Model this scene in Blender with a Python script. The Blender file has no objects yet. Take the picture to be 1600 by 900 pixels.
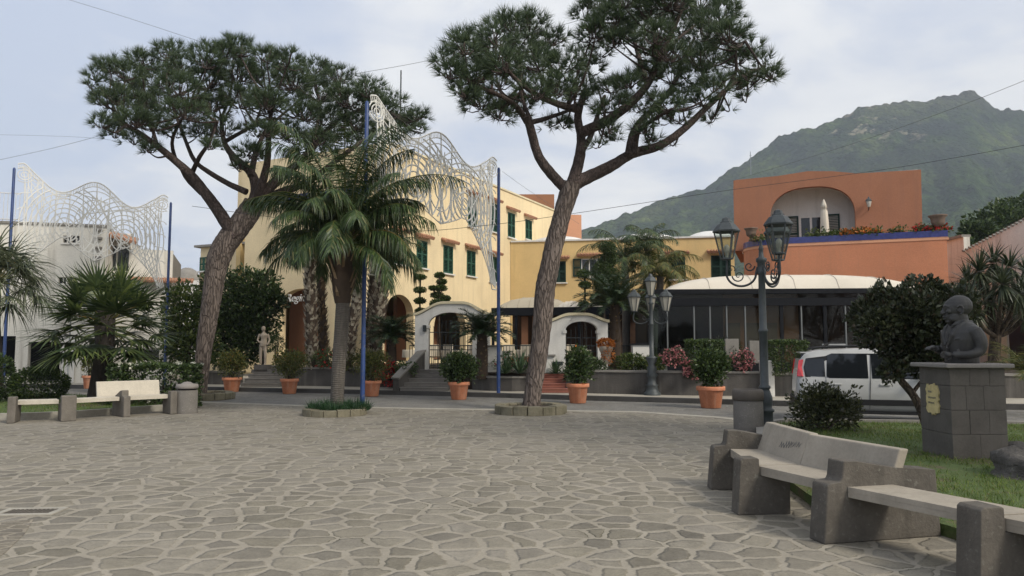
import bpy, bmesh, math, random
import numpy as np
from mathutils import Vector, Matrix
from mathutils.geometry import tessellate_polygon
R = math.radians
rng = np.random.default_rng(7)
random.seed(11)
scene = bpy.context.scene
COL = scene.collection

# ---------------------------------------------------------------- camera
FPX = 1150.0
PITCH = math.atan2(90.0, FPX)
EYE = 1.6
CP, SP = math.cos(PITCH), math.sin(PITCH)
def W(px, py, d):
    """world point seen at photo pixel (px, py) standing d metres ahead"""
    u, v = px - 800.0, 450.0 - py
    r = Vector((u, FPX*CP - v*SP, FPX*SP + v*CP))
    r *= d / r.y
    return Vector((r.x, d, EYE + r.z))
def G(px, py, z=0.0):
    """world point on the level z seen at photo pixel"""
    u, v = px - 800.0, 450.0 - py
    r = Vector((u, FPX*CP - v*SP, FPX*SP + v*CP))
    k = (z - EYE) / r.z
    return Vector((r.x*k, r.y*k, z))
def XX(px, d, z=1.6):
    return (px - 800.0)/FPX*(d*CP + (z-EYE)*SP)
def ZZ(py, d):
    return W(800, py, d).z

cam_d = bpy.data.cameras.new('camera'); cam = bpy.data.objects.new('camera', cam_d)
COL.objects.link(cam); scene.camera = cam
cam.location = (0, 0, EYE); cam.rotation_euler = (math.pi/2 + PITCH, 0, 0)
cam_d.sensor_width = 36; cam_d.lens = 36*FPX/1600; cam_d.clip_start = 0.1; cam_d.clip_end = 6000

# ---------------------------------------------------------------- object helpers
def root_loc(o):
    while o.parent: o = o.parent
    return Vector(o.location)
def tag(o, label=None, cat=None, group=None, kind=None):
    if label: o['label'] = label
    if cat: o['category'] = cat
    if group: o['group'] = group
    if kind: o['kind'] = kind
    return o
def thing(name, label, cat, loc=(0,0,0), group=None):
    o = bpy.data.objects.new(name, None); COL.objects.link(o)
    o.location = loc; o.empty_display_size = .2
    return tag(o, label, cat, group)
def setmats(me, mat):
    for m in (mat if isinstance(mat, (list, tuple)) else [mat]): me.materials.append(m)
def link_mesh(name, me, parent=None, loc=None):
    o = bpy.data.objects.new(name, me); COL.objects.link(o)
    if parent is not None: o.parent = parent
    elif loc is not None: o.location = loc
    return o
class MB:
    def __init__(s): s.v=[]; s.f=[]; s.m=[]; s.sm=[]
    def add(s, verts, faces, mi=0, smooth=False):
        b=len(s.v); s.v += [tuple(p) for p in verts]
        for f in faces:
            s.f.append([i+b for i in f]); s.m.append(mi); s.sm.append(smooth)
        return s
    def box(s, c, size, rz=0.0, mi=0, tilt=None):
        x,y,z=[k/2 for k in size]
        pts=[Vector((sx*x,sy*y,sz*z)) for sz in(-1,1) for sy in(-1,1) for sx in(-1,1)]
        M=Matrix.Rotation(rz,4,'Z')
        if tilt is not None: M = M @ tilt
        pts=[M@p+Vector(c) for p in pts]
        return s.add(pts,[(0,2,3,1),(4,5,7,6),(0,1,5,4),(2,6,7,3),(0,4,6,2),(1,3,7,5)],mi)
    def bar(s, a, b, w, h, mi=0):
        """box beam from a to b, width w (horizontal), height h"""
        a=Vector(a); b=Vector(b); d=(b-a).normalized()
        up=Vector((0,0,1))
        if abs(d.z)>.95: up=Vector((0,1,0))
        sd=d.cross(up).normalized(); u2=sd.cross(d)
        pts=[]
        for p in (a,b):
            for (i,j) in ((-1,-1),(1,-1),(1,1),(-1,1)): pts.append(p+sd*w/2*i+u2*h/2*j)
        return s.add(pts,[(3,2,1,0),(4,5,6,7),(0,1,5,4),(1,2,6,5),(2,3,7,6),(3,0,4,7)],mi)
    def prism(s, poly, z0, z1, mi=0):
        n=len(poly)
        a=sum(poly[i][0]*poly[(i+1)%n][1]-poly[(i+1)%n][0]*poly[i][1] for i in range(n))
        if a<0: poly=list(poly)[::-1]
        z0f=z0 if callable(z0) else (lambda p:z0); z1f=z1 if callable(z1) else (lambda p:z1)
        v=[(p[0],p[1],z0f(p)) for p in poly]+[(p[0],p[1],z1f(p)) for p in poly]
        tris=tessellate_polygon([[Vector((p[0],p[1],0)) for p in poly]])
        def up(t):
            q=[poly[i] for i in t]
            cr=(q[1][0]-q[0][0])*(q[2][1]-q[0][1])-(q[1][1]-q[0][1])*(q[2][0]-q[0][0])
            return t if cr>0 else t[::-1]
        tr=[up(tuple(t)) for t in tris]
        f=[tuple(i+n for i in t) for t in tr]+[t[::-1] for t in tr]
        f+=[(i,(i+1)%n,(i+1)%n+n,i+n) for i in range(n)]
        return s.add(v,f,mi)
    def tube(s, pts, rad, n=8, mi=0, cap=True, smooth=True, wob=0.0):
        pts=[Vector(p) for p in pts]; m=len(pts)
        if not hasattr(rad,'__len__'): rad=[rad]*m
        V=[];F=[]
        prev=None
        for i,p in enumerate(pts):
            d=(pts[min(i+1,m-1)]-pts[max(i-1,0)])
            if d.length<1e-9: d=Vector((0,0,1))
            d.normalize()
            if prev is None:
                a=Vector((1,0,0)) if abs(d.x)<.8 else Vector((0,1,0))
                sd=(a-d*a.dot(d)).normalized()
            else:
                sd=prev-d*prev.dot(d)
                if sd.length<1e-6: sd=Vector((1,0,0))
                sd.normalize()
            prev=sd; up=d.cross(sd)
            for k in range(n):
                t=2*math.pi*k/n
                r=rad[i]*(1+wob*math.sin(k*2.3+i*1.7)*math.sin(i*.9+k*.7)) if wob else rad[i]
                V.append(p+(sd*math.cos(t)+up*math.sin(t))*r)
        for i in range(m-1):
            for k in range(n):
                k2=(k+1)%n
                F.append((i*n+k,i*n+k2,(i+1)*n+k2,(i+1)*n+k))
        s.add(V,F,mi,smooth)
        if cap:
            s.add(V[:n],[tuple(range(n))[::-1]],mi); s.add(V[-n:],[tuple(range(n))],mi)
        return s
    def lathe(s, prof, n=24, c=(0,0,0), mi=0, smooth=True, rot=0.0, sx=1.0, sy=1.0):
        V=[];F=[];m=len(prof)
        for (r,z) in prof:
            for k in range(n):
                t=2*math.pi*k/n+rot; V.append((c[0]+r*math.cos(t)*sx,c[1]+r*math.sin(t)*sy,c[2]+z))
        for i in range(m-1):
            for k in range(n):
                k2=(k+1)%n; F.append((i*n+k,i*n+k2,(i+1)*n+k2,(i+1)*n+k))
        s.add(V,F,mi,smooth)
        if prof[0][0]>1e-4: s.add(V[:n],[tuple(range(n))[::-1]],mi)
        if prof[-1][0]>1e-4: s.add(V[-n:],[tuple(range(n))],mi)
        return s
    def ball(s, c, r, n=12, mi=0, sc=(1,1,1), M=None):
        V=[];F=[];h=n//2
        for i in range(h+1):
            a=math.pi*i/h-math.pi/2
            for k in range(n):
                t=2*math.pi*k/n
                p=Vector((math.cos(a)*math.cos(t)*r*sc[0],math.cos(a)*math.sin(t)*r*sc[1],math.sin(a)*r*sc[2]))
                if M is not None: p=M@p
                V.append(p+Vector(c))
        for i in range(h):
            for k in range(n):
                k2=(k+1)%n; F.append((i*n+k,i*n+k2,(i+1)*n+k2,(i+1)*n+k))
        return s.add(V,F,mi,True)
    def plate(s, O, U, N, outer, holes=(), th=.3, mi=0, mi_edge=None):
        """vertical (or any) slab: 2-D outline (s,z) at origin O along U with up Z, thickness th away from N (N faces viewer); with holes"""
        O=Vector(O);U=Vector(U).normalized();N=Vector(N).normalized();Z=Vector((0,0,1))
        loops=[list(outer)]+[list(h) for h in holes]
        flat=[p for l in loops for p in l]
        tris=tessellate_polygon([[Vector((p[0],p[1],0)) for p in l] for l in loops])
        n=len(flat)
        fr=[O+U*p[0]+Z*p[1] for p in flat]; bk=[p-N*th for p in fr]
        def ori(t):
            a,b,c=[fr[i] for i in t]
            return tuple(t) if (b-a).cross(c-a).dot(N)>0 else tuple(t)[::-1]
        tr=[ori(t) for t in tris]
        s.add(fr+bk,tr+[tuple(i+n for i in t)[::-1] for t in tr],mi)
        k=0
        for li,l in enumerate(loops):
            m=len(l); ar=sum(l[i][0]*l[(i+1)%m][1]-l[(i+1)%m][0]*l[i][1] for i in range(m))
            fs=[]
            for i in range(m):
                j=(i+1)%m; q=(k+i,k+j,k+j+n,k+i+n)
                fs.append(q)
            s.add(fr+bk,fs,mi if mi_edge is None else mi_edge)
            k+=m
        return s
    def mesh(s, name, mats, off=Vector((0,0,0)), fix=False):
        me=bpy.data.meshes.new(name)
        off=Vector(off)
        me.from_pydata([(a-off.x,b-off.y,c-off.z) for a,b,c in s.v],[],s.f)
        me.polygons.foreach_set('material_index',s.m); me.polygons.foreach_set('use_smooth',s.sm)
        setmats(me,mats)
        if fix:
            bm=bmesh.new(); bm.from_mesh(me); bmesh.ops.remove_doubles(bm,verts=bm.verts,dist=1e-4)
            bmesh.ops.recalc_face_normals(bm,faces=bm.faces); bm.to_mesh(me); bm.free()
        me.update()
        return me
    def part(s, name, mats, parent, label=None, fix=False):
        o=link_mesh(name, s.mesh(name,mats,root_loc(parent),fix), parent)
        if label: o['label']=label
        return o
    def solo(s, name, mats, loc, label, cat, group=None, fix=False):
        o=link_mesh(name, s.mesh(name,mats,loc,fix), None, loc)
        return tag(o,label,cat,group)
    def struct(s, name, mats, kind='structure', fix=False):
        o=link_mesh(name, s.mesh(name,mats,(0,0,0),fix)); o['kind']=kind
        return o
def bevel(o, w=.01, seg=2, ang=40):
    m=o.modifiers.new('bevel','BEVEL'); m.width=w; m.segments=seg; m.limit_method='ANGLE'; m.angle_limit=R(ang)
    return o
def copy_tree(o, parent=None):
    c=o.copy(); COL.objects.link(c)
    if parent is not None: c.parent=parent
    for ch in list(o.children): copy_tree(ch, c)
    return c
def np_mesh(name, V, k, mats, off=(0,0,0), mi=None, smooth=False):
    """V: (n*k,3) array, every k verts make one face"""
    V=np.asarray(V,dtype=np.float32).reshape(-1,3)-np.array(off,dtype=np.float32)
    nv=len(V); nf=nv//k
    me=bpy.data.meshes.new(name); me.vertices.add(nv); me.vertices.foreach_set('co',V.ravel())
    me.loops.add(nv); me.loops.foreach_set('vertex_index',np.arange(nv,dtype=np.int32))
    me.polygons.add(nf); me.polygons.foreach_set('loop_start',np.arange(0,nv,k,dtype=np.int32))
    try: me.polygons.foreach_set('loop_total',np.full(nf,k,dtype=np.int32))
    except Exception: pass
    if mi is not None: me.polygons.foreach_set('material_index',np.asarray(mi,dtype=np.int32))
    if smooth: me.polygons.foreach_set('use_smooth',np.ones(nf,dtype=bool))
    setmats(me,mats); me.update(calc_edges=True)
    return me

# ---------------------------------------------------------------- materials
def new_mat(name):
    m=bpy.data.materials.new(name); m.use_nodes=True
    nt=m.node_tree; b=nt.nodes['Principled BSDF']
    return m,nt,b
def nd(nt,t,**kw):
    n=nt.nodes.new(t)
    for k,v in kw.items(): setattr(n,k,v)
    return n
def ramp(nt,fac,stops,interp='LINEAR'):
    r=nd(nt,'ShaderNodeValToRGB'); r.color_ramp.interpolation=interp
    e=r.color_ramp.elements
    while len(e)<len(stops): e.new(.5)
    for i,(p,c) in enumerate(stops):
        e[i].position=p; e[i].color=(*c,1) if len(c)==3 else c
    nt.links.new(fac,r.inputs[0]); return r.outputs[0]
def noise(nt,vec,scale,detail=4,rough=.55,dist=0.0):
    n=nd(nt,'ShaderNodeTexNoise'); n.inputs['Scale'].default_value=scale; n.inputs['Detail'].default_value=detail
    n.inputs['Roughness'].default_value=rough; n.inputs['Distortion'].default_value=dist
    if vec is not None: nt.links.new(vec,n.inputs['Vector'])
    return n.outputs['Fac']
def coords(nt,kind='Object',scale=(1,1,1)):
    t=nd(nt,'ShaderNodeTexCoord'); mp=nd(nt,'ShaderNodeMapping'); mp.inputs['Scale'].default_value=scale
    nt.links.new(t.outputs[kind],mp.inputs['Vector']); return mp.outputs[0]
def mix(nt,a,b,fac,mode='MIX'):
    m=nd(nt,'ShaderNodeMix',data_type='RGBA',blend_type=mode)
    for s,i in ((fac,0),(a,6),(b,7)):
        if isinstance(s,(int,float)): m.inputs[i].default_value=s
        elif isinstance(s,tuple): m.inputs[i].default_value=(*s,1) if len(s)==3 else s
        else: nt.links.new(s,m.inputs[i])
    return m.outputs[2]
def math_n(nt,op,a,b=0.0,clamp=False):
    m=nd(nt,'ShaderNodeMath',operation=op,use_clamp=clamp)
    for s,i in ((a,0),(b,1)):
        if isinstance(s,(int,float)): m.inputs[i].default_value=s
        else: nt.links.new(s,m.inputs[i])
    return m.outputs[0]
def bump(nt,b,h,strength=.3,dist=.02):
    n=nd(nt,'ShaderNodeBump'); n.inputs['Strength'].default_value=strength; n.inputs['Distance'].default_value=dist
    nt.links.new(h,n.inputs['Height']); nt.links.new(n.outputs[0],b.inputs['Normal'])
def sc(c,k): return tuple(min(1,x*k) for x in c)
def rough_mat(name,c,var=.18,scale=2.0,fine=30.0,rough=.85,bmp=.25,bd=.01,spots=None,spot_scale=9,streak=None,streak_amt=.5,metal=0.0,spec=.3):
    """plaster / stone / concrete: big blotches, fine grain, optional light spots and vertical streak stains"""
    m,nt,b=new_mat(name); v=coords(nt)
    n1=noise(nt,v,scale,5,.6); n2=noise(nt,v,fine,3,.6)
    col=ramp(nt,n1,[(.28,sc(c,1-var)),(.55,c),(.78,sc(c,1+var*.6))])
    col=mix(nt,col,ramp(nt,n2,[(.3,(.72,.72,.72)),(.7,(1,1,1))]),.5,'MULTIPLY')
    if streak:
        vs=coords(nt,'Object',(2.2,2.2,.16)); s1=noise(nt,vs,1.6,5,.65)
        f=ramp(nt,s1,[(.52,(0,0,0)),(.72,(1,1,1))])
        col=mix(nt,col,streak,math_n(nt,'MULTIPLY',f,streak_amt))
    if spots:
        s2=noise(nt,v,spot_scale,3,.5); f=ramp(nt,s2,[(.62,(0,0,0)),(.68,(1,1,1))])
        col=mix(nt,col,spots,math_n(nt,'MULTIPLY',f,.7))
    nt.links.new(col,b.inputs['Base Color'])
    b.inputs['Roughness'].default_value=rough; b.inputs['Metallic'].default_value=metal; b.inputs['Specular IOR Level'].default_value=spec
    h=math_n(nt,'ADD',math_n(nt,'MULTIPLY',n1,.6),n2)
    bump(nt,b,h,bmp,bd)
    return m
def leaf_mat(name,c1,c2,rough=.5,trans=.25,extra=None,spec=.35,extra_at=.9):
    m,nt,b=new_mat(name)
    g=nd(nt,'ShaderNodeNewGeometry'); o=nd(nt,'ShaderNodeTexCoord')
    stops=[(0,sc(c1,.75)),(.35,c1),(.8,c2)]
    if extra: stops=[(0,sc(c1,.75)),(.35,c1),(extra_at-.02,c2),(extra_at,extra)]
    col=ramp(nt,g.outputs['Random Per Island'],stops)
    n=noise(nt,o.outputs['Object'],1.6,3,.6)
    col=mix(nt,col,ramp(nt,n,[(.3,(.7,.74,.7)),(.7,(1.15,1.1,1.0))]),.8,'MULTIPLY')
    nt.links.new(col,b.inputs['Base Color']); b.inputs['Roughness'].default_value=rough; b.inputs['Specular IOR Level'].default_value=spec
    if trans>0:
        t=nd(nt,'ShaderNodeBsdfTranslucent'); nt.links.new(col,t.inputs['Color'])
        mx=nd(nt,'ShaderNodeMixShader'); mx.inputs[0].default_value=trans
        nt.links.new(b.outputs[0],mx.inputs[1]); nt.links.new(t.outputs[0],mx.inputs[2])
        nt.links.new(mx.outputs[0],nt.nodes['Material Output'].inputs['Surface'])
    return m
def glass_mat(name,tint=(.02,.025,.025),alpha=.35,rough=.04):
    m,nt,b=new_mat(name)
    tr=nd(nt,'ShaderNodeBsdfTransparent'); tr.inputs[0].default_value=(.85,.9,.88,1)
    b.inputs['Base Color'].default_value=(*tint,1); b.inputs['Roughness'].default_value=rough; b.inputs['Specular IOR Level'].default_value=.6
    mx=nd(nt,'ShaderNodeMixShader'); mx.inputs[0].default_value=alpha
    nt.links.new(tr.outputs[0],mx.inputs[1]); nt.links.new(b.outputs[0],mx.inputs[2])
    nt.links.new(mx.outputs[0],nt.nodes['Material Output'].inputs['Surface'])
    return m
M={}
M['yellow']=rough_mat('yellow_plaster',(.82,.67,.415),.12,.45,22,.9,.15,.008,streak=(.50,.40,.25),streak_amt=.38)
M['yellow_wing']=rough_mat('shaded_yellow_plaster',(.70,.505,.235),.14,.5,26,.9,.12,.006,streak=(.42,.32,.16),streak_amt=.4)  # darker copy of the yellow, the wing's shade put into its colour
M['orange']=rough_mat('orange_plaster',(.585,.242,.130),.16,.42,20,.9,.16,.008,streak=(.40,.20,.12),streak_amt=.4)
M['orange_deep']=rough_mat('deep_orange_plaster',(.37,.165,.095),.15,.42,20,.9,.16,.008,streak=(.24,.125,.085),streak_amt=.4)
M['orange_light']=rough_mat('orange_trim',(.68,.35,.21),.08,.6,24,.9,.1,.006)
M['white']=rough_mat('white_plaster',(.72,.70,.65),.10,.8,26,.9,.12,.006,streak=(.42,.40,.36),streak_amt=.35)
M['white_old']=rough_mat('weathered_white_plaster',(.74,.71,.63),.16,.45,22,.92,.18,.008,streak=(.30,.27,.22),streak_amt=.6)
M['cream']=rough_mat('cream_trim',(.70,.62,.42),.10,1.2,26,.9,.1,.005)
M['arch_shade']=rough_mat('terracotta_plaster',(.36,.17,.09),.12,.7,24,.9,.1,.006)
M['shutter']=rough_mat('green_shutter_paint',(.022,.085,.055),.15,3,40,.55,.1,.003)
M['shutter_dark']=rough_mat('dark_green_paint',(.012,.04,.03),.15,3,40,.6,.1,.003)
M['tile']=rough_mat('roof_tile',(.40,.21,.13),.3,4,24,.9,.3,.01)
M['bluetile']=rough_mat('blue_glazed_tile',(.035,.045,.20),.35,7,30,.25,.1,.002,spec=.6)
M['dome']=rough_mat('white_dome_render',(.70,.69,.66),.12,.7,20,.9,.1,.006,streak=(.4,.39,.36),streak_amt=.3)
M['fabric']=rough_mat('cream_awning_fabric',(.66,.60,.50),.12,.8,60,.9,.05,.003)
M['fabric_grey']=rough_mat('taupe_awning_fabric',(.50,.45,.35),.08,.8,60,.9,.05,.003)
M['darkmetal']=rough_mat('charcoal_painted_metal',(.011,.012,.015),.25,5,60,.55,.06,.002,spec=.15)
M['iron']=rough_mat('dark_wrought_iron',(.030,.036,.038),.3,8,60,.5,.15,.003,spec=.45)
M['greyiron']=rough_mat('grey_cast_iron',(.062,.072,.075),.3,8,50,.5,.15,.003,spec=.4)
M['bluepost']=rough_mat('blue_enamel_paint',(.024,.058,.185),.3,3,40,.45,.1,.002,spec=.45,spots=(.10,.10,.12),spot_scale=14)
M['lights']=rough_mat('white_rope_light_tubing',(.80,.79,.74),.12,3,30,.6,.05,.002)
M['terracotta']=rough_mat('terracotta_clay',(.60,.235,.125),.24,4,30,.88,.2,.004,streak=(.58,.40,.29),streak_amt=.65)
M['soil']=rough_mat('dark_soil',(.05,.036,.026),.3,8,30,.95,.6,.02)
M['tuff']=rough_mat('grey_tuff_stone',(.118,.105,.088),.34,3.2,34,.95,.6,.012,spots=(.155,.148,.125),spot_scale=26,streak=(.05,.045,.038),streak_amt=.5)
M['blind']=rough_mat('brown_woven_blind',(.20,.135,.085),.2,3,60,.9,.2,.004)
M['urn']=rough_mat('brown_aged_urn_stone',(.20,.145,.11),.25,6,30,.9,.35,.008)
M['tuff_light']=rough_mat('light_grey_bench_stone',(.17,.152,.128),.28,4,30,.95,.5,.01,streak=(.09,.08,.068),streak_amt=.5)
M['ringstone']=rough_mat('mossy_ring_stone',(.20,.18,.125),.34,4,26,.95,.7,.02,streak=(.08,.08,.045),streak_amt=.6)
M['tuffwall']=rough_mat('dark_tuff_wall',(.098,.090,.082),.35,1.6,24,.95,.5,.012,streak=(.20,.19,.17),streak_amt=.4)
M['coping']=rough_mat('grey_stone_coping',(.25,.235,.21),.2,2.5,30,.9,.25,.006)
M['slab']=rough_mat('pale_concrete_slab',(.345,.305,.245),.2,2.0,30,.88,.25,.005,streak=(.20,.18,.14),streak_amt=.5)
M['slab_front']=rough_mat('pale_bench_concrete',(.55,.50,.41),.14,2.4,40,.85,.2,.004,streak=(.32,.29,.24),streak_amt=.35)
M['bin']=rough_mat('grey_aggregate_concrete',(.150,.138,.122),.15,5,60,.9,.4,.005,spots=(.23,.22,.20),spot_scale=40)
M['bin_rim']=rough_mat('brownish_concrete_rim',(.125,.108,.092),.2,5,60,.9,.35,.005)
M['bin_lid']=rough_mat('dome_concrete_lid',(.24,.22,.20),.15,5,60,.9,.35,.005)
M['steps']=rough_mat('grey_stone_steps',(.22,.205,.185),.2,3,30,.9,.3,.006)
M['redsteps']=rough_mat('red_clay_steps',(.31,.125,.09),.2,3,30,.85,.25,.005)
M['statue']=rough_mat('aged_pale_stone',(.42,.35,.27),.3,6,30,.9,.4,.01,streak=(.16,.14,.11),streak_amt=.5)
M['bronze']=rough_mat('dark_grey_bust_bronze',(.047,.045,.042),.3,6,45,.55,.25,.006,spec=.4,streak=(.10,.10,.095),streak_amt=.4)
M['black']=rough_mat('black_interior',(.008,.008,.009),.2,3,20,.8,0.05,.002)
M['carpaint'],_nt,_b=new_mat('white_car_paint')
_b.inputs['Base Color'].default_value=(.40,.40,.385,1); _b.inputs['Roughness'].default_value=.35; _b.inputs['Coat Weight'].default_value=.6; _b.inputs['Coat Roughness'].default_value=.08
_n=noise(_nt,coords(_nt),3,4); _nt.links.new(ramp(_nt,_n,[(.3,(.36,.36,.345)),(.7,(.42,.42,.405))]),_b.inputs['Base Color'])
M['carglass'],_nt,_b=new_mat('dark_car_glass'); _b.inputs['Base Color'].default_value=(.012,.014,.016,1); _b.inputs['Roughness'].default_value=.05
M['blackplastic']=rough_mat('black_plastic',(.014,.014,.015),.2,6,60,.55,.08,.002)
M['redlamp'],_nt,_b=new_mat('red_lamp_plastic'); _b.inputs['Base Color'].default_value=(.55,.012,.016,1); _b.inputs['Roughness'].default_value=.12; _b.inputs['Coat Weight'].default_value=1
M['rubber']=rough_mat('tyre_rubber',(.018,.018,.018),.2,6,60,.85,.2,.003)
M['alloy']=rough_mat('silver_wheel_metal',(.42,.42,.43),.1,6,60,.35,.05,.002,metal=.7)
M['lampglass']=glass_mat('lantern_glass',(.10,.10,.09),.18,.12)
M['lampglass_milky']=glass_mat('frosted_lantern_glass',(.50,.47,.40),.72,.3)
M['pavglass']=glass_mat('dark_window_glass',(.006,.007,.007),.24,.03)
M['windowglass']=glass_mat('window_pane_glass',(.02,.025,.03),.85,.05)
M['plaque']=rough_mat('yellow_glazed_ceramic',(.62,.51,.25),.25,14,40,.35,.1,.002,spec=.5)
M['ink']=rough_mat('dark_ink',(.09,.095,.10),.1,6,60,.6,.02,.001)
M['paper']=rough_mat('notice_paper',(.62,.60,.50),.2,10,50,.8,.02,.001,spots=(.35,.33,.25),spot_scale=30)
M['wood']=rough_mat('dark_brown_wood',(.085,.045,.026),.3,4,40,.7,.2,.004)
M['curtain']=rough_mat('pale_green_curtain',(.40,.43,.33),.15,4,40,.9,.1,.004)
M['cloth']=rough_mat('cream_table_cloth',(.62,.55,.43),.1,4,40,.9,.1,.004)
M['cable']=rough_mat('grey_cable_sheath',(.16,.17,.18),.1,4,30,.7,.02,.001)
M['cable_dark']=rough_mat('dark_cable_sheath',(.03,.033,.036),.1,4,30,.7,.02,.001)
M['rock']=rough_mat('volcanic_rock',(.10,.092,.082),.4,3.5,18,.95,.9,.04,spots=(.2,.19,.16),spot_scale=12)
M['steel']=rough_mat('dull_grey_steel',(.20,.21,.21),.15,6,50,.5,.05,.002,metal=.3)
# vegetation
M['pine']=leaf_mat('pine_needles',(.046,.076,.042),(.105,.145,.068),.5,.2)
M['palm']=leaf_mat('palm_leaflets',(.034,.064,.022),(.086,.126,.040),.42,.2,extra=(.17,.16,.07),extra_at=.95)
M['palm_grey']=leaf_mat('grey_green_palm_leaflets',(.062,.080,.048),(.155,.175,.105),.5,.2)
M['fan']=leaf_mat('fan_palm_leaves',(.044,.074,.028),(.115,.150,.052),.4,.22,extra=(.16,.20,.06),extra_at=.93)
M['cycad']=leaf_mat('cycad_leaflets',(.022,.046,.020),(.050,.082,.032),.35,.12)
M['leaf']=leaf_mat('dark_green_leaves',(.036,.064,.022),(.088,.128,.042),.4,.2)
M['leaf_bright']=leaf_mat('bright_green_leaves',(.045,.078,.018),(.115,.145,.035),.45,.25)
M['leaf_olive']=leaf_mat('olive_green_leaves',(.072,.090,.024),(.165,.170,.045),.5,.25,extra=(.20,.14,.04),extra_at=.92)
M['leaf_olive2']=leaf_mat('dull_olive_leaves',(.034,.042,.016),(.085,.088,.034),.45,.2)
M['leaf_dark']=leaf_mat('purplish_dark_leaves',(.034,.044,.022),(.080,.088,.046),.36,.15,extra=(.075,.056,.036),extra_at=.94)
M['hedge']=leaf_mat('hedge_leaves',(.036,.066,.018),(.088,.130,.034),.42,.2,extra=(.11,.15,.035),extra_at=.9)
M['agave']=leaf_mat('succulent_leaves',(.060,.110,.055),(.120,.180,.090),.45,.15)
M['petal_pink']=leaf_mat('pink_petals',(.48,.17,.20),(.70,.34,.35),.6,.3)
M['petal_red']=leaf_mat('red_petals',(.42,.018,.022),(.62,.05,.045),.6,.3)
M['petal_orange']=leaf_mat('orange_petals',(.50,.15,.03),(.68,.26,.06),.6,.3)
M['petal_white']=leaf_mat('white_petals',(.62,.62,.52),(.80,.80,.74),.6,.3)
M['grass']=leaf_mat('grass_blades',(.085,.140,.022),(.175,.235,.045),.6,.3,extra=(.19,.17,.07),extra_at=.9)
M['grass_tuft']=leaf_mat('dark_grass_blades',(.016,.052,.020),(.042,.098,.036),.5,.25)
M['dry']=leaf_mat('dry_palm_fibre',(.16,.11,.065),(.30,.22,.14),.8,.1)
def bark_mat(name,c,crack,zs=.35,scale=9,bmp=.9,bd=.03):
    m,nt,b=new_mat(name); v=coords(nt,'Object',(1,1,zs))
    nz=nd(nt,'ShaderNodeTexNoise'); nz.inputs['Scale'].default_value=4; nt.links.new(v,nz.inputs['Vector'])
    nz.inputs['Detail'].default_value=5; vv=mix(nt,v,nz.outputs['Color'],.26)
    vo=nd(nt,'ShaderNodeTexVoronoi',feature='DISTANCE_TO_EDGE'); vo.inputs['Scale'].default_value=scale; nt.links.new(vv,vo.inputs['Vector'])
    vc=nd(nt,'ShaderNodeTexVoronoi'); vc.inputs['Scale'].default_value=scale; nt.links.new(vv,vc.inputs['Vector'])
    n2=noise(nt,v,30,4,.65)
    e=ramp(nt,vo.outputs['Distance'],[(0,(0,0,0)),(.16,(1,1,1))])
    plate=ramp(nt,noise(nt,v,7,5,.65),[(.3,sc(c,.62)),(.5,c),(.7,sc(c,1.35))])
    col=mix(nt,crack,plate,e); col=mix(nt,col,ramp(nt,n2,[(.3,(.6,.6,.6)),(.7,(1.1,1.1,1.1))]),.7,'MULTIPLY')
    nt.links.new(col,b.inputs['Base Color']); b.inputs['Roughness'].default_value=.92; b.inputs['Specular IOR Level'].default_value=.2
    bump(nt,b,math_n(nt,'ADD',e,math_n(nt,'MULTIPLY',n2,.5)),bmp,bd)
    return m
M['pinebark']=bark_mat('pine_bark',(.195,.158,.135),(.085,.068,.058),.20,17)
M['pinelimb']=bark_mat('pine_limb_bark',(.100,.076,.067),(.05,.04,.035),.4,18,.7,.02)
M['bark']=bark_mat('brown_bark',(.11,.085,.062),(.04,.03,.024),.4,14,.7,.015)
def ring_mat(name,c,c2,freq=22):
    m,nt,b=new_mat(name); v=coords(nt,'Object',(1,1,1))
    w=nd(nt,'ShaderNodeTexWave',wave_type='BANDS',bands_direction='Z'); w.inputs['Scale'].default_value=freq/6.28*2; w.inputs['Distortion'].default_value=7; w.inputs['Detail'].default_value=3
    nt.links.new(v,w.inputs['Vector']); n2=noise(nt,coords(nt,'Object',(9,9,1.5)),2.2,4,.6)
    col=mix(nt,ramp(nt,w.outputs['Fac'],[(.1,sc(c,.72)),(.5,c)]),ramp(nt,n2,[(.3,(.5,.5,.5)),(.7,(1.15,1.15,1.15))]),.8,'MULTIPLY')
    nt.links.new(col,b.inputs['Base Color']); b.inputs['Roughness'].default_value=.9
    bump(nt,b,math_n(nt,'ADD',w.outputs['Fac'],n2),.6,.015); return m
M['palmring']=ring_mat('ringed_palm_trunk',(.12,.105,.088),(.055,.048,.040))
M['fanbark']=ring_mat('dark_fibrous_palm_trunk',(.040,.031,.024),(.015,.012,.010),40)
M['palmcore']=rough_mat('brown_palm_trunk',(.062,.044,.031),.3,6,40,.95,.5,.01)
M['palmboot']=leaf_mat('pale_cut_palm_boots',(.36,.31,.25),(.66,.60,.51),.85,0,extra=(.16,.12,.09),extra_at=.85)
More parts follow.
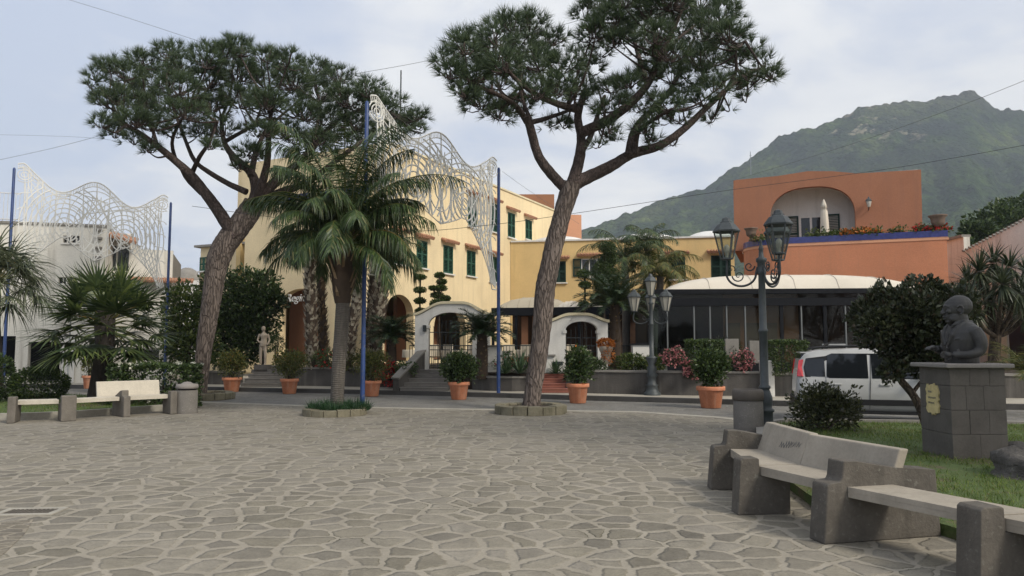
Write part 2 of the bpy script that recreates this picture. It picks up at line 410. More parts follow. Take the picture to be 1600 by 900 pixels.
# ---------------------------------------------------------------- foliage helpers (numpy)
def unit(a): return a/np.maximum(np.linalg.norm(a,axis=-1,keepdims=True),1e-9)
def rdir(n): return unit(rng.normal(size=(n,3)))
def leaf_quads(P,size,asp,D=None,spread=.8,droop=0.0,fold=.12):
    P=np.asarray(P,float); n=len(P)
    d=rdir(n) if D is None else unit(np.asarray(D)+rdir(n)*spread)
    d=unit(d+np.array([0,0,-droop]))
    s=unit(np.cross(d,rdir(n))); nn=np.cross(d,s)
    L=(size*rng.uniform(.65,1.3,n))[:,None]; w=L*asp/2
    return np.stack([P,P+d*L*.45+s*w+nn*L*fold,P+d*L,P+d*L*.45-s*w+nn*L*fold],1)
def leafmesh(name,P,size,asp,mat,parent=None,D=None,spread=.8,droop=0.0,loc=None):
    Q=leaf_quads(P,size,asp,D,spread,droop)
    off=root_loc(parent) if parent is not None else (loc if loc is not None else (0,0,0))
    me=np_mesh(name,Q,4,mat,off); return link_mesh(name,me,parent,None if parent is not None else loc)
def blob(c,rad,n,lump=.22,inner=.45,flat_bottom=None,lf=2.2,seed=None,p=3.0):
    """points in a lumpy ellipsoid, mostly near its skin; returns points and outward directions"""
    d=rdir(n); sd=rng.uniform(0,100,3) if seed is None else np.array(seed)
    ph=d*lf
    l=np.sin(ph[:,0]*2+sd[0])*np.sin(ph[:,1]*2+sd[1])+np.sin(ph[:,2]*2.7+sd[2])*np.cos(ph[:,0]*3.1+sd[1])*.7
    r=inner+(1-inner)*rng.uniform(0,1,n)**(1/p); r=r*(1+lump*l*.6)
    Pt=np.asarray(c,float)+d*np.asarray(rad,float)*r[:,None]
    if flat_bottom is not None: Pt[:,2]=np.maximum(Pt[:,2],flat_bottom+rng.uniform(0,.05,n))
    return Pt,d
def boxcloud(c,size,n,edge=.12):
    """points near the skin of a clipped hedge box"""
    u=rng.uniform(-1,1,(n,3)); k=rng.integers(0,3,n); s=np.where(rng.uniform(size=n)<.5,-1,1)
    u[np.arange(n),k]=s*(1-edge*rng.uniform(0,1,n)**1.5*2)
    u=np.sign(u)*np.abs(u)**.85
    top=(k==2)&(s<0); u[top,2]=1-edge*rng.uniform(0,1,top.sum())
    D=np.zeros((n,3)); D[np.arange(n),k]=s; D[top,2]=1
    wob=np.sin(u[:,[1,2,0]]*5+1.3)*.04
    return np.asarray(c)+(u+wob)*np.asarray(size)/2,D
def tufts(P,D,n,L,w,spread=.75):
    """needle stars: n thin triangles at each point"""
    P=np.repeat(P,n,0); D=np.repeat(D,n,0); m=len(P)
    d=unit(D+rdir(m)*spread); s=unit(np.cross(d,rdir(m)))*w/2
    Lk=(L*rng.uniform(.7,1.2,m))[:,None]
    return np.stack([P-s,P+s,P+d*Lk],1)
def strap(P0,D,L,w,droop,seg=3,side=None):
    """strap leaves: n long quads bending down; returns (n*seg,4,3)"""
    n=len(P0); D=unit(D); L=np.broadcast_to(L,(n,)).astype(float)[:,None]
    s=unit(np.cross(D,np.array([0,0,1.0])+rdir(n)*.15)) if side is None else side
    out=[];p=np.array(P0,float);d=D.copy()
    ws=[(1-(k/seg)**1.6) for k in range(seg+1)]; ws[0]=.75; ws[-1]=.03
    w=np.broadcast_to(w,(n,))[:,None]/2
    for k in range(seg):
        d2=unit(d+np.array([0,0,-1.0])*(np.asarray(droop)/seg if np.ndim(droop)==0 else (np.asarray(droop)/seg)[:,None]))
        q=p+d2*L/seg
        out.append(np.stack([p-s*w*ws[k],p+s*w*ws[k],q+s*w*ws[k+1],q-s*w*ws[k+1]],1)); p=q; d=d2
    return np.concatenate(out)
def pinnate(mb,base,az,el,L,droop,nl,ll,lw,ldroop,vee=.55,pet=.12,r0=.03,segs=2,curl=0.0):
    """one feather frond: returns leaflet quads, adds the rachis to mb"""
    N=16; p=np.array(base,float); pts=[p.copy()]; e=el; a=az
    for i in range(N):
        d=np.array([math.cos(e)*math.cos(a),math.cos(e)*math.sin(a),math.sin(e)]); p=p+d*L/N; pts.append(p.copy())
        e-=droop/N*(.4+1.2*i/N); a+=curl/N
    pts=np.array(pts)
    mb.tube([tuple(q) for q in pts],[r0*(1-.85*i/N) for i in range(N+1)],5)
    t=np.linspace(pet,.995,nl); t=np.concatenate([t,t+.3/nl]); t=np.minimum(t,.998)
    side=np.concatenate([-np.ones(nl),np.ones(nl)])
    k=np.minimum((t*N).astype(int),N-1); f=(t*N-k)[:,None]
    P=pts[k]*(1-f)+pts[k+1]*f; T=unit(pts[k+1]-pts[k])
    sv=unit(np.cross(T,[0,0,1.0])); up=np.cross(sv,T)
    D=sv*side[:,None]*1.0+T*(.45+.5*t[:,None])+up*vee*rng.uniform(.2,1.2,(2*nl,1))+rdir(2*nl)*.13
    Lk=ll*np.sin(np.clip(.25+.75*(1-np.abs(2*(t-pet)/(1-pet)-1)**2),0,1)*math.pi/2)*rng.uniform(.8,1.15,2*nl)
    D=unit(D); S=T-D*np.sum(T*D,1,keepdims=True)
    return strap(P,D,Lk,lw,ldroop*rng.uniform(.6,1.4,2*nl),segs,side=unit(unit(S)+rdir(2*nl)*.35))
def fan(mb,base,D,pet,rad,nseg,droop,w,ang=R(150),seg=3):
    """one fan leaf on its petiole"""
    D=np.array(D,float); D/=np.linalg.norm(D)
    tip=np.array(base)+D*pet+np.array([0,0,-.12*pet])
    mb.tube([tuple(base),tuple(np.array(base)+D*pet*.5+np.array([0,0,.02])),tuple(tip)],[.022,.016,.012],4)
    s=np.cross(D,[0,0,1.0]); s/=max(np.linalg.norm(s),1e-6); 
    a=np.linspace(-ang,ang,nseg)+rng.uniform(-.03,.03,nseg)
    nrm=np.cross(s,D)
    dirs=np.outer(np.cos(a),D)+np.outer(np.sin(a),s)+np.outer(.18*np.cos(a*2)+.1,nrm)
    L=rad*(.72+.28*np.cos(a*.6))*rng.uniform(.88,1.08,nseg)
    return strap(np.repeat(tip[None],nseg,0),dirs,L,w,droop*rng.uniform(.5,1.5,nseg),seg,side=unit(np.cross(dirs,np.repeat(nrm[None],nseg,0))+rdir(nseg)*.2))
def put(name,Qs,k,mat,parent): 
    me=np_mesh(name,np.concatenate(Qs),k,mat,root_loc(parent)); return link_mesh(name,me,parent)
# ---------------------------------------------------------------- sky and sun
SUN = Vector((.62,-.56,.72)).normalized()
world=bpy.data.worlds.new('World'); scene.world=world; world.use_nodes=True
nt=world.node_tree; bg=nt.nodes['Background']; wo=nt.nodes['World Output']
sky=nd(nt,'ShaderNodeTexSky',sky_type='NISHITA'); sky.sun_disc=False
sky.sun_elevation=math.asin(SUN.z); sky.sun_rotation=math.atan2(SUN.x,SUN.y); sky.dust_density=3.0; sky.air_density=1.2
nt.links.new(sky.outputs[0],bg.inputs[0]); bg.inputs[1].default_value=.10
tc=nd(nt,'ShaderNodeTexCoord'); sep=nd(nt,'ShaderNodeSeparateXYZ'); nt.links.new(tc.outputs['Generated'],sep.inputs[0])
zz=math_n(nt,'ADD',math_n(nt,'MAXIMUM',sep.outputs[2],0.0),.22)
cmb=nd(nt,'ShaderNodeCombineXYZ'); nt.links.new(math_n(nt,'DIVIDE',sep.outputs[0],zz),cmb.inputs[0]); nt.links.new(math_n(nt,'DIVIDE',sep.outputs[1],zz),cmb.inputs[1])
c1=noise(nt,cmb.outputs[0],1.15,7,.56,.35)
c2=noise(nt,cmb.outputs[0],3.1,6,.6,.5)
cc=math_n(nt,'ADD',math_n(nt,'MULTIPLY',c1,.72),math_n(nt,'MULTIPLY',c2,.28))
# thinner cloud towards the left of the view, where bluer gaps show
lf=math_n(nt,'MULTIPLY',math_n(nt,'SUBTRACT',sep.outputs[0],.12),.16)
cc=math_n(nt,'ADD',cc,lf)
ccol=ramp(nt,cc,[(.37,(.375,.415,.505)),(.45,(.455,.478,.530)),(.51,(.545,.552,.565)),(.60,(.620,.617,.607))])
bg2=nd(nt,'ShaderNodeBackground'); nt.links.new(ccol,bg2.inputs[0]); bg2.inputs[1].default_value=1.0
mx=nd(nt,'ShaderNodeMixShader'); nt.links.new(ramp(nt,cc,[(.30,(.84,.84,.84)),(.5,(.96,.96,.96))]),mx.inputs[0])
nt.links.new(bg.outputs[0],mx.inputs[1]); nt.links.new(bg2.outputs[0],mx.inputs[2]); nt.links.new(mx.outputs[0],wo.inputs['Surface'])
sd=bpy.data.lights.new('sun','SUN'); sd.energy=1.5; sd.angle=R(13); sd.color=(1.0,.93,.82)
so=bpy.data.objects.new('sun',sd); COL.objects.link(so); so.rotation_euler=SUN.to_track_quat('Z','Y').to_euler(); so.location=(10,-10,40)
scene.view_settings.view_transform='Standard'; scene.view_settings.look='None'; scene.view_settings.exposure=.86; scene.view_settings.gamma=1
scene.render.engine='CYCLES'
cy=scene.cycles; cy.use_denoising=True; cy.max_bounces=6; cy.diffuse_bounces=3; cy.glossy_bounces=2; cy.transmission_bounces=3; cy.transparent_max_bounces=12; cy.volume_bounces=0
cy.use_adaptive_sampling=True; cy.adaptive_threshold=.015
try: cy.denoiser='OPENIMAGEDENOISE'
except Exception: pass

# ---------------------------------------------------------------- paving materials
def paving(name,scale,sx,sy,stone,joint,jw,bd,var=.3,flush=True,weeds=True,rnd=.85,rot=0):
    m,nt,b=new_mat(name)
    t=nd(nt,'ShaderNodeTexCoord'); mp=nd(nt,'ShaderNodeMapping'); mp.inputs['Scale'].default_value=(sx,sy,0); mp.inputs['Rotation'].default_value=(0,0,rot)
    nt.links.new(t.outputs['Object'],mp.inputs['Vector']); v=mp.outputs[0]
    nz=nd(nt,'ShaderNodeTexNoise'); nz.inputs['Scale'].default_value=1.1; nz.inputs['Detail'].default_value=5; nz.inputs['Roughness'].default_value=.65; nt.links.new(v,nz.inputs['Vector'])
    off=nd(nt,'ShaderNodeVectorMath',operation='SUBTRACT'); nt.links.new(nz.outputs['Color'],off.inputs[0]); off.inputs[1].default_value=(.5,.5,.5)
    sc2=nd(nt,'ShaderNodeVectorMath',operation='SCALE'); sc2.inputs['Scale'].default_value=.42; nt.links.new(off.outputs[0],sc2.inputs[0])
    ad=nd(nt,'ShaderNodeVectorMath',operation='ADD'); nt.links.new(v,ad.inputs[0]); nt.links.new(sc2.outputs[0],ad.inputs[1])
    nz2=nd(nt,'ShaderNodeTexNoise'); nz2.inputs['Scale'].default_value=4.5; nz2.inputs['Detail'].default_value=3; nt.links.new(v,nz2.inputs['Vector'])
    o2=nd(nt,'ShaderNodeVectorMath',operation='SUBTRACT'); nt.links.new(nz2.outputs['Color'],o2.inputs[0]); o2.inputs[1].default_value=(.5,.5,.5)
    s3=nd(nt,'ShaderNodeVectorMath',operation='SCALE'); s3.inputs['Scale'].default_value=.16; nt.links.new(o2.outputs[0],s3.inputs[0])
    ad2=nd(nt,'ShaderNodeVectorMath',operation='ADD'); nt.links.new(ad.outputs[0],ad2.inputs[0]); nt.links.new(s3.outputs[0],ad2.inputs[1]); v2=ad2.outputs[0]
    def vor(feature):
        n=nd(nt,'ShaderNodeTexVoronoi',feature=feature,voronoi_dimensions='2D'); n.inputs['Scale'].default_value=scale; n.inputs['Randomness'].default_value=rnd
        nt.links.new(v2,n.inputs['Vector']); return n
    ve=vor('DISTANCE_TO_EDGE'); vf=vor('F1')
    base=coords(nt)
    big=noise(nt,base,.33,5,.62); mid=noise(nt,base,2.3,5,.65); fine=noise(nt,base,42,4,.7)
    # joints wider in some stretches, nearly flush and dusty in others
    w=math_n(nt,'MULTIPLY',ramp(nt,big,[(.34,(.40,.40,.40)),(.62,(1.0,1.0,1.0))]),jw)
    wob=math_n(nt,'MULTIPLY',math_n(nt,'SUBTRACT',mid,.5),jw*1.1)
    d=math_n(nt,'ADD',math_n(nt,'SUBTRACT',ve.outputs['Distance'],w),wob)
    e=ramp(nt,d,[(.0,(0,0,0)),(.05,(1,1,1))])     # 1 on stone
    hs=nd(nt,'ShaderNodeSeparateColor'); nt.links.new(vf.outputs['Color'],hs.inputs[0])
    st=ramp(nt,hs.outputs[0],[(0,sc(stone,1-var)),(.5,stone),(1,sc(stone,1+var*.7))])
    st=mix(nt,st,(stone[0]*1.02,stone[1]*1.0,stone[2]*.86),math_n(nt,'MULTIPLY',hs.outputs[1],.5))
    st=mix(nt,st,ramp(nt,fine,[(.28,(.62,.62,.62)),(.72,(1.18,1.18,1.18))]),.75,'MULTIPLY')
    st=mix(nt,st,ramp(nt,mid,[(.30,(.76,.75,.74)),(.70,(1.14,1.13,1.10))]),.9,'MULTIPLY'); st=mix(nt,st,ramp(nt,noise(nt,base,9,5,.7),[(.35,(.82,.82,.82)),(.65,(1.1,1.1,1.1))]),.8,'MULTIPLY')
    jt=mix(nt,joint,ramp(nt,fine,[(.25,(.7,.7,.7)),(.7,(1.1,1.1,1.1))]),.7,'MULTIPLY')
    gy=nd(nt,'ShaderNodeSeparateXYZ'); nt.links.new(base,gy.inputs[0]); fy=ramp(nt,math_n(nt,'DIVIDE',math_n(nt,'ADD',gy.outputs[1],math_n(nt,'MULTIPLY',big,4.0)),20.0),[(.58,(0,0,0)),(.78,(.55,.55,.55))])
    jt=mix(nt,jt,sc(stone,1.05),fy)
    jt=mix(nt,jt,ramp(nt,mid,[(.3,(.72,.72,.70)),(.65,(1.05,1.05,1.05))]),.8,'MULTIPLY')
    col=mix(nt,jt,st,e)
    # dust film
    dust=ramp(nt,noise(nt,base,.6,6,.7),[(.45,(0,0,0)),(.75,(.55,.55,.55))])
    col=mix(nt,col,sc(joint,.86),dust)
    if weeds:
        edge=ramp(nt,d,[(0.0,(0,0,0)),(.012,(1,1,1)),(.03,(1,1,1)),(.05,(0,0,0))])
        wm=ramp(nt,noise(nt,base,.9,5,.7),[(.50,(0,0,0)),(.60,(1,1,1))])
        col=mix(nt,col,(.055,.055,.032),math_n(nt,'MULTIPLY',math_n(nt,'MULTIPLY',edge,wm),.8))
    nt.links.new(col,b.inputs['Base Color']); b.inputs['Roughness'].default_value=.88; b.inputs['Specular IOR Level'].default_value=.25
    soft=ramp(nt,d,[(-.0,(0,0,0)),(.10,(1,1,1))],'EASE')
    h=math_n(nt,'ADD',math_n(nt,'MULTIPLY',soft,1.0),math_n(nt,'MULTIPLY',fine,.18)); h=math_n(nt,'ADD',h,math_n(nt,'MULTIPLY',mid,.35))
    bump(nt,b,h,.55,bd); return m
M['piazza']=paving('basalt_flagstone_paving',1.0,3.35,3.5,(.224,.206,.173),(.318,.286,.231),.108,.025)
M['gutter']=paving('small_sett_gutter',1.0,5.5,8.5,(.20,.18,.15),(.29,.255,.20),.09,.015,.25,weeds=False)
M['roadstone']=paving('grey_sett_paving',1.0,3.2,4.6,(.185,.180,.170),(.215,.205,.185),.05,.012,.22,weeds=False,rnd=.6,rot=.3)
M['sidewalk']=rough_mat('beige_pavement_concrete',(.42,.385,.32),.18,.9,30,.92,.25,.005,streak=(.2,.19,.17),streak_amt=.3)
M['kerb']=rough_mat('dark_basalt_kerb',(.075,.072,.068),.3,3,30,.9,.4,.008)
M['palekerb']=rough_mat('pale_worn_kerb_stone',(.37,.345,.29),.25,2.4,30,.92,.35,.008)
M['earth']=rough_mat('dry_earth_ground',(.17,.135,.095),.3,.05,2,.95,.3,.02)
def lawn_mat():
    m,nt,b=new_mat('patchy_lawn_soil'); v=coords(nt)
    n=noise(nt,v,1.1,6,.68); f=noise(nt,v,26,4,.7)
    col=ramp(nt,n,[(.30,(.10,.075,.048)),(.40,(.105,.095,.045)),(.47,(.075,.11,.028)),(.7,(.065,.105,.024))])
    col=mix(nt,col,ramp(nt,f,[(.3,(.6,.6,.6)),(.7,(1.2,1.2,1.2))]),.8,'MULTIPLY')
    nt.links.new(col,b.inputs['Base Color']); b.inputs['Roughness'].default_value=.95
    bump(nt,b,f,.7,.02); return m
M['lawn']=lawn_mat()

# ---------------------------------------------------------------- ground, roads
def gpts(l,z=0.0): return [tuple(G(a,b,z).xy) for a,b in l]
MB().prism([(-1900,-60),(1900,-60),(1900,1900),(-1900,1900)],-.6,-.02).struct('ground',M['earth'])
near=[(-60,29.0),(-30,25.0)]+[tuple(G(px,py).xy) for px,py in ((60,617),(200,622),(350,629),(500,634),(650,637.5),(820,640),(1000,643),(1120,651),(1210,660),(1300,664),(1440,667),(1600,669))]+[(22,14.2),(60,15)]
far=[(60,19.5),(30,18.3)]+[tuple(G(px,py).xy) for px,py in ((1600,640),(1400,637.5),(1250,635),(1100,630.5),(900,625),(780,621),(650,617.5),(500,614),(350,611),(180,608),(60,606))]+[(-30,31),(-60,36)]
MB().prism(near+far,-.02,-.008).struct('road',M['roadstone'])
MB().prism([(-60,-40),(60,-40)]+near[::-1],-.02,0.0).struct('piazza_paving',M['piazza'])
# pale kerb band round the piazza edge, flush with the paving
def band(path,w,side=1):
    L=[];Rr=[]
    for i,p in enumerate(path):
        a=Vector(path[max(i-1,0)]);b=Vector(path[min(i+1,len(path)-1)]); d=(b-a).normalized(); nrm=Vector((-d.y,d.x))*side
        L.append(tuple(p)); Rr.append((p[0]+nrm.x*w,p[1]+nrm.y*w))
    return L+Rr[::-1]
MB().prism(band(near,.30,-1),-.01,.006).struct('piazza_edge_band',M['palekerb'])
kerbp=far[::-1]
MB().prism(band(kerbp,.28,1),-.02,.125).struct('kerb',M['kerb'])
swk=band([ (p[0],p[1]+.26) for p in kerbp],14,1)
MB().prism(swk,-.02,.118).struct('sidewalk',M['sidewalk'])

# ---------------------------------------------------------------- mountain
ridge=[(500,470),(700,430),(800,402),(880,368),(930,353),(980,333),(1040,309),(1070,303),(1100,296),(1140,266),(1180,240),(1220,214),(1260,199),(1300,187),(1340,171),(1370,164),(1400,158),(1440,157),(1470,151),(1500,143),(1522,145),(1534,156),(1562,172),(1590,169),(1620,178),(1700,175),(1800,150),(1950,165),(2150,240),(2400,330)]
rx=[a for a,b in ridge]; ry=[b for a,b in ridge]
def vnoise(x,y,seed=0):
    xi=np.floor(x).astype(int); yi=np.floor(y).astype(int); xf=x-xi; yf=y-yi
    def h(a,b):
        n=(a*374761393+b*668265263+seed*1442695041)&0x7fffffff
        n=((n^(n>>13))*1274126177)&0x7fffffff
        return ((n^(n>>16))&0xffff)/65535.0
    u=xf*xf*(3-2*xf); v=yf*yf*(3-2*yf)
    return (h(xi,yi)*(1-u)+h(xi+1,yi)*u)*(1-v)+(h(xi,yi+1)*(1-u)+h(xi+1,yi+1)*u)*v
def fbm(x,y,o=5,seed=0):
    s=0;a=.5
    for k in range(o): s=s+a*vnoise(x*2**k,y*2**k,seed+k); a*=.5
    return s
nc,nr=420,190
pxs=np.linspace(520,2380,nc); ts=np.linspace(0,1.35,nr)
PX,T=np.meshgrid(pxs,ts)
DD=430+880*T
RY=np.interp(PX,rx,ry); Hh=np.array([[W(800,y,1310).z for y in np.interp(pxs,rx,ry)]])
S=np.where(T<=1,.62*T+.38*T**2.6,1-(T-1)*2.2)
# spurs and gullies running down from the ridge
sp=np.abs(fbm(PX/95+T*1.3,T*2.2,4,3)-.47)*2
ZM=Hh*S-(sp*70)*np.clip(T*1.6,0,1)*np.clip((1.0-T)*3.2,0,1)*np.clip(Hh/250,0,1)
XM=(PX-800)/FPX*(DD*CP+(ZM-EYE)*SP)
ZM+= (fbm(XM/22,DD/22,4,9)-.5)*16*np.clip(T*3,0.1,1)*np.clip(Hh/120,.15,1)
ZM+= (vnoise(XM/5,DD/5,21)-.5)*5*np.clip(Hh/120,.15,1)
ZM+=(fbm(PX/13,T*3,4,31)-.47)*8*np.exp(-((T-1.0)/.16)**2)*np.clip(Hh/350,0,1)
ZM=np.maximum(ZM,-.4+0*ZM)
V=np.stack([XM,DD,ZM],-1).reshape(-1,3)
F=[]
for i in range(nr-1):
    for j in range(nc-1): a=i*nc+j; F.append((a,a+1,a+nc+1,a+nc))
me=bpy.data.meshes.new('mountain'); me.from_pydata(V.tolist(),[],F); me.polygons.foreach_set('use_smooth',[True]*len(F))
m,nt,b=new_mat('forested_mountain'); v=coords(nt)
big=noise(nt,v,.0055,5,.62,.6); mid=noise(nt,v,.03,5,.65); 
vo=nd(nt,'ShaderNodeTexVoronoi'); vo.inputs['Scale'].default_value=.16; nt.links.new(v,vo.inputs['Vector'])
vo2=nd(nt,'ShaderNodeTexVoronoi'); vo2.inputs['Scale'].default_value=.07; nt.links.new(v,vo2.inputs['Vector'])
col=ramp(nt,big,[(.36,(.012,.028,.012)),(.46,(.028,.052,.016)),(.55,(.056,.084,.024)),(.68,(.090,.112,.036))])
col=mix(nt,col,ramp(nt,mid,[(.34,(.35,.42,.42)),(.64,(1.45,1.4,1.2))]),.95,'MULTIPLY')  # vegetation tones, contrast raised to put spur shading into the colour
col=mix(nt,col,ramp(nt,vo.outputs['Color'],[(.1,(.55,.6,.55)),(.9,(1.35,1.3,1.2))]),.8,'MULTIPLY')
geo=nd(nt,'ShaderNodeNewGeometry'); sx=nd(nt,'ShaderNodeSeparateXYZ'); nt.links.new(geo.outputs['Position'],sx.inputs[0])
# pale bare rock faces near the top
rk=noise(nt,v,.021,6,.7)
hi=ramp(nt,math_n(nt,'DIVIDE',sx.outputs[2],500.0),[(.60,(0,0,0)),(.74,(1,1,1))])
rx2=ramp(nt,math_n(nt,'DIVIDE',sx.outputs[0],1000.0),[(.53,(0,0,0)),(.57,(1,1,1)),(.66,(1,1,1)),(.70,(0,0,0))])
rf=math_n(nt,'MULTIPLY',math_n(nt,'MULTIPLY',ramp(nt,rk,[(.57,(0,0,0)),(.62,(1,1,1))]),hi),rx2)
bandm=math_n(nt,'MULTIPLY',ramp(nt,math_n(nt,'DIVIDE',sx.outputs[2],500.0),[(.40,(0,0,0)),(.56,(1,1,1)),(.80,(1,1,1)),(.86,(0,0,0))]),ramp(nt,noise(nt,v,.009,4,.6,.8),[(.42,(0,0,0)),(.54,(1,1,1))]))
col=mix(nt,col,(.016,.026,.022),math_n(nt,'MULTIPLY',bandm,.75))
col=mix(nt,col,(.30,.26,.18),math_n(nt,'MULTIPLY',rf,.85))
pk=ramp(nt,math_n(nt,'DIVIDE',sx.outputs[2],500.0),[(.80,(0,0,0)),(.92,(.8,.8,.8))])
col=mix(nt,col,mix(nt,(.030,.034,.026),(.085,.075,.06),mid),pk)
nt.links.new(col,b.inputs['Base Color']); b.inputs['Roughness'].default_value=1; b.inputs['Specular IOR Level'].default_value=.05
bump(nt,b,math_n(nt,'SUBTRACT',math_n(nt,'MULTIPLY',vo.outputs['Distance'],-1.0),math_n(nt,'MULTIPLY',vo2.outputs['Distance'],1.4)),1.0,5.0)
me.materials.append(m); mo=link_mesh('mountain',me); mo['kind']='structure'
# radio mast on the shoulder
p=W(1173,262,1150); mb=MB(); mb.tube([p+Vector((0,0,-12)),p+Vector((0,0,26))],[.9,.5],5)
for k in range(3): mb.tube([p+Vector((-1.6,0,10+5*k)),p+Vector((1.6,0,10+5*k))],.35,4)
mb.solo('radio_mast',M['cable'],p,'thin grey radio mast standing on the green mountain shoulder','mast')
# ---------------------------------------------------------------- haze
hz=MB().box((0,930,318),(4000,2030,639)); m,nt,b=new_mat('haze_air')
nt.nodes.remove(b); pv=nd(nt,'ShaderNodeVolumePrincipled'); pv.inputs['Color'].default_value=(.74,.82,.93,1); pv.inputs['Density'].default_value=.00027
nt.links.new(pv.outputs[0],nt.nodes['Material Output'].inputs['Volume'])
ho=hz.struct('haze',m,'stuff')
# ---------------------------------------------------------------- buildings
UP=Vector((0,0,1))
def v2(a): return Vector((a[0],a[1],0))
class Face:
    """a vertical wall line from A to B (left to right for the viewer)"""
    def __init__(s,A,B):
        s.A=v2(A); s.B=v2(B); s.U=(s.B-s.A).normalized(); s.N=Vector((s.U.y,-s.U.x,0)); s.L=(s.B-s.A).length
    def at(s,t,z,out=0.0): return s.A+s.U*t+UP*z+s.N*out
    def t(s,px,z=3.0):
        k=(px-800)/FPX
        return (k*(s.A.y*CP+(z-EYE)*SP)-s.A.x)/(s.U.x-k*s.U.y*CP)
    def z(s,px,py):
        z=3.0
        for _ in range(3):
            t=s.t(px,z); z=ZZ(py,s.A.y+s.U.y*t)
        return z
    def tz(s,px,py): z=s.z(px,py); return s.t(px,z),z
def rect(t0,t1,z0,z1): return [(t0,z0),(t1,z0),(t1,z1),(t0,z1)]
def arch(t0,t1,z0,zs,ztop,n=14):
    c=(t0+t1)/2; r=(t1-t0)/2
    return [(t0,z0),(t1,z0)]+[(c+r*math.cos(math.pi*i/n),zs+(ztop-zs)*math.sin(math.pi*i/n)) for i in range(n+1)]
def hole_safe(h,zmin): return [(a,max(b,zmin)) for a,b in h]
def fbox(mb,f,t0,t1,z0,z1,o0,o1,mi=0):
    c=f.at((t0+t1)/2,(z0+z1)/2,(o0+o1)/2); mb.box(c,(abs(t1-t0),abs(o1-o0),abs(z1-z0)),math.atan2(f.U.y,f.U.x),mi); return mb
def shutter_leaf(mb,f,t0,t1,z0,z1,o):
    w=.07
    fbox(mb,f,t0,t0+w,z0,z1,o,o+.05); fbox(mb,f,t1-w,t1,z0,z1,o,o+.05)
    for zz in (z0,(z0+z1)/2-w/2,z1-w): fbox(mb,f,t0+w,t1-w,zz,zz+w,o,o+.05)
    n=int((z1-z0)/.085)
    for i in range(n):
        zz=z0+w+(z1-z0-2*w)*(i+.5)/n
        c=f.at((t0+t1)/2,zz,o+.025); mb.box(c,(t1-t0-2*w,.045,.014),math.atan2(f.U.y,f.U.x),0,Matrix.Rotation(R(35),4,'X'))
def window(root,f,tc,z0,w,h,hood=True,open_=False,mat='shutter'):
    mb=MB(); fbox(mb,f,tc-w/2-.02,tc+w/2+.02,z0-.02,z0+h+.02,-.12,-.04)
    wo=mb.part('window',M['black'],root)
    if not open_:
        for s in (0,1):
            q=MB(); shutter_leaf(q,f,tc-w/2+s*w/2+.006,tc+s*w/2-.006,z0,z0+h,-.03); q.part('shutter',M[mat],wo)
    else:
        for s in (-1,1):
            q=MB(); a=tc+s*w/2; shutter_leaf(q,f,min(a,a+s*w/2),max(a,a+s*w/2),z0,z0+h,.012); q.part('shutter',M[mat],wo)
        q=MB()
        for a in (-w/2,-.03,w/2-.06): fbox(q,f,tc+a,tc+a+.06,z0,z0+h,-.04,.0)
        for b_ in (z0,z0+h-.06): fbox(q,f,tc-w/2+.06,tc-.03,b_,b_+.06,-.04,0); fbox(q,f,tc+.03,tc+w/2-.06,b_,b_+.06,-.04,0)
        q.part('frame',M['white'],wo)
        q=MB(); fbox(q,f,tc-w/2+.06,tc+w/2-.06,z0+.06,z0+h-.06,-.036,-.03); q.part('pane',M['windowglass'],wo)
    q=MB(); fbox(q,f,tc-w/2-.1,tc+w/2+.1,z0-.09,z0-.02,-.02,.12); q.part('sill',M['white'],wo)
    if hood:
        q=MB(); n=int((w+.5)/.17)
        for i in range(n):
            t=tc-(w+.5)/2+(w+.5)*(i+.5)/n
            q.tube([f.at(t,z0+h+.30,.003),f.at(t,z0+h+.17,.30)],[.085,.095],7)
        q.part('hood',M['tile'],wo)
    return wo
# ------------------ the yellow hotel
C0=Vector((-5.95,34.2)); a26=math.atan2(577,1150)
UR=Vector((math.sin(a26),math.cos(a26))); UL=Vector((-UR.y,UR.x))
fr_=Face(C0-UR*1.5, C0+UR*20.2)             # long facade running away to the right
hotel=thing('yellow_hotel','large yellow hotel with dark green shutters behind the palms and white gates','building',(C0.x,C0.y,0))
o_=1.5
mb=MB()
L=fr_.L
holes=[]
wins=[]
for px,y0,y1 in ((621,412,366),(659,418,376),(700,427,384),(736,431,392),(771,440,401)):
    t,z=fr_.tz(px,y0); zt=fr_.z(px,y1); wins.append((t,z,.98,zt-z,True))
for px,y0,y1 in ((738,354,308),(771,362,318),(799,371,333),(826,374,344)):
    t,z=fr_.tz(px,y0); zt=fr_.z(px,y1); wins.append((t,z,1.0,zt-z,True))
for t,z,w,h,_ in wins: holes.append(rect(t-w/2,t+w/2,z,z+h))
arches=[]
for pa,pb,yt in ((601,646,460),(678,728,474)):
    ta=fr_.t(pa,2.5); tb=fr_.t(pb,2.5); zt=fr_.z((pa+pb)/2,yt)
    arches.append((ta,tb,zt)); holes.append(arch(ta,tb,.85,zt-(tb-ta)*.42,zt))
outer=[(0,.3),(L,.3),(L,11.2),(o_,11.2),(o_,8.45),(0,8.45)]
mb.plate(fr_.at(0,0),fr_.U,fr_.N,outer,holes,.42)
mb.part('facade_wall',M['yellow'],hotel)
for i,(t,z,w,h,hd) in enumerate(wins): window(hotel,fr_,t,z,w,h,hd)
mb=MB(); fbox(mb,fr_,o_-.05,L+.05,11.2,11.3,-.5,.07); mb.part('cornice',M['cream'],hotel)
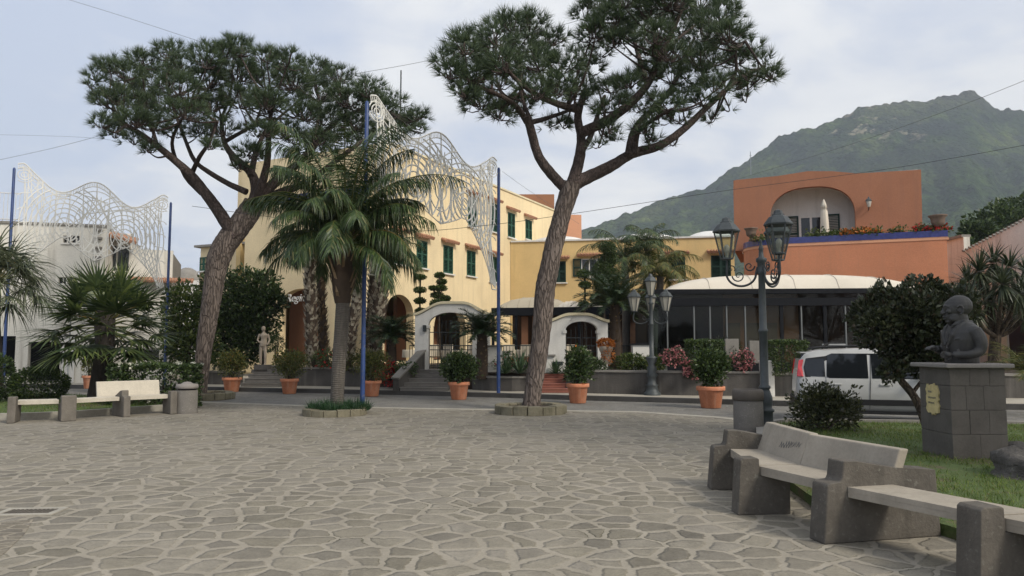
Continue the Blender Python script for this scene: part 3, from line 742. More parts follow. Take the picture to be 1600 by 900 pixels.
# porch behind the two ground floor arches
for ta,tb,zt in arches:
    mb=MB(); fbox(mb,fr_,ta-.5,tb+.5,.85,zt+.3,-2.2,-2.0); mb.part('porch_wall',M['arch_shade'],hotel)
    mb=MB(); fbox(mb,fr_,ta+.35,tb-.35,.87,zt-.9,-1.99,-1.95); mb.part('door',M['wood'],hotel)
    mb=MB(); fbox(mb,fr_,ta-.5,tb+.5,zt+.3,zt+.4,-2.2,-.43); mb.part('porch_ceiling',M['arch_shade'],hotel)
# upper storey turning back to the left
fl=Face(C0+UL*9.6,C0)
mb=MB(); mb.plate(fl.at(0,0),fl.U,fl.N,rect(0,fl.L-.004,8.3,11.2),[],.4); mb.part('upper_wall',M['yellow'],hotel)
mb=MB(); B1=C0+UR*20.2; B2=B1+UL*9.6; B3=C0+UL*9.6
mb.prism([tuple(C0+UL*.43+UR*.43),tuple(B1+UL*.43-UR*.1),tuple(B2),tuple(B3+UR*.41)],10.85,11.0); mb.part('roof',M['dome'],hotel)
mb=MB(); fb=Face(B1+UR*.02,B2+UR*.02); mb.plate(fb.at(0,0),fb.U,fb.N,rect(0,fb.L,.3,11.2),[],.3); fc=Face(B2,B3); mb.plate(fc.at(0,0),fc.U,fc.N,rect(0,fc.L,.3,11.2),[],.3); mb.part('rear_wall',M['yellow_wing'],hotel)
# ground and first floor wing to the left with the terrace on top
fw=Face(C0-UR*1.5+UL*7.4,C0-UR*1.5)
ta=fw.t(437,3); tb=fw.t(503,3); zt=fw.z(470,451)
mb=MB(); mb.plate(fw.at(0,0),fw.U,fw.N,rect(0,fw.L-.004,.3,8.45),[arch(ta,tb,.85,zt-.75,zt)],.42); mb.part('wing_wall',M['yellow'],hotel)
mb=MB(); fbox(mb,fw,-.05,fw.L+.05,8.25,8.45,.003,.10); mb.part('wing_cornice',M['cream'],hotel)
mb=MB(); fbox(mb,fw,-.05,fw.L+.02,8.452,8.80,-.3,.05); mb.part('terrace_parapet',M['bluetile'],hotel)
mb=MB(); q0=C0-UR*1.08+UL*7.4; q1=C0-UR*1.08+UL*.43; mb.prism([tuple(q0),tuple(q1),tuple(C0-UR*.01+UL*.43),tuple(C0-UR*.01+UL*7.4)],8.1,8.3); mb.part('terrace_floor',M['tile'],hotel)
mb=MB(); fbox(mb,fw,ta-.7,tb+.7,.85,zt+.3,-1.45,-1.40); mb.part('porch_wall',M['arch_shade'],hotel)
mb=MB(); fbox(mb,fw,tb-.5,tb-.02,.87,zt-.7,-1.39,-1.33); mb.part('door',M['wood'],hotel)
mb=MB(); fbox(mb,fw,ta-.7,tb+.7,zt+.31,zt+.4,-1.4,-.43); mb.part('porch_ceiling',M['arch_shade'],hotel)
def text(name,body,size,loc,rot,mat,parent=None,shear=0,ext=.008,align='CENTER'):
    c=bpy.data.curves.new(name,'FONT'); c.body=body; c.size=size; c.extrude=ext; c.shear=shear; c.align_x=align; c.align_y='CENTER'
    o=bpy.data.objects.new(name,c); COL.objects.link(o); c.materials.append(mat)
    M4=rot.copy(); 
    dg=bpy.context.evaluated_depsgraph_get(); me=bpy.data.meshes.new_from_object(o.evaluated_get(dg)); bpy.data.objects.remove(o)
    Lc=root_loc(parent) if parent is not None else Vector((0,0,0))
    me.transform(Matrix.Translation(Vector(loc)-Lc) @ M4)
    return link_mesh(name,me,parent)
def facerot(f):
    m=Matrix((f.U,UP,f.N)).transposed(); return m.to_4x4()
ts_,zs_=fw.tz(463,466)
text('sign_lettering','Reginella',.52,fw.at(ts_+.30,zs_,.03),facerot(fw),M['white'],hotel,.35,.02)
fw_t=fw.tz(425,388); 
# lower wing at the far left
pA=Vector((XX(312,40,5),40)); pB=Vector((XX(408,38.2,5),38.2)); f3=Face(pA,pB); z3=f3.z(330,386)
t3,zb=f3.tz(318,423); zt3=f3.z(318,402)
mb=MB(); mb.plate(f3.at(0,0),f3.U,f3.N,rect(0,f3.L,.1,z3),[rect(t3-.3,t3+.3,zb,zt3)],.3); mb.part('low_wing_wall',M['yellow'],hotel)
window(hotel,f3,t3,zb,.6,zt3-zb,False)
mb=MB(); fbox(mb,f3,-.25,f3.L,z3,z3+.12,-3,.25); mb.part('low_wing_roof',M['coping'],hotel)
mb=MB(); f3l=Face(pA+Vector((.4,6)),pA); mb.plate(f3l.at(0,0),f3l.U,f3l.N,rect(0,f3l.L-.01,.1,z3),[],.3); mb.part('low_wing_side',M['yellow'],hotel)
# wing closing the court
wA=Vector(fr_.at(fr_.t(797,6),0).xy); wB=Vector((XX(1148,43.5,6),43.5)); fW=Face(wA,wB); zW=8.05
holes=[]; ww=[]
for px,y0,y1,w,op in ((921,432,404,1.0,True),(1058,436,401,1.0,False),(1127,434,399,1.15,False)):
    t,z=fW.tz(px,y0); zt=fW.z(px,y1); ww.append((t,z,w,zt-z,op)); holes.append(rect(t-w/2,t+w/2,z,zt))
t,z=fW.tz(873,441); ww.append((t,z,.9,1.3,False)); holes.append(rect(t-.45,t+.45,z,z+1.3))
mb=MB(); mb.plate(fW.at(0,0),fW.U,fW.N,rect(.02,fW.L,.3,zW),holes,.4); mb.part('court_wall',M['yellow_wing'],hotel)
for t,z,w,h,op in ww: window(hotel,fW,t,z,w,h,True,op,'shutter_dark')
mb=MB(); fbox(mb,fW,.05,fW.L,zW,zW+.1,-6,.08); mb.part('court_roof',M['dome'],hotel)
for px,wd,hh,dp in ((866,4.2,.62,3.0),(1010,4.6,.75,3.6),(1118,3.4,.8,3.4),(946,2.2,.5,3.0)):
    t=fW.t(px,zW); mb=MB(); c=fW.at(t,zW+.08,-dp); mb.lathe([(wd/2*math.cos(a),hh*math.sin(a)) for a in [math.pi/2*i/8 for i in range(9)]],28,c); mb.part('roof_dome',M['dome'],hotel)
# planter boxes under four windows
def wbox(f,px,py,w,petal,label):
    t,z=f.tz(px,py); c=f.at(t,z-.02,.13); r=thing('window_box',label,'planter',c,'flower boxes under the hotel windows')
    mb=MB(); fbox(mb,f,t-w/2,t+w/2,z-.28,z-.06,.03,.27); mb.part('trough',M['terracotta'],r)
    n=700; P=np.array(c)+np.outer(rng.uniform(-w/2,w/2,n),np.array(f.U))+np.outer(rng.uniform(-.12,.14,n),np.array(f.N))+np.outer(rng.uniform(-.12,.26,n)*rng.uniform(.3,1,n),[0,0,1])
    leafmesh('greenery',P,.11,.5,M['leaf_bright'],r)
    leafmesh('flowers',P[:90]+np.array([0,0,.07])+np.array(f.N)*.05,.09,.8,M[petal],r)
p=W(626,160,41); MB().tube([(p.x,p.y,10.9),(p.x,p.y,ZZ(110,41))],.04,6).solo('roof_mast',M['iron'],(p.x,p.y,11.0),'thin dark mast rising from the hotel roof above the left pine crown','mast')
# chimney block and pink house far behind
p=W(871,345,66); r=thing('pink_house','pinkish orange house with small chimney rising behind the yellow hotel','building',(p.x,p.y,0))
mb=MB(); mb.box((XX(868,66,10),66,6.5),(4.0,4,13.2),.1); mb.part('wall',M['orange_light'],r)
zt=ZZ(309,64); mb=MB(); mb.box((XX(838,64,12),63.4,zt-1.6),(3.0,1.8,3.2)); mb.part('roof_turret',M['arch_shade'],r)
mb=MB(); mb.box((XX(855,64,12),63.6,zt-1.4),(.5,1.2,2.6)); mb.part('chimney',M['white'],r)
# ------------------ the orange house
oA=Vector((XX(1160,33.0,5),33.0)); oB=Vector((XX(1481,30.2,5),30.2)); fO=Face(oA,oB)
orange=thing('orange_house','terracotta orange house with arched loggia and blue tiled terrace','building',(oA.x,oA.y,0))
zO=fO.z(1470,374)
BK=-fO.N*9
cen=fO.at(1.6,0,-1.6)
poly=[tuple((cen+fO.N*1.6*math.cos(a)-fO.U*1.6*math.sin(a)).xy) for a in [math.pi/2*i/8 for i in range(9)]][::-1]
poly+= [tuple(oB),tuple((v2(oB)+BK).xy),tuple((v2(oA)+BK).xy)]
MB().prism(poly,.3,zO).part('lower_wall',M['orange'],orange)
def offs(poly,k): 
    c=Vector((sum(p[0] for p in poly)/len(poly),sum(p[1] for p in poly)/len(poly))); return [tuple(c+(Vector(p)-c)*k) for p in poly]
MB().prism(offs(poly,1.012),zO-.02,zO+.07).part('cornice',M['orange_light'],orange)
zP=fO.z(1470,361)
MB().prism(offs(poly,1.006),zO+.07,zO+.11).part('terrace_floor',M['tile'],orange)
pth=[p for p in offs(poly,1.008)][:10]; q=band(pth,.22,1)
MB().prism(q,zO+.11,zP+.03).part('terrace_parapet',M['bluetile'],orange)
fU=Face(fO.at(-.2,0,-1.7).xy,fO.at(fO.L-1.0,0,-1.7).xy)
tl=fU.t(1146,8); tr=fU.t(1439,8)
top=[]
for px,py in ((1439,265),(1340,271),(1300,267.5),(1262,267.5),(1215,275),(1146,281.5)): top.append(fU.tz(px,py))
aL=fU.t(1204,7); aR=fU.t(1337,7); zs=fU.z(1240,338); zt=fU.z(1275,291); z0=zO+.115
ell=[(aL,z0),(aR,z0)]+[((aL+aR)/2+(aR-aL)/2*(abs(math.cos(x))**.8)*(1 if math.cos(x)>0 else -1),zs+(zt-zs)*math.sin(x)**.9) for x in [math.pi*i/20 for i in range(21)]]
mb=MB(); mb.plate(fU.at(0,0),fU.U,fU.N,[(tl,z0-.02),(tr,z0-.02)]+top,[[(a,max(b,z0)) for a,b in ell]],.3); mb.part('upper_wall',M['orange_deep'],orange)
mb=MB(); fbox(mb,fU,tl+.02,tr-.02,z0,zt+.35,-1.6,-1.45); mb.part('loggia_wall',M['white'],orange)
mb=MB(); fbox(mb,fU,tl+.02,tr-.02,zt+.35,zt+.5,-5.5,-.31); mb.part('roof',M['dome'],orange)
mb=MB(); fbox(mb,fU,tl,tl+.3,z0,zt+.3,-5.5,-.31); fbox(mb,fU,tr-.3,tr,z0,zt+.3,-5.5,-.31); mb.part('side_wall',M['orange'],orange)
mb=MB(); fbox(mb,fU,aL-.3,aR+.3,zt+.12,zt+.2,-1.45,-.31); mb.part('loggia_ceiling',M['white'],orange)
fD=Face(fU.at(0,0,-1.45).xy,fU.at(fU.L,0,-1.45).xy)
ta=fD.t(1249,6.6); tb=fD.t(1287,6.6); zd=fD.z(1270,337)
mb=MB(); fbox(mb,fD,ta,tb,z0,zd,.003,.02); dr=mb.part('door',M['black'],orange)
mb=MB()
for a in (ta,(ta+tb)/2-.05,tb-.09): fbox(mb,fD,a,a+.1,z0,zd,.022,.07)
fbox(mb,fD,ta+.1,(ta+tb)/2-.05,zd-.1,zd,.022,.07); fbox(mb,fD,(ta+tb)/2+.05,tb-.09,zd-.1,zd,.022,.07); mb.part('frame',M['white'],dr)
mb=MB(); fbox(mb,fD,ta+.1,tb-.1,z0,zd-.1,.024,.03); mb.part('pane',M['windowglass'],dr)
for s0,s1 in ((fD.t(1228,6.6),ta-.02),(tb+.02,fD.t(1313,6.6))):
    mb=MB(); shutter_leaf(mb,fD,s0,s1,z0,zd+.02,.01); mb.part('shutter',M['shutter_dark'],dr)
# terrace furniture
pc=fU.at(fU.t(1287,7),z0,.75); r=thing('closed_parasol','cream parasol folded shut on the blue tiled terrace','parasol',pc)
zt_=ZZ(311,pc.y)-pc.z; mb=MB(); mb.tube([pc,pc+UP*(zt_-.05)],.03,8); mb.part('pole',M['white'],r)
prof=[];mb=MB();V=[];n=20;F=[];zsn=[.12,.35,.7,1.1,1.5,zt_-.42,zt_-.40,zt_-.25,zt_-.02]
rs=[.14,.165,.16,.15,.13,.085,.125,.10,.025]
for i,(z,rr) in enumerate(zip(zsn,rs)):
    for k in range(n):
        t=2*math.pi*k/n; q=rr*(1+.22*math.sin(k*math.pi*.8+i*.3)); V.append(pc+Vector((q*math.cos(t),q*math.sin(t),z)))
for i in range(len(zsn)-1):
    for k in range(n): k2=(k+1)%n; F.append((i*n+k,i*n+k2,(i+1)*n+k2,(i+1)*n+k))
mb.add(V,F,0,True); mb.part('canopy',M['fabric'],r)
mb=MB(); mb.lathe([(.28,0),(.28,.05),(.05,.07),(.04,.25)],16,pc); mb.part('base',M['coping'],r)
urn=[(.10,0),(.12,.03),(.06,.10),(.07,.16),(.17,.22),(.20,.32),(.21,.45),(.27,.50),(.28,.54),(.22,.54),(.18,.46)]
def place_urn(px,label,sc_=1.0):
    t=fO.t(px,zP); c=fO.at(max(t,.4),zP,-.35 if t<1 else -.12); 
    MB().lathe([(a*1.25*sc_,b*1.2*sc_) for a,b in urn],20,c).solo('terrace_urn',M['urn'],c,label,'urn','stone urns on the terrace parapet')
def geraniums(label,pa,pb,n,petal,m_):
    ta,tb=fO.t(pa,6),fO.t(pb,6); c=fO.at((ta+tb)/2,zP+.03,-.15); r=thing('geranium_row',label,'flowers',c,'flowers along the blue terrace parapet')
    t=rng.uniform(0,1,n); P=np.array([tuple(fO.at(ta+(tb-ta)*k,zP+.0,-.16)) for k in t])+np.stack([rng.normal(0,.10,n),rng.normal(0,.10,n),np.abs(rng.normal(0,.14,n))+.0],1)
    leafmesh('foliage',P,.12,.6,M['leaf_bright'],r)
    if petal: k=rng.choice(n,m_,replace=False); Q=np.repeat(P[k],5,0)+np.array([0,-.05,.07]); leafmesh('flowers',Q,.10,.8,M[petal],r)
geraniums('sparse green plants on the left bend of the blue parapet',1176,1200,160,None,0)
geraniums('green trailing plants below the closed parasol on the blue parapet',1262,1315,520,None,0)
geraniums('orange red geraniums to the right of the closed parasol',1317,1376,560,'petal_orange',70)
geraniums('low green tuft under the wall lantern on the blue parapet',1390,1415,170,'petal_orange',5)
geraniums('red geraniums around the right stone urn',1430,1482,520,'petal_red',70)
place_urn(1161,'small stone urn on the left end of the blue terrace parapet',.9); place_urn(1467,'wide stone urn on the right corner of the blue terrace parapet',1.05)
lc=fU.at(fU.t(1357,7.6),ZZ(340,fU.A.y),.0); r=thing('wall_lantern','small lantern on a bracket fixed to the orange upper wall','lantern',lc)
mb=MB(); mb.tube([lc+fU.N*.0,lc+fU.N*.14+UP*.0,lc+fU.N*.24+UP*.12],.02,6); mb.part('bracket',M['iron'],r)
mb=MB(); mb.lathe([(.07,.1),(.13,.36),(.12,.37)],6,lc+fU.N*.24); mb.part('glass',M['lampglass_milky'],r)
mb=MB(); mb.lathe([(.16,.37),(.10,.46),(.04,.49),(.03,.56),(0,.58)],6,lc+fU.N*.24); mb.part('cap',M['greyiron'],r)
# ------------------ glazed restaurant pavilion
def dome_awning(mb,f,t0,t1,o0,o1,z0,h,nx=30,ny=14,pa=3.2):
    V=[];F=[]
    for j in range(ny+1):
        for i in range(nx+1):
            u=2*i/nx-1; w=2*j/ny-1
            z=z0+h*(max(0,1-abs(u)**pa)**.6)*(max(0,1-abs(w)**2.6)**.55)
            V.append(f.at(t0+(t1-t0)*i/nx,z,o0+(o1-o0)*j/ny))
    for j in range(ny):
        for i in range(nx): a=j*(nx+1)+i; F.append((a,a+1,a+nx+2,a+nx+1))
    mb.add(V,F,0,True)
    for k in range(1,6):   # seams
        i=int(nx*k/6); mb.tube([V[j*(nx+1)+i]+UP*.012 for j in range(ny+1)],.014,4)
fP=Face((XX(1012,26,2.5),26.0),(XX(1500,25.2,2.5),25.2))
pav=thing('glass_pavilion','long dark framed glass restaurant pavilion with cream vaulted awning roof','pavilion',(fP.A.x,fP.A.y,.75))
zf0=fP.z(1100,466+12); zf1=fP.z(1100,466); zt0=fP.z(1100,459.5); zt1=fP.z(1100,452)
DPT=-4.6
mb=MB(); fbox(mb,fP,-.1,fP.L,zt0,zt1,-.16,.10); mb.part('fascia_beam',M['darkmetal'],pav)
mb=MB(); fbox(mb,fP,0,fP.L,zf0,zf1,-.12,.04); mb.part('transom_beam',M['darkmetal'],pav)
mb=MB(); fbox(mb,fP,0,fP.L,.70,1.02,-.14,.03); mb.part('bottom_rail',M['darkmetal'],pav)
divs=[1012,1043,1085,1110,1136,1165,1222,1253,1290,1322,1358,1398,1440,1480,1500]
tt=[fP.t(p,2.2) for p in divs]; tt[0]=0.0; tt[-1]=fP.L
for i,t in enumerate(tt):
    w=.11 if i in (0,6,8,len(tt)-1) else .045
    mb=MB(); fbox(mb,fP,min(max(t-w/2,0),fP.L-w),min(max(t+w/2,w),fP.L),1.02,zf0,-.10,.0); mb.part('post',M['darkmetal'] if w>.1 else M['steel'],pav)
for i in range(len(tt)-1):
    mb=MB(); fbox(mb,fP,tt[i]+.03,tt[i+1]-.03,1.03,zf0-.01,-.055,-.045); mb.part('glass_panel',M['pavglass'],pav)
mb=MB(); fbox(mb,fP,.02,fP.L-.02,zf1+.005,zt0-.005,-.055,-.045); mb.part('transom_glass',M['pavglass'],pav)
mb=MB(); fbox(mb,fP,-.1,fP.L,zt1-.1,zt1-.03,DPT,-.17); mb.part('ceiling',M['wood'],pav)
mb=MB(); fbox(mb,fP,0,fP.L,.60,.76,DPT,-.15); mb.part('floor',M['redsteps'],pav)
mb=MB(); fbox(mb,fP,0,fP.L,.76,zt1-.1,DPT-.1,DPT); mb.part('back_wall',M['wood'],pav)
mb=MB(); fbox(mb,fP,-.02,.05,.76,zt1-.1,DPT,-.15); mb.part('end_wall',M['black'],pav)
ta,tb=fP.t(1136,2),fP.t(1256,2)
mb=MB(); fbox(mb,fP,ta,tb,.76,zf1+.2,-.62,-.55); mb.part('inner_partition',M['arch_shade'],pav)
for a,b_ in ((1138,1162),(1172,1221)):
    mb=MB(); fbox(mb,fP,fP.t(a,2),fP.t(b_,2),1.05,fP.z(1150,504),-.54,-.50); mb.part('menu_board',M['blind'],pav)
mb=MB(); V=[];F=[]; n=24; ca,cb=fP.t(1018,2),fP.t(1031,2)
for j,(z,k) in enumerate(((zf0,1.0),(2.0,.8),(1.5,.55),(1.05,.75))):
    for i in range(n+1): V.append(fP.at((ca+cb)/2+(i/n-.5)*(cb-ca)*k,z,-.25+.05*math.sin(i*1.7)))
for j in range(3):
    for i in range(n): a=j*(n+1)+i; F.append((a,a+1,a+n+2,a+n+1))
mb.add(V,F,0,True); mb.part('curtain',M['curtain'],pav)
mb=MB(); dome_awning(mb,fP,fP.t(1044,3.5),fP.t(1452,3.5),-.1,-3.6,zt1+.005,fP.z(1250,427)-zt1+.08); mb.part('awning_roof',M['fabric'],pav)
# dining tables seen through the glass
for px,o in ((1060,-1.4),(1098,-2.2),(1300,-1.6),(1345,-2.4),(1385,-1.3),(1272,-2.6)):
    c=fP.at(fP.t(px,1.5),.76,o); r=thing('dining_table','cream clothed dining table inside the dark glass pavilion','table',c,'dining tables inside the glass pavilion')
    mb=MB(); mb.lathe([(.52,.30),(.50,.55),(.48,.73),(.47,.745),(0,.75)],20,c); mb.part('tablecloth',M['cloth'],r)
    mb=MB(); mb.tube([c,c+UP*.7],.05,8); mb.lathe([(.25,0),(.25,.03),(.05,.05)],12,c); mb.part('leg',M['iron'],r)
# ------------------ smaller canopy in the court
fQ=Face((XX(768,34.5,2.5),34.5),(XX(1000,33.0,2.5),33.0))
can=thing('court_canopy','low dark terrace canopy with taupe vaulted roof beside the right pine trunk','pavilion',(fQ.A.x,fQ.A.y,.75))
z0,z1=fQ.z(800,493),fQ.z(800,481)
mb=MB(); fbox(mb,fQ,0,fQ.L,z0,z1,-.15,.05); mb.part('fascia_beam',M['darkmetal'],can)
for px in (770,806,862,905,950,996):
    t=fQ.t(px,2); mb=MB(); fbox(mb,fQ,max(0,t-.06),t+.06,.75,z0,-.12,0); mb.part('post',M['darkmetal'],can)
mb=MB(); fbox(mb,fQ,0,fQ.L,.75,z1-.05,-4.6,-4.5); mb.part('back_wall',M['wood'],can)
mb=MB(); fbox(mb,fQ,0,fQ.L,z1-.1,z1-.03,-4.5,-.16); mb.part('ceiling',M['wood'],can)
for a,b_ in ((812,822),(829,835)):
    mb=MB(); fbox(mb,fQ,fQ.t(a,2),fQ.t(b_,2),.8,z0-.03,-.5,-.4); mb.part('curtain',M['arch_shade'],can)
mb=MB(); dome_awning(mb,fQ,fQ.t(774,3.4),fQ.t(880,3.4),0,-4.2,z1+.004,fQ.z(830,461)-z1,24,12,2.6); mb.part('canopy_roof',rough_mat('taupe_canvas',(.42,.37,.28),.08,.8,60,.9,.05,.003),can)
mb=MB(); dome_awning(mb,fQ,fQ.t(868,3.4),fQ.t(906,3.4),.03,-4.1,z1+.006,fQ.z(880,468)-z1,16,10,2.2); mb.part('canopy_roof',M['fabric'],can)
mb=MB(); dome_awning(mb,fQ,fQ.t(893,3.4),fQ.t(960,3.4),.06,-4.0,z1+.008,fQ.z(920,470)-z1,16,10,2.2); mb.part('canopy_roof',M['fabric_grey'],can)
# ------------------ white houses on the left
hA=Vector((XX(-120,28.2,4),28.2)); hB=Vector((XX(163,29.8,4),29.8)); fH=Face(hA,hB)
wh=thing('white_house','weathered white two storey house with railed flat roof on the left','building',(hB.x,hB.y,.12))
zH=fH.z(60,351)
def pr(f,a,b_,ya,yb): 
    return rect(f.t(a,3),f.t(b_,3),max(f.z((a+b_)/2,yb),.14),f.z((a+b_)/2,ya))
ops=[pr(fH,-25,27,525,588),pr(fH,47,97,534,597),pr(fH,93,104,368,379),pr(fH,106,119,368,379),pr(fH,89,101,433,443),pr(fH,104,117,433,443)]
dW=arch(fH.t(139,2),fH.t(157,2),fH.z(148,556),fH.z(148,537),fH.z(148,530))
mb=MB(); mb.plate(fH.at(0,0),fH.U,fH.N,rect(0,fH.L,.1,zH),ops+[dW],.3); mb.part('front_wall',M['white_old'],wh)
mb=MB(); fbox(mb,fH,0,fH.L,.1,zH-.1,-3.2,-3.0); mb.part('back_wall',M['black'],wh)
mb=MB(); fbox(mb,fH,0,fH.L,zH-.1,zH,-6,-.31); mb.part('roof',M['coping'],wh)
mb=MB(); fbox(mb,fH,fH.L-.3,fH.L,.1,zH-.1,-6,-.31); mb.part('side_wall',M['white_old'],wh)
mb=MB(); fbox(mb,fH,-.1,fH.L+.04,zH,zH+.09,-.35,.06); mb.part('roof_coping',M['coping'],wh)
for o in ops[2:]:
    (t0,z0),(t1,_),(_,z1),_=o; mb=MB(); fbox(mb,fH,t0,t1,z0,z1,-.2,-.18); wp=mb.part('window',M['windowglass'],wh); mb=MB(); fbox(mb,fH,(t0+t1)/2-.02,(t0+t1)/2+.02,z0,z1,-.17,-.13); fbox(mb,fH,t0-.05,t1+.05,z0-.07,z0-.01,-.05,.06); mb.part('frame',M['white'],wp)
mb=MB(); t0=fH.t(98,2); t1=fH.t(119,2); zb=.13; zt=fH.z(108,527); fbox(mb,fH,t0,t1,zb,zt,.01,.06); dr=mb.part('shop_door_panel',M['white'],wh)
for (ya,yb) in ((538,549),(552,555),(558,570)):
    mb=MB(); fbox(mb,fH,fH.t(102,2),fH.t(112,2),fH.z(107,yb),fH.z(107,ya),.062,.07); mb.part('notice',M['paper'],dr)
mb=MB()
for k in range(5):
    t=fH.t(141+k*3.5,2); mb.tube([fH.at(t,fH.z(148,556),-.1),fH.at(t,fH.z(148,532),-.1)],.014,5)
mb.part('window_grille',M['iron'],wh)
mb=MB(); zr=zH+.09
for k in range(46):
    t=fH.t(-100,4)+k*.14; mb.tube([fH.at(t,zr,-.1),fH.at(t,zr+1.15,-.1)],.012,4)
    if t>fH.t(27,5): break
for z in (zr+.1,zr+1.15): mb.tube([fH.at(fH.t(-100,4),z,-.1),fH.at(fH.t(27,5),z,-.1)],.018,4)
mb.part('roof_railing',M['white'],wh)
mb=MB()
for z,y in ((0,350),(0,363),(0,378),(0,393)):
    zz=fH.z(154,y+ 8); fbox(mb,fH,fH.t(145,4),fH.t(157,4),zz-.08,zz,.003,.16)
mb.part('wall_ledge',M['coping'],wh)
# lower set back part with the balcony door
gA=Vector((XX(150,30.6,4),30.6)); gB=Vector((XX(268,31.6,4),31.6)); fG=Face(gA,gB)
wl=thing('white_annex','lower white annex with dark balcony doors under a small tiled canopy','building',(gB.x,gB.y,.12))
zG=fG.z(230,390); zD=fG.z(180,364)
ops=[pr(fG,162,178,384,423),pr(fG,180,198,384,423)]
lw=pr(fG,209,251,546,563)
mb=MB(); mb.plate(fG.at(0,0),fG.U,fG.N,[(0,.1),(fG.L,.1),(fG.L,zG),(fG.t(202,5),zG),(fG.t(202,5),zD),(0,zD)],ops+[lw],.3); mb.part('front_wall',M['white_old'],wl)
for o in ops:
    (t0,z0),(t1,_),(_,z1),_=o; mb=MB(); fbox(mb,fG,t0+.02,t1-.02,z0,z1,-.15,-.10); mb.part('balcony_door',M['windowglass'],wl)
(t0,z0),(t1,_),(_,z1),_=lw; mb=MB(); fbox(mb,fG,t0,t1,z0,z1,-.2,-.17); mb.part('shop_window',M['windowglass'],wl)
mb=MB(); fbox(mb,fG,t0-.08,t1+.08,z1,z1+.07,.003,.07); mb.part('window_lintel',M['coping'],wl)
mb=MB(); fbox(mb,fG,0,fG.L,zG-.2,zG-.1,-5,-.31); fbox(mb,fG,fG.L-.3,fG.L,.1,zG-.2,-5,-.31); mb.part('roof',M['coping'],wl)
mb=MB()
for k in range(16):
    ta=fG.t(160,6)+ (fG.t(218,6)-fG.t(160,6))*k/16; z_=fG.z(160,366)+(fG.z(218,382)-fG.z(160,366))*k/16
    mb.tube([fG.at(ta,z_+.2,.003),fG.at(ta,z_-.05,.75)],.075,6)
mb.part('door_canopy',M['tile'],wl)
mb=MB(); zc=fG.z(240,439); 
for k in range(22):
    t=fG.t(206,3)+k*.11; mb.tube([fG.at(t,zc+.12,.003),fG.at(t,zc-.05,.5)],.06,6)
mb.part('shop_awning_tiles',M['tile'],wl)
# cream ridge house and small dome beyond
p=W(293,440,60); r=thing('domed_chapel','small grey domed chapel roof far beyond the left pine','building',(p.x,p.y,0))
zt=ZZ(418,60); mb=MB(); mb.box((XX(296,60,6),60,(zt-1.2)/2),(3.4,3.2,zt-1.2)); mb.part('wall',M['white'],r)
mb=MB(); c=(XX(292,60,6),60,zt-1.2); mb.lathe([(1.05*math.cos(a),1.2*math.sin(a)) for a in [math.pi/2*i/8 for i in range(9)]],20,c); mb.part('dome',M['coping'],r)
# ------------------ pale house on the right behind the dracaena
kA=Vector((XX(1478,36,5),36)); kB=Vector((XX(1700,27,5),27)); fK=Face(kA,kB)
kh=thing('pale_house','grey white house with sloping tiled roof edge behind the dracaena','building',(kA.x,kA.y,0))
za=fK.z(1505,393); zb=fK.z(1600,345)
t0=fK.t(1508,5); t1=fK.L
zb2=za+(zb-za)*(t1-t0)/(fK.t(1600,5)-t0)
mb=MB(); mb.plate(fK.at(0,0),fK.U,fK.N,[(0,.1),(t1,.1),(t1,zb2),(t0,za),(t0,fK.z(1490,374)),(0,fK.z(1483,374))],[],.3); mb.part('wall',M['white_old'],kh)
mb=MB(); n=30
for k in range(n):
    t=t0+(t1-t0)*k/n; z=za+(zb2-za)*k/n; mb.tube([fK.at(t,z+.02,.08),fK.at(t,z+.10,-.6)],.06,6)
mb.part('roof_edge',M['coping'],kh)
mb=MB(); fbox(mb,fK,0,t0,fK.z(1490,374),fK.z(1490,374)+.12,-.35,.08); mb.part('coping',M['coping'],kh)
mb=MB(); t_=fK.t(1562,2.5); fbox(mb,fK,t_-.9,t_+.5,.12,fK.z(1560,455),.02,.06); mb.part('door',M['cream'],kh)
mb=MB(); t_=fK.t(1590,2.5); fbox(mb,fK,t_-.5,t_+1.2,.12,fK.z(1560,452),.02,.06); mb.part('window',M['windowglass'],kh)
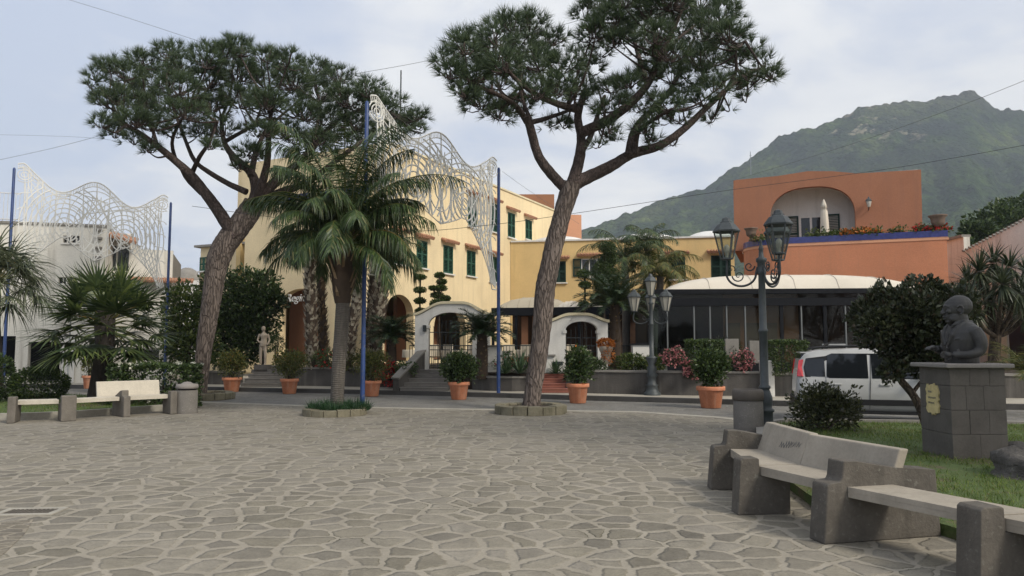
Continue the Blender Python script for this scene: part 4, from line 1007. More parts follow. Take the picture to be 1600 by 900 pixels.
# ---------------------------------------------------------------- stone pines
def smooth_path(pts,n=5):
    P=[Vector(p) for p in pts]; out=[]
    for i in range(len(P)-1):
        p0=P[max(i-1,0)];p1=P[i];p2=P[i+1];p3=P[min(i+2,len(P)-1)]
        for k in range(n):
            t=k/n; out.append(.5*((2*p1)+(p2-p0)*t+(2*p0-5*p1+4*p2-p3)*t*t+(3*p1-p0-3*p2+p3)*t**3))
    out.append(P[-1]); return out
def pine(label,d0,trunk,limbs,clumps,zb,tuft_n,depth,extra):
    m=d0/FPX
    base=W(*trunk[0][:2],d0); base.z=zb
    root=thing('pine_tree',label,'tree',base,'tall stone pines of the square')
    tp=[W(x,y,d0+dz) for x,y,w,dz in trunk]; tp[0].z=zb-.05
    rad=[w*m/2 for _,_,w,_ in trunk]
    sp=smooth_path(tp,6); rr=list(np.interp(np.linspace(0,len(rad)-1,len(sp)),range(len(rad)),rad))
    rr[0]*=1.25; rr[1]*=1.12; rr[2]*=1.05
    mb=MB(); mb.tube(sp,rr,18,0,True,True,.05); mb.part('trunk',M['pinebark'],root)
    net=[]
    for path,w0,w1,dz in limbs:
        n=len(path); P=[W(x,y,d0+path_d(dz,i/(n-1))) for i,(x,y) in enumerate(path)]
        s=smooth_path(P,5); k=len(s); r=[(w0+(w1-w0)*(i/(k-1))**.8)*m*.41 for i in range(k)]
        mb=MB(); mb.tube(s,r,10,0,True,True,.06); mb.part('limb',M['pinelimb'],root); net+= s[3:]
    netA=np.array([tuple(p) for p in net])
    tw=MB(); T=[]
    allc=[(x,y,r,rng.uniform(-1,1)) for x,y,r in clumps]
    for x,y,r in clumps:                      # fuller crown in depth
        if extra>0 and rng.uniform()<extra: allc.append((x+rng.uniform(-14,14),y+rng.uniform(-8,12),r*rng.uniform(.75,.95),rng.choice([-1,1])*rng.uniform(.55,1)))
    for x,y,r,u in allc:
        dz=u*depth
        near=netA[np.argmin(np.abs(netA[:,0]/netA[:,1]-(x-800)/FPX)**2*0+np.hypot(netA[:,0]/netA[:,1]*FPX-(x-800),(netA[:,2]-EYE)/netA[:,1]*FPX-(540-y)))]
        dloc=.55*(near[1]-d0)+.75*dz
        c=np.array(W(x,y,d0+dloc)); rm=r*(d0+dloc)/FPX
        # branchlet from the nearest limb below
        cand=netA[np.argsort(np.linalg.norm((netA-c)*[1,1,.8]+np.array([0,0,0]),axis=1))[:6]]
        a=cand[rng.integers(0,3)]; dist=np.linalg.norm(a-c)
        if dist<4.5:
            mid=(a+c)/2+np.array([rng.uniform(-.1,.1),rng.uniform(-.1,.1),-.12*dist])
            r0=.022+.014*dist
            tw.tube(smooth_path([tuple(a),tuple(mid),tuple(c+[0,0,-.2*rm])],4),[r0*(1-.65*i/8) for i in range(9)],5)
        n=int(tuft_n*(r/33)**1.7*rng.uniform(.85,1.15))
        d=rdir(n); d[:,2]=np.where(d[:,2]<-.35,-d[:,2]*.6,d[:,2]); d=unit(d)
        P=c+d*rm*np.array([1.0,1.0,.78])*(.35+.65*rng.uniform(0,1,n)**.55)[:,None]
        D=unit(d+np.array([0,0,.45]))
        T.append(tufts(P,D,24,.28,.0135,.72))
        k=max(3,n//4)
        for q in P[:k]:
            s=c+(q-c)*.15+np.array([0,0,-.25*rm]); mm=(s+q)/2+np.array([0,0,-.1*rm])
            tw.tube([tuple(s),tuple(mm),tuple(q)],[.018,.013,.007],4,0,False)
    tw.part('branches',M['pinelimb'],root)
    put('crown',T,3,M['pine'],root)
    return root
def path_d(dz,t): return dz*t
trR=[(829,642,27,0),(836,590,27,0),(846,520,29,0),(851,460,32,0),(858,420,30,0),(867,378,29,0),(880,330,28,0),(893,287,31,0)]
lR=[([(888,300),(862,272),(842,245),(830,205),(823,182)],22,15,-.5),
    ([(823,190),(808,168),(786,152),(755,138),(720,120)],14,5,-1.8),
    ([(826,192),(850,186),(880,176),(905,165)],12,5,1.2),
    ([(828,186),(815,150),(812,110),(790,75)],9,4,.8),
    ([(893,290),(905,250),(908,215),(903,180),(915,140)],26,12,.3),
    ([(905,242),(922,215),(932,185),(945,150)],14,7,1.5),
    ([(905,172),(870,162),(835,146),(800,118),(790,100)],16,5,-2.2),
    ([(907,208),(945,190),(985,162),(1014,128),(1030,90),(1052,45),(1068,5)],22,8,-1.0),
    ([(1012,132),(1000,95),(990,60),(980,25)],13,5,.6),
    ([(1030,95),(1060,60),(1100,30)],9,4,1.5),
    ([(892,290),(925,274),(958,258),(988,240),(1030,228),(1068,202),(1100,172),(1135,140),(1165,116),(1195,106)],29,6,.6),
    ([(982,243),(988,212),(1000,190),(1030,162),(1055,128),(1066,95),(1085,60)],17,6,1.8),
    ([(992,237),(998,205),(1020,188),(1050,170)],12,5,-1.2),
    ([(1066,95),(1046,76),(1030,60)],7,4,1.6),
    ([(1135,140),(1150,110),(1150,80),(1165,65)],8,4,-.5),
    ([(1155,122),(1180,118),(1205,128)],6,3,.5)]
cR=[(697,95,30),(722,72,32),(705,118,24),(745,85,34),(770,58,38),(800,45,34),(828,45,36),(852,72,32),(775,95,38),(815,85,40),(845,105,36),(740,120,34),(780,130,36),(815,128,34),(726,152,24),(752,165,30),(780,182,26),(815,172,28),(835,150,30),(880,108,32),(903,92,26),(868,140,32),(897,138,32),(925,112,24),(915,150,26),(858,196,18),(880,198,15),
 (915,25,28),(938,8,34),(930,55,32),(960,40,36),(975,5,36),(990,55,36),(1010,15,40),(1030,50,38),(1050,5,40),(1065,45,38),(1090,15,40),(1105,55,38),(1128,28,34),(1140,60,34),(940,85,20),(1010,82,28),(1045,90,34),(1080,88,36),(1115,95,34),(1150,95,28),(1176,78,20),(1196,100,22),(1207,120,17),(1178,126,20),(1150,135,24),(1118,128,28),(1085,125,32),(1050,125,30),(1010,118,26),(985,132,24),(955,140,24),(970,165,22),(1000,168,24),(1032,160,28),(1068,155,28),(1098,160,22),(1110,190,12),(1062,188,20),(1030,190,20),(945,178,20),(950,205,18),(946,222,10),(1005,205,18),(1022,218,12),(1052,226,8),(1018,235,8),(1165,158,14),(1140,172,9),(960,70,22)]
rp=pine('tall stone pine leaning right with open forked crown, planted in the round stone kerb',18.3,trR,lR,cR,.05,48,2.1,.6)
# copy added out of view at right to shade benches, bust and car
np_=copy_tree(rp); np_['label']='stone pine added outside the right border to shade bench and bust'; np_.location=(12.6,4.6,0); np_.rotation_euler=(0,0,2.2)
trL=[(313,620,18,0),(315,580,22,0),(321,530,25,0),(329,480,28,0),(336,430,31,0),(345,395,36,0),(362,368,36,.1),(382,342,36,.2),(397,318,33,.3)]
lL=[([(368,372),(345,335),(318,298),(300,275),(275,252),(245,228),(215,206),(190,196)],28,7,-1.0),
    ([(318,300),(295,278),(285,262)],20,12,-.6),
    ([(385,300),(355,286),(325,268),(305,252),(292,225),(275,180),(262,140)],13,5,.8),
    ([(300,270),(312,245),(325,225),(340,190)],10,5,-2.0),
    ([(392,325),(400,300),(392,270),(365,245),(350,220),(345,180)],26,7,.5),
    ([(392,275),(400,240),(415,205),(440,180)],14,5,1.8),
    ([(397,318),(410,285),(418,250),(420,210),(425,160)],20,7,-1.5),
    ([(402,310),(430,285),(458,262),(485,235),(510,205),(540,180)],24,7,-.6),
    ([(405,318),(440,300),(480,285),(520,255),(560,225),(600,200)],20,6,1.4),
    ([(350,222),(380,205),(410,188),(430,185)],9,4,-1.0),
    ([(485,235),(495,200),(500,160)],10,4,.9),([(245,228),(235,190),(220,150)],9,4,.6),([(275,252),(270,215),(300,160)],9,4,-1.4),
    ([(215,206),(190,190),(170,150)],7,3,.3),([(540,180),(580,170),(625,180)],9,4,-.3)]
cL=[(150,122,20),(172,108,26),(195,118,28),(160,160,22),(185,158,30),(160,196,20),(180,212,18),(208,190,28),(212,148,30),(232,102,30),(242,130,34),(222,170,28),(252,165,34),(240,200,26),(210,222,20),(238,236,16),(262,88,26),(290,108,30),(280,142,36),(290,180,34),(275,210,22),(312,205,24),(325,92,30),(326,132,38),(332,170,34),(352,92,26),(376,82,30),(370,120,38),(375,162,36),(352,205,26),(330,230,16),(408,92,30),(415,130,40),(418,170,36),(400,208,26),(385,240,22),(378,262,14),(448,100,30),(460,135,38),(465,175,36),(450,212,30),(490,112,30),(500,150,38),(505,190,34),(490,225,28),(532,124,28),(543,160,36),(550,195,30),(578,140,26),(590,170,30),(618,160,26),(628,192,26),(648,186,18),(606,208,26),(654,200,14),(520,215,28),(545,225,24),(575,215,24),(470,245,22),(510,240,20)]
pine('broad stone pine with thick kinked trunk and dense umbrella crown behind the left bin',23.0,trL,lL,cL,.0,62,2.6,.85)
# ---------------------------------------------------------------- palms
def trunk_tube(mb,pts,w,d0,n=14,zb=0.0,mi=0,wob=.03):
    P=[W(x,y,d0) for x,y in pts]; P[0].z=zb
    s=smooth_path(P,6); r=list(np.interp(np.linspace(0,len(w)-1,len(s)),range(len(w)),[k*d0/FPX/2 for k in w]))
    mb.tube(s,r,n,mi,True,True,wob); return s,r
def boots(s,r,mat,parent,dens=26,L=.26,w=.15,up=.75,out=.55):
    P=[];D=[];k=0;acc=0
    for i in range(len(s)-1):
        seg=(s[i+1]-s[i]).length; n=int(seg*dens*max(r[i],.1)*6)
        for _ in range(n):
            f=rng.uniform(); a=rng.uniform(0,2*math.pi); o=np.array([math.cos(a),math.sin(a),0]); c=np.array(s[i].lerp(s[i+1],f)); P.append(c+o*r[i]*.95); D.append(o*out+np.array([0,0,up]))
    P=np.array(P);D=np.array(D)
    side=unit(np.stack([-D[:,1],D[:,0],0*D[:,0]],1))
    return put('leaf_bases',[strap(P,D,L*rng.uniform(.7,1.2,len(P)),w*rng.uniform(.7,1.2,len(P)),.1,2,side)],4,mat,parent)
# queen palm in the grassy ring
d=17.6; base=W(527,628,d); base.z=.1
qp=thing('queen_palm','queen palm with drooping feathery fronds rising from the grass ring by the blue post','palm tree',base)
mb=MB(); s,r=trunk_tube(mb,[(526,632),(529,580),(533,520),(536,470),(535,430)],[21,21,22,22,22],d,14,.08); mb.part('trunk',M['palmring'],qp)
mb=MB(); s2,r2=trunk_tube(mb,[(535,480),(535,440),(534,400),(538,345)],[24,34,34,20],d,12,ZZ(474,d)); mb.part('fibre_sheath',M['palmcore'],qp)
boots(s2,r2,M['dry'],qp,20,.45,.10,.9,.35)
mb=MB(); Q=[]; top=np.array(W(540,350,d))
spec=[]
for i in range(54):
    az=i*2.399+rng.uniform(-.2,.2); el=R(89-84*(i/53)**.9+rng.uniform(-6,6)); spec.append((az,el))
for i,(az,el) in enumerate(spec):
    Lf=rng.uniform(2.2,2.75)*(1.2 if i<12 else 1)
    Q.append(pinnate(mb,top+np.array([.12*math.cos(az),.12*math.sin(az),-.55*i/53]),az,el,Lf*(1-.22*i/53),R(74+26*(i/53))+rng.uniform(-.2,.2),76,.66,.036,2.2,.35,.13,.028,3,rng.uniform(-.3,.3)))
# one long frond reaching out to the right, one to the left
Q.append(pinnate(mb,top,R(8),R(50),3.3,R(80),72,.62,.034,2.4,.3,.12,.03,3)); Q.append(pinnate(mb,top,R(178),R(40),2.7,R(80),72,.62,.034,2.4,.3,.12,.03,3)); Q.append(pinnate(mb,top,R(195),R(35),2.5,R(70),70,.62,.034,2.4,.3,.12,.03,3))
mb.part('frond_stalks',M['leaf_olive'],qp); put('crown',Q,4,M['palm'],qp)
# booted palms of the hotel garden behind it
def garden_palm(label,pts,w,d,nf,Lf,seed,bootmat='palmboot',upper=None):
    base=W(*pts[0],d); base.z=.75
    rt=thing('garden_palm',label,'palm tree',base,'booted palms in the hotel garden')
    mb=MB(); s,r=trunk_tube(mb,pts,w,d,12,.7); mb.part('trunk',M['palmcore'],rt)
    boots(s,r,M[bootmat],rt,62,.24,.15,.55,.32)
    mb=MB();Q=[];top=np.array(s[-1])
    for i in range(nf):
        az=i*2.399+seed; el=R(80-55*(i/nf)+rng.uniform(-8,8))
        Q.append(pinnate(mb,top,az,el,Lf*.72*rng.uniform(.85,1.1),R(95),40,.45,.034,1.6,.4,.12,.03,2))
    mb.part('frond_stalks',M['leaf_olive'],rt); put('crown',Q,4,M['palm'],rt); return rt
garden_palm('pale booted palm trunk standing straight, leftmost in the hotel garden',[(488,560),(486,500),(484,440),(483,395)],[17,17,16,15],27.5,16,2.3,.3)
garden_palm('thin dark booted palm close beside the pale leftmost one',[(507,560),(503,500),(501,450),(499,400)],[15,13,12,11],28.6,14,2.2,1.4,'dry')
garden_palm('leaning booted palm between queen palm trunk and blue post',[(541,558),(552,500),(560,455),(567,400)],[16,17,16,14],27.0,14,2.3,2.2)
garden_palm('thick pale booted palm to the right of the blue post, before the arch',[(586,545),(590,500),(597,450),(604,395)],[17,22,21,18],28.2,16,2.4,3.1)
garden_palm('slim pale booted palm just behind the blue post',[(573,555),(578,500),(581,450),(586,398)],[12,12,11,10],29.4,12,2.1,4.4)
# fan palm on the left lawn
d=19.6; base=W(153,627,d); base.z=.14
fp=thing('fan_palm','bushy fan palm with dark fibrous trunk on the left lawn','palm tree',base)
mb=MB(); s,r=trunk_tube(mb,[(153,630),(158,590),(163,550),(164,505),(163,480)],[33,29,26,30,26],d,12,.1); mb.part('trunk',M['fanbark'],fp); boots(s[6:],r[6:],M['dry'],fp,10,.12,.05,.9,.25)
mb=MB();Q=[];top=np.array(W(166,503,d))
for i in range(48):
    az=i*2.399; el=R(68-98*(i/47)**.75+rng.uniform(-7,7)); Dv=np.array([math.cos(el)*math.cos(az),math.cos(el)*math.sin(az),math.sin(el)])
    Q.append(fan(mb,top+np.array([0,0,-.2*i/47]),Dv,rng.uniform(.85,1.2),rng.uniform(.85,1.08),28,.20+.35*i/47,.082,R(105)))
mb.part('leaf_stalks',M['leaf_olive'],fp); put('crown',Q,4,M['fan'],fp)
# grey palm cut by the left border
d=20.5; base=W(-10,620,d); base.z=.14
gp=thing('grey_palm','grey green palm with long drooping leaf strands at the left border','palm tree',base)
mb=MB(); s,r=trunk_tube(mb,[(-6,622),(-8,560),(-10,500),(-8,440)],[24,20,18,17],d,12,.1); mb.part('trunk',M['fanbark'],gp)
mb=MB();Q=[];top=np.array(W(-6,440,d))
for i in range(34):
    az=i*2.399+.4; el=R(75-100*(i/33)+rng.uniform(-7,7)); Dv=np.array([math.cos(el)*math.cos(az),math.cos(el)*math.sin(az),math.sin(el)])
    Q.append(fan(mb,top,Dv,rng.uniform(.75,1.15),rng.uniform(1.05,1.3),32,1.5,.040,R(120),4))
mb.part('leaf_stalks',M['leaf_olive'],gp); put('crown',Q,4,M['palm_grey'],gp)
# two feathery palms before the court wing
for label,pts,w,d,nf,Lf,sd,lm in (('feathery palm with fine drooping fronds left of the court window shutters',[(978,520),(978,460),(976,408)],[13,12,11],30.5,22,2.2,.5,'palm'),('feathery palm spreading yellow green fronds over the cream awning edge',[(1028,520),(1030,470),(1032,432)],[13,12,11],29.8,22,2.0,1.9,'leaf_olive'),('small upright palm top rising above the court wing roof line',[(1008,520),(1010,450),(1012,388)],[12,11,10],31.5,16,1.7,2.9,'palm')):
    base=W(*pts[0],d); base.z=.75; rt=thing('feather_palm',label,'palm tree',base,'feathery palms before the court wing')
    mb=MB(); s,r=trunk_tube(mb,pts,w,d,10,.7); mb.part('trunk',M['palmring'],rt); mb=MB();Q=[];top=np.array(s[-1])
    for i in range(nf):
        az=i*2.399+sd; el=R(84-78*(i/nf)+rng.uniform(-6,6)); Q.append(pinnate(mb,top,az,el,Lf*rng.uniform(.85,1.1),R(115),50,.5,.034,1.5,.4,.12,.026,2))
    mb.part('frond_stalks',M['leaf_olive'],rt); put('crown',Q,4,M[lm],rt)
# cycads
def cycad(label,px,py_base,py_crown,d,nf,Lf,wt,zb=.75):
    base=W(px,py_base,d); base.z=zb; rt=thing('cycad',label,'plant',base,'cycads in the hotel garden')
    zc=ZZ(py_crown,d); mb=MB(); s=[base,Vector((base.x,base.y,(zb+zc)/2)),Vector((base.x,base.y,zc))]; mb.tube(s,[wt,wt*.95,wt*.8],12,0,True,True,.08); mb.part('trunk',M['palmcore'],rt); boots(s,[wt,wt,wt*.9],M['dry'],rt,26,.12,.08,.6,.5)
    mb=MB();Q=[]
    for i in range(nf):
        az=i*2.399; el=R(76-72*(i/nf)+rng.uniform(-5,5)); Q.append(pinnate(mb,np.array([base.x,base.y,zc-.05]),az,el,Lf*rng.uniform(.85,1.1),R(70),52,.26,.030,.25,.75,.08,.02,1))
    mb.part('frond_stalks',M['leaf_olive'],rt); put('crown',Q,4,M['cycad'],rt); return rt
cycad('cycad with stiff dark fronds in front of the left hotel arch',612,572,525,26.6,52,1.15,.17)
cycad('cycad with stout trunk beside the blue post and right pier of the large gate',753,575,520,24.6,54,1.1,.20,.5)
cycad('tall dark cycad with spreading fronds between small gate and three lantern lamp',962,575,476,25.0,64,1.65,.20)
# rosettes
def rosette(P,n,L,w,el0,el1,droop,seg=3):
    az=rng.uniform(0,2*math.pi,n); el=np.radians(rng.uniform(el0,el1,n)); D=np.stack([np.cos(el)*np.cos(az),np.cos(el)*np.sin(az),np.sin(el)],1)
    return strap(np.repeat(np.array(P,float)[None],n,0)+D*.04,D,L*rng.uniform(.75,1.15,n),w,droop,seg)
d=19.2; base=W(1556,600,d); base.z=.12
dr=thing('dracaena_tree','many headed dracaena with strappy leaf rosettes behind the bust','tree',base)
mb=MB();Q=[]; fork=W(1556,520,d)
mb.tube([base,W(1553,560,d),fork],[.16,.14,.13],10)
for px,py,dz in ((1512,442,.3),(1530,425,-.5),(1552,412,.4),(1578,418,-.4),(1602,432,.5),(1498,470,-.2),(1535,455,.9),(1566,445,-.9),(1592,460,-.5),(1618,455,.2),(1515,480,-.9),(1548,470,-.3),(1580,480,.6),(1605,490,-.2)):
    t=W(px,py,d+dz*1.6); mid=fork.lerp(t,.5)+Vector((0,0,-.18)); mb.tube(smooth_path([fork+Vector((0,0,-.1)),mid,t],4),[.07-.004*i for i in range(9)],6)
    Q.append(rosette(t,110,.66,.058,-55,85,.8,3))
mb.part('trunk',M['bark'],dr); put('crown',Q,4,M['cycad'] if 0 else leaf_mat('dracaena_leaves',(.030,.045,.022),(.085,.100,.055),.4,.15),dr)
def agave(label,px,py,d,z,n,L,w,name='agave',loc=None):
    c=W(px,py,d) ; c.z=z
    rt=thing(name,label,'plant',c,None); P=np.array(c); Q=[rosette(P+np.array([0,0,.05]),n,L,w,15,85,.45,3)]
    put('leaves',Q,4,M['agave'],rt); return rt
for px,py,L,lab in ((790,560,.75,'fleshy green agave nearest the blue post base in the garden bed'),(812,553,.85,'largest fleshy agave in the bed between blue post and right pine'),(832,566,.62,'small fleshy agave tucked against the right pine trunk'),(868,575,.5,'low agave rosette behind the right pine beside the red steps')):
    o=agave(lab,px,py+12,24.3,.62,46,L,.085); o['group']='agaves in the garden bed'
# palm clump at the right border
o=thing('low_palm','low bright palm clump at the right border by the pedestal','palm tree',W(1606,592,17) ); mb=MB();Q=[]
for i in range(22):
    az=i*2.399; Q.append(pinnate(mb,np.array(o.location)+[0,0,.1],az,R(75-60*i/22),1.1,R(70),36,.28,.022,.5,.4,.1,.014,1))
mb.part('frond_stalks',M['leaf_olive'],o); put('crown',Q,4,M['leaf_olive'],o)
# ---------------------------------------------------------------- shrubs and trees
def shrub(name,label,cat,base,blobs,mat,leaf,asp,group=None,stem=None,extra=None,inner=.2,lump=.48):
    """blobs: (offset xyz, radii xyz, leaf count)"""
    rt=thing(name,label,cat,base,group); B=np.array(base); P=[];D=[]
    for o,rd,n in blobs:
        p,dd=blob(B+np.array(o),rd,n,lump,inner,B[2]+.02); P.append(p); D.append(dd)
    P=np.concatenate(P);D=np.concatenate(D)
    leafmesh('foliage',P,leaf,asp,M[mat],rt,D+np.array([0,0,.35]),.9)
    mb=MB()
    if stem is None:
        for k in range(5):
            o,rd,_=blobs[k%len(blobs)]; e=B+np.array(o)+np.array([rng.uniform(-.5,.5)*rd[0],rng.uniform(-.5,.5)*rd[1],0]); mb.tube([tuple(B),tuple((B+e)/2+rng.uniform(-.05,.05,3)),tuple(e)],[.022,.016,.008],5)
    else:
        for path,r0,r1 in stem: s=smooth_path(path,4); mb.tube(s,[r0+(r1-r0)*i/(len(s)-1) for i in range(len(s))],7)
    mb.part('stems',M['bark'],rt)
    for m2,n,sz,asp2,sel in (extra or []):
        idx=np.argsort(-(P@np.array(sel)))[:len(P)//2]; idx=rng.choice(idx,n,replace=False)
        leafmesh('flowers',np.repeat(P[idx],4,0)+D[np.repeat(idx,4)]*.03,sz,asp2,M[m2],rt,D[np.repeat(idx,4)],.9)
    return rt
# round dark tree behind the bust with leaning trunk
d=12.3; base=W(1452,655,d); base.z=.12
c=[W(1376,512,d),W(1420,500,d),W(1465,505,d),W(1418,538,d),W(1450,555,d),W(1490,480,d),W(1352,495,d+.5),W(1385,480,d+.4),W(1440,470,d+.5),W(1392,580,d-.2)]
rd=[.40,.50,.48,.40,.40,.36,.28,.40,.42,.17]
bl=[(tuple(np.array(a)-np.array(base)),(k,k*1.15,k*.95),int(2300*k/.45*(k/.45))) for a,k in zip(c,rd)]
trk=[([base,W(1432,625,d),W(1405,590,d),W(1395,560,d)],.075,.05),([W(1395,562,d),W(1370,530,d),W(1360,500,d)],.045,.02),([W(1395,562,d),W(1430,520,d),W(1450,480,d)],.045,.02),([W(1425,615,d),W(1465,560,d),W(1485,500,d)],.035,.015)]
shrub('round_tree','small dark round crowned tree with leaning trunk between the white car and the bust','tree',base,bl,'leaf_dark',.085,.62,None,trk,None,.25,.35)
# bush before the car
d=13.2; base=G(1292,668,.1); base=Vector((XX(1292,d,.1),d,.1))
shrub('olive_bush','loose olive green bush on the lawn edge in front of the white car','bush',base,[((-.22,0,.42),(.36,.36,.36),1100),((.22,-.05,.40),(.38,.36,.34),1100),((0,.1,.52),(.32,.3,.28),800),((.38,.1,.28),(.24,.24,.24),420),((-.42,0,.26),(.22,.22,.24),420)],'leaf_olive2',.07,.5,None,None,None,.25,.55)
# left lawn shrubs
base=W(62,612,19.8); base.z=.14
shrub('clipped_bush','clipped dome shaped bush with yellow green top on the left lawn','bush',base,[((0,0,.42),(.72,.6,.48),5200)],'hedge',.07,.5,None,None,None,.55,.08)
base=W(-4,612,19.5); base.z=.14
shrub('dark_bush','dark rounded bush cut by the left border','bush',base,[((0,0,.62),(.36,.4,.62),2200)],'leaf',.08,.5,None,None,None,.5,.12)
# flowering hedge between fan palm and bin
cx=(XX(175,18.6)+XX(298,18.6))/2; wx=XX(298,18.6)-XX(175,18.6)
base=Vector((cx,18.9,.05)); rt=thing('flowering_hedge','dark clipped hedge dotted with white flowers between fan palm and left bin','hedge',base)
P,D=boxcloud((cx,18.9,.58),(wx,.9,1.04),9000); leafmesh('foliage',P,.085,.6,M['leaf'],rt,D,1.0)
f=(D[:,1]<-.5)|(D[:,2]>.5); ii=rng.choice(np.nonzero(f)[0],46); leafmesh('flowers',np.repeat(P[ii],6,0)+D[np.repeat(ii,6)]*.05,.075,.8,M['petal_white'],rt,D[np.repeat(ii,6)],1.0)
mb=MB(); 
for k in range(9): mb.tube([(cx-wx/2+.2+k*(wx-.4)/8,18.9,.02),(cx-wx/2+.2+k*(wx-.4)/8,18.9,.7)],.025,5)
mb.part('stems',M['bark'],rt)
# clipped hedge blocks before the pavilion
def hedge(label,pa,pb,ya,yb,d,mat='hedge'):
    xa,xb=XX(pa,d),XX(pb,d); z1=ZZ(ya,d); z0=ZZ(yb,d); base=Vector(((xa+xb)/2,d,z0)); rt=thing('hedge_block',label,'hedge',base,'clipped hedge blocks before the glass pavilion')
    P,D=boxcloud((base.x,d,(z0+z1)/2),(xb-xa,.95,z1-z0),5000,.14); leafmesh('foliage',P,.065,.55,M[mat],rt,D,1.0)
    mb=MB(); 
    for k in range(4): mb.tube([(xa+(k+.5)*(xb-xa)/4,d,z0-.05),(xa+(k+.5)*(xb-xa)/4,d,(z0+z1)/2)],.025,5)
    mb.part('stems',M['bark'],rt)
hedge('clipped green hedge block behind the potted shrub and pink flowers',1076,1124,532,584,22.6)
hedge('clipped green hedge block between tall lamp and white car',1203,1254,533,586,21.8)
# pink flower bushes
for px,py,rx_,rz_,lab in ((1052,559,.34,.27,'pink flowering bush on the garden wall beside the three lantern lamp'),(1083,579,.30,.24,'pink flowers hanging over the garden wall left of the potted shrub'),(1158,566,.36,.32,'pink flowering bush on the garden wall right of the potted shrub')):
    c=W(px,py,22.1); base=Vector((c.x,c.y,c.z-rz_)); shrub('pink_flower_bush',lab,'flowers',base,[((0,0,rz_),(rx_,.3,rz_),1100)],'leaf_dark',.07,.5,'pink flower bushes on the garden wall',None,[('petal_pink',130,.065,.8,(0,-.8,.4))])
c=W(606,583,25.6); shrub('red_flower_bush','red flowering plant spilling over the wall beside the grey steps','flowers',Vector((c.x,c.y,c.z-.4)),[((0,0,.35),(.42,.3,.38),900),((.3,-.1,.15),(.3,.25,.3),500)],'leaf_dark',.09,.4,None,None,[('petal_red',190,.10,.5,(0,-.8,.3))])
# low garden growth: individual small mounds
for px,py,d,rx_,rz_,mat,pet,lab in ((520,562,27.2,.9,.35,'leaf','petal_red','low flowering bed mound with red blooms left of the queen palm trunk'),(560,566,26.9,.6,.4,'leaf_olive','petal_white','low mound with small white blooms behind the queen palm trunk'),(780,566,25.6,.6,.34,'leaf','petal_red','low dark green mound beside the large gate cycad'),(985,566,23.5,.5,.25,'leaf_bright',None,'low bright mound at the foot of the tall cycad'),(1020,568,23.2,.45,.2,'leaf_bright',None,'low bright mound behind the three lantern lamp'),(1135,556,23.4,.4,.5,'leaf_dark',None,'dark reddish shrub between pink flowers and white slabs'),(455,565,27.6,.5,.35,'leaf','petal_red','dark low mound in front of the hotel porch'),(633,578,25.2,.35,.25,'leaf',None,'small dark mound left of the large gate'),(925,575,23.4,.5,.28,'leaf',None,'low green mound behind the small gate planter')):
    c=W(px,py,d); shrub('flower_mound',lab,'plant',Vector((c.x,c.y,c.z-rz_)),[((0,0,rz_),(rx_,.45,rz_),1100)],mat,.09,.5,'low mounds in the garden beds',None,[(pet,26,.07,.8,(0,-.8,.4))] if pet else None)
c=W(432,536,28.8); shrub('boxwood_ball','round clipped boxwood ball beside the garden statue','bush',Vector((c.x,c.y,.8)),[((0,0,c.z-.8),(.36,.36,.34),1500)],'hedge',.05,.5)
# climbing green mass left of the hotel porch, as three separate trees
for pts,lab,mat,nm in (([(292,505,1.0),(285,475,.8),(300,540,.9),(283,540,.8)],'light green leafy tree behind the flowering hedge','leaf_bright','leafy_tree'),([(345,455,.95),(370,490,1.1),(355,530,1.2),(335,495,.9),(375,545,.9)],'dark dense tree between left pine trunk and garden statue','leaf','dense_tree'),([(410,450,.75),(400,480,1.0),(425,470,.6),(398,520,.9),(385,445,.7)],'dark climbing shrub covering the hotel wall left of the porch arch','leaf','climbing_shrub')):
    d=30.0 if nm!='leafy_tree' else 28.0
    base=W(pts[0][0],560,d); base.z=.5
    bl=[(tuple(np.array(W(x,y,d+rng.uniform(-.4,.4)))-np.array(base)),(k,k*.8,k*.95),int(1300*k*k)+300) for x,y,k in pts]
    stems=[([base,Vector((base.x+.1,base.y,1.5)),W(x,y,d)],.08,.03) for x,y,k in pts[:3]]
    shrub(nm,lab,'tree',base,bl,mat,.16,.55,None,stems,None,.2,.4)
# distant dark trees on the right slope
for px,py,k,d,lab,mat in ((1566,352,2.4,62,'dark broad tree on the slope above the pale house','leaf'),(1606,340,2.8,64,'dark tree cut by the right border above the pale house','leaf'),(1527,366,1.3,58,'small dark tree at the left end of the slope group','leaf'),(1500,392,1.0,50,'dark tree tip beside the terrace corner of the orange house','leaf')):
    c=W(px,py,d); base=Vector((c.x,d,c.z-6)); shrub('slope_tree',lab,'tree',base,[((0,0,6),(k,k,k*.7),2400),((-k*.6,0,5),(k*.7,k*.7,k*.6),1400),((k*.6,0,5.2),(k*.7,k*.7,k*.6),1400)],mat,.36,.6,'trees on the slope at right',[([base,Vector((base.x+.3,d,base.z+3)),Vector((base.x,d,base.z+6))],.3,.1)],None,.2,.4)
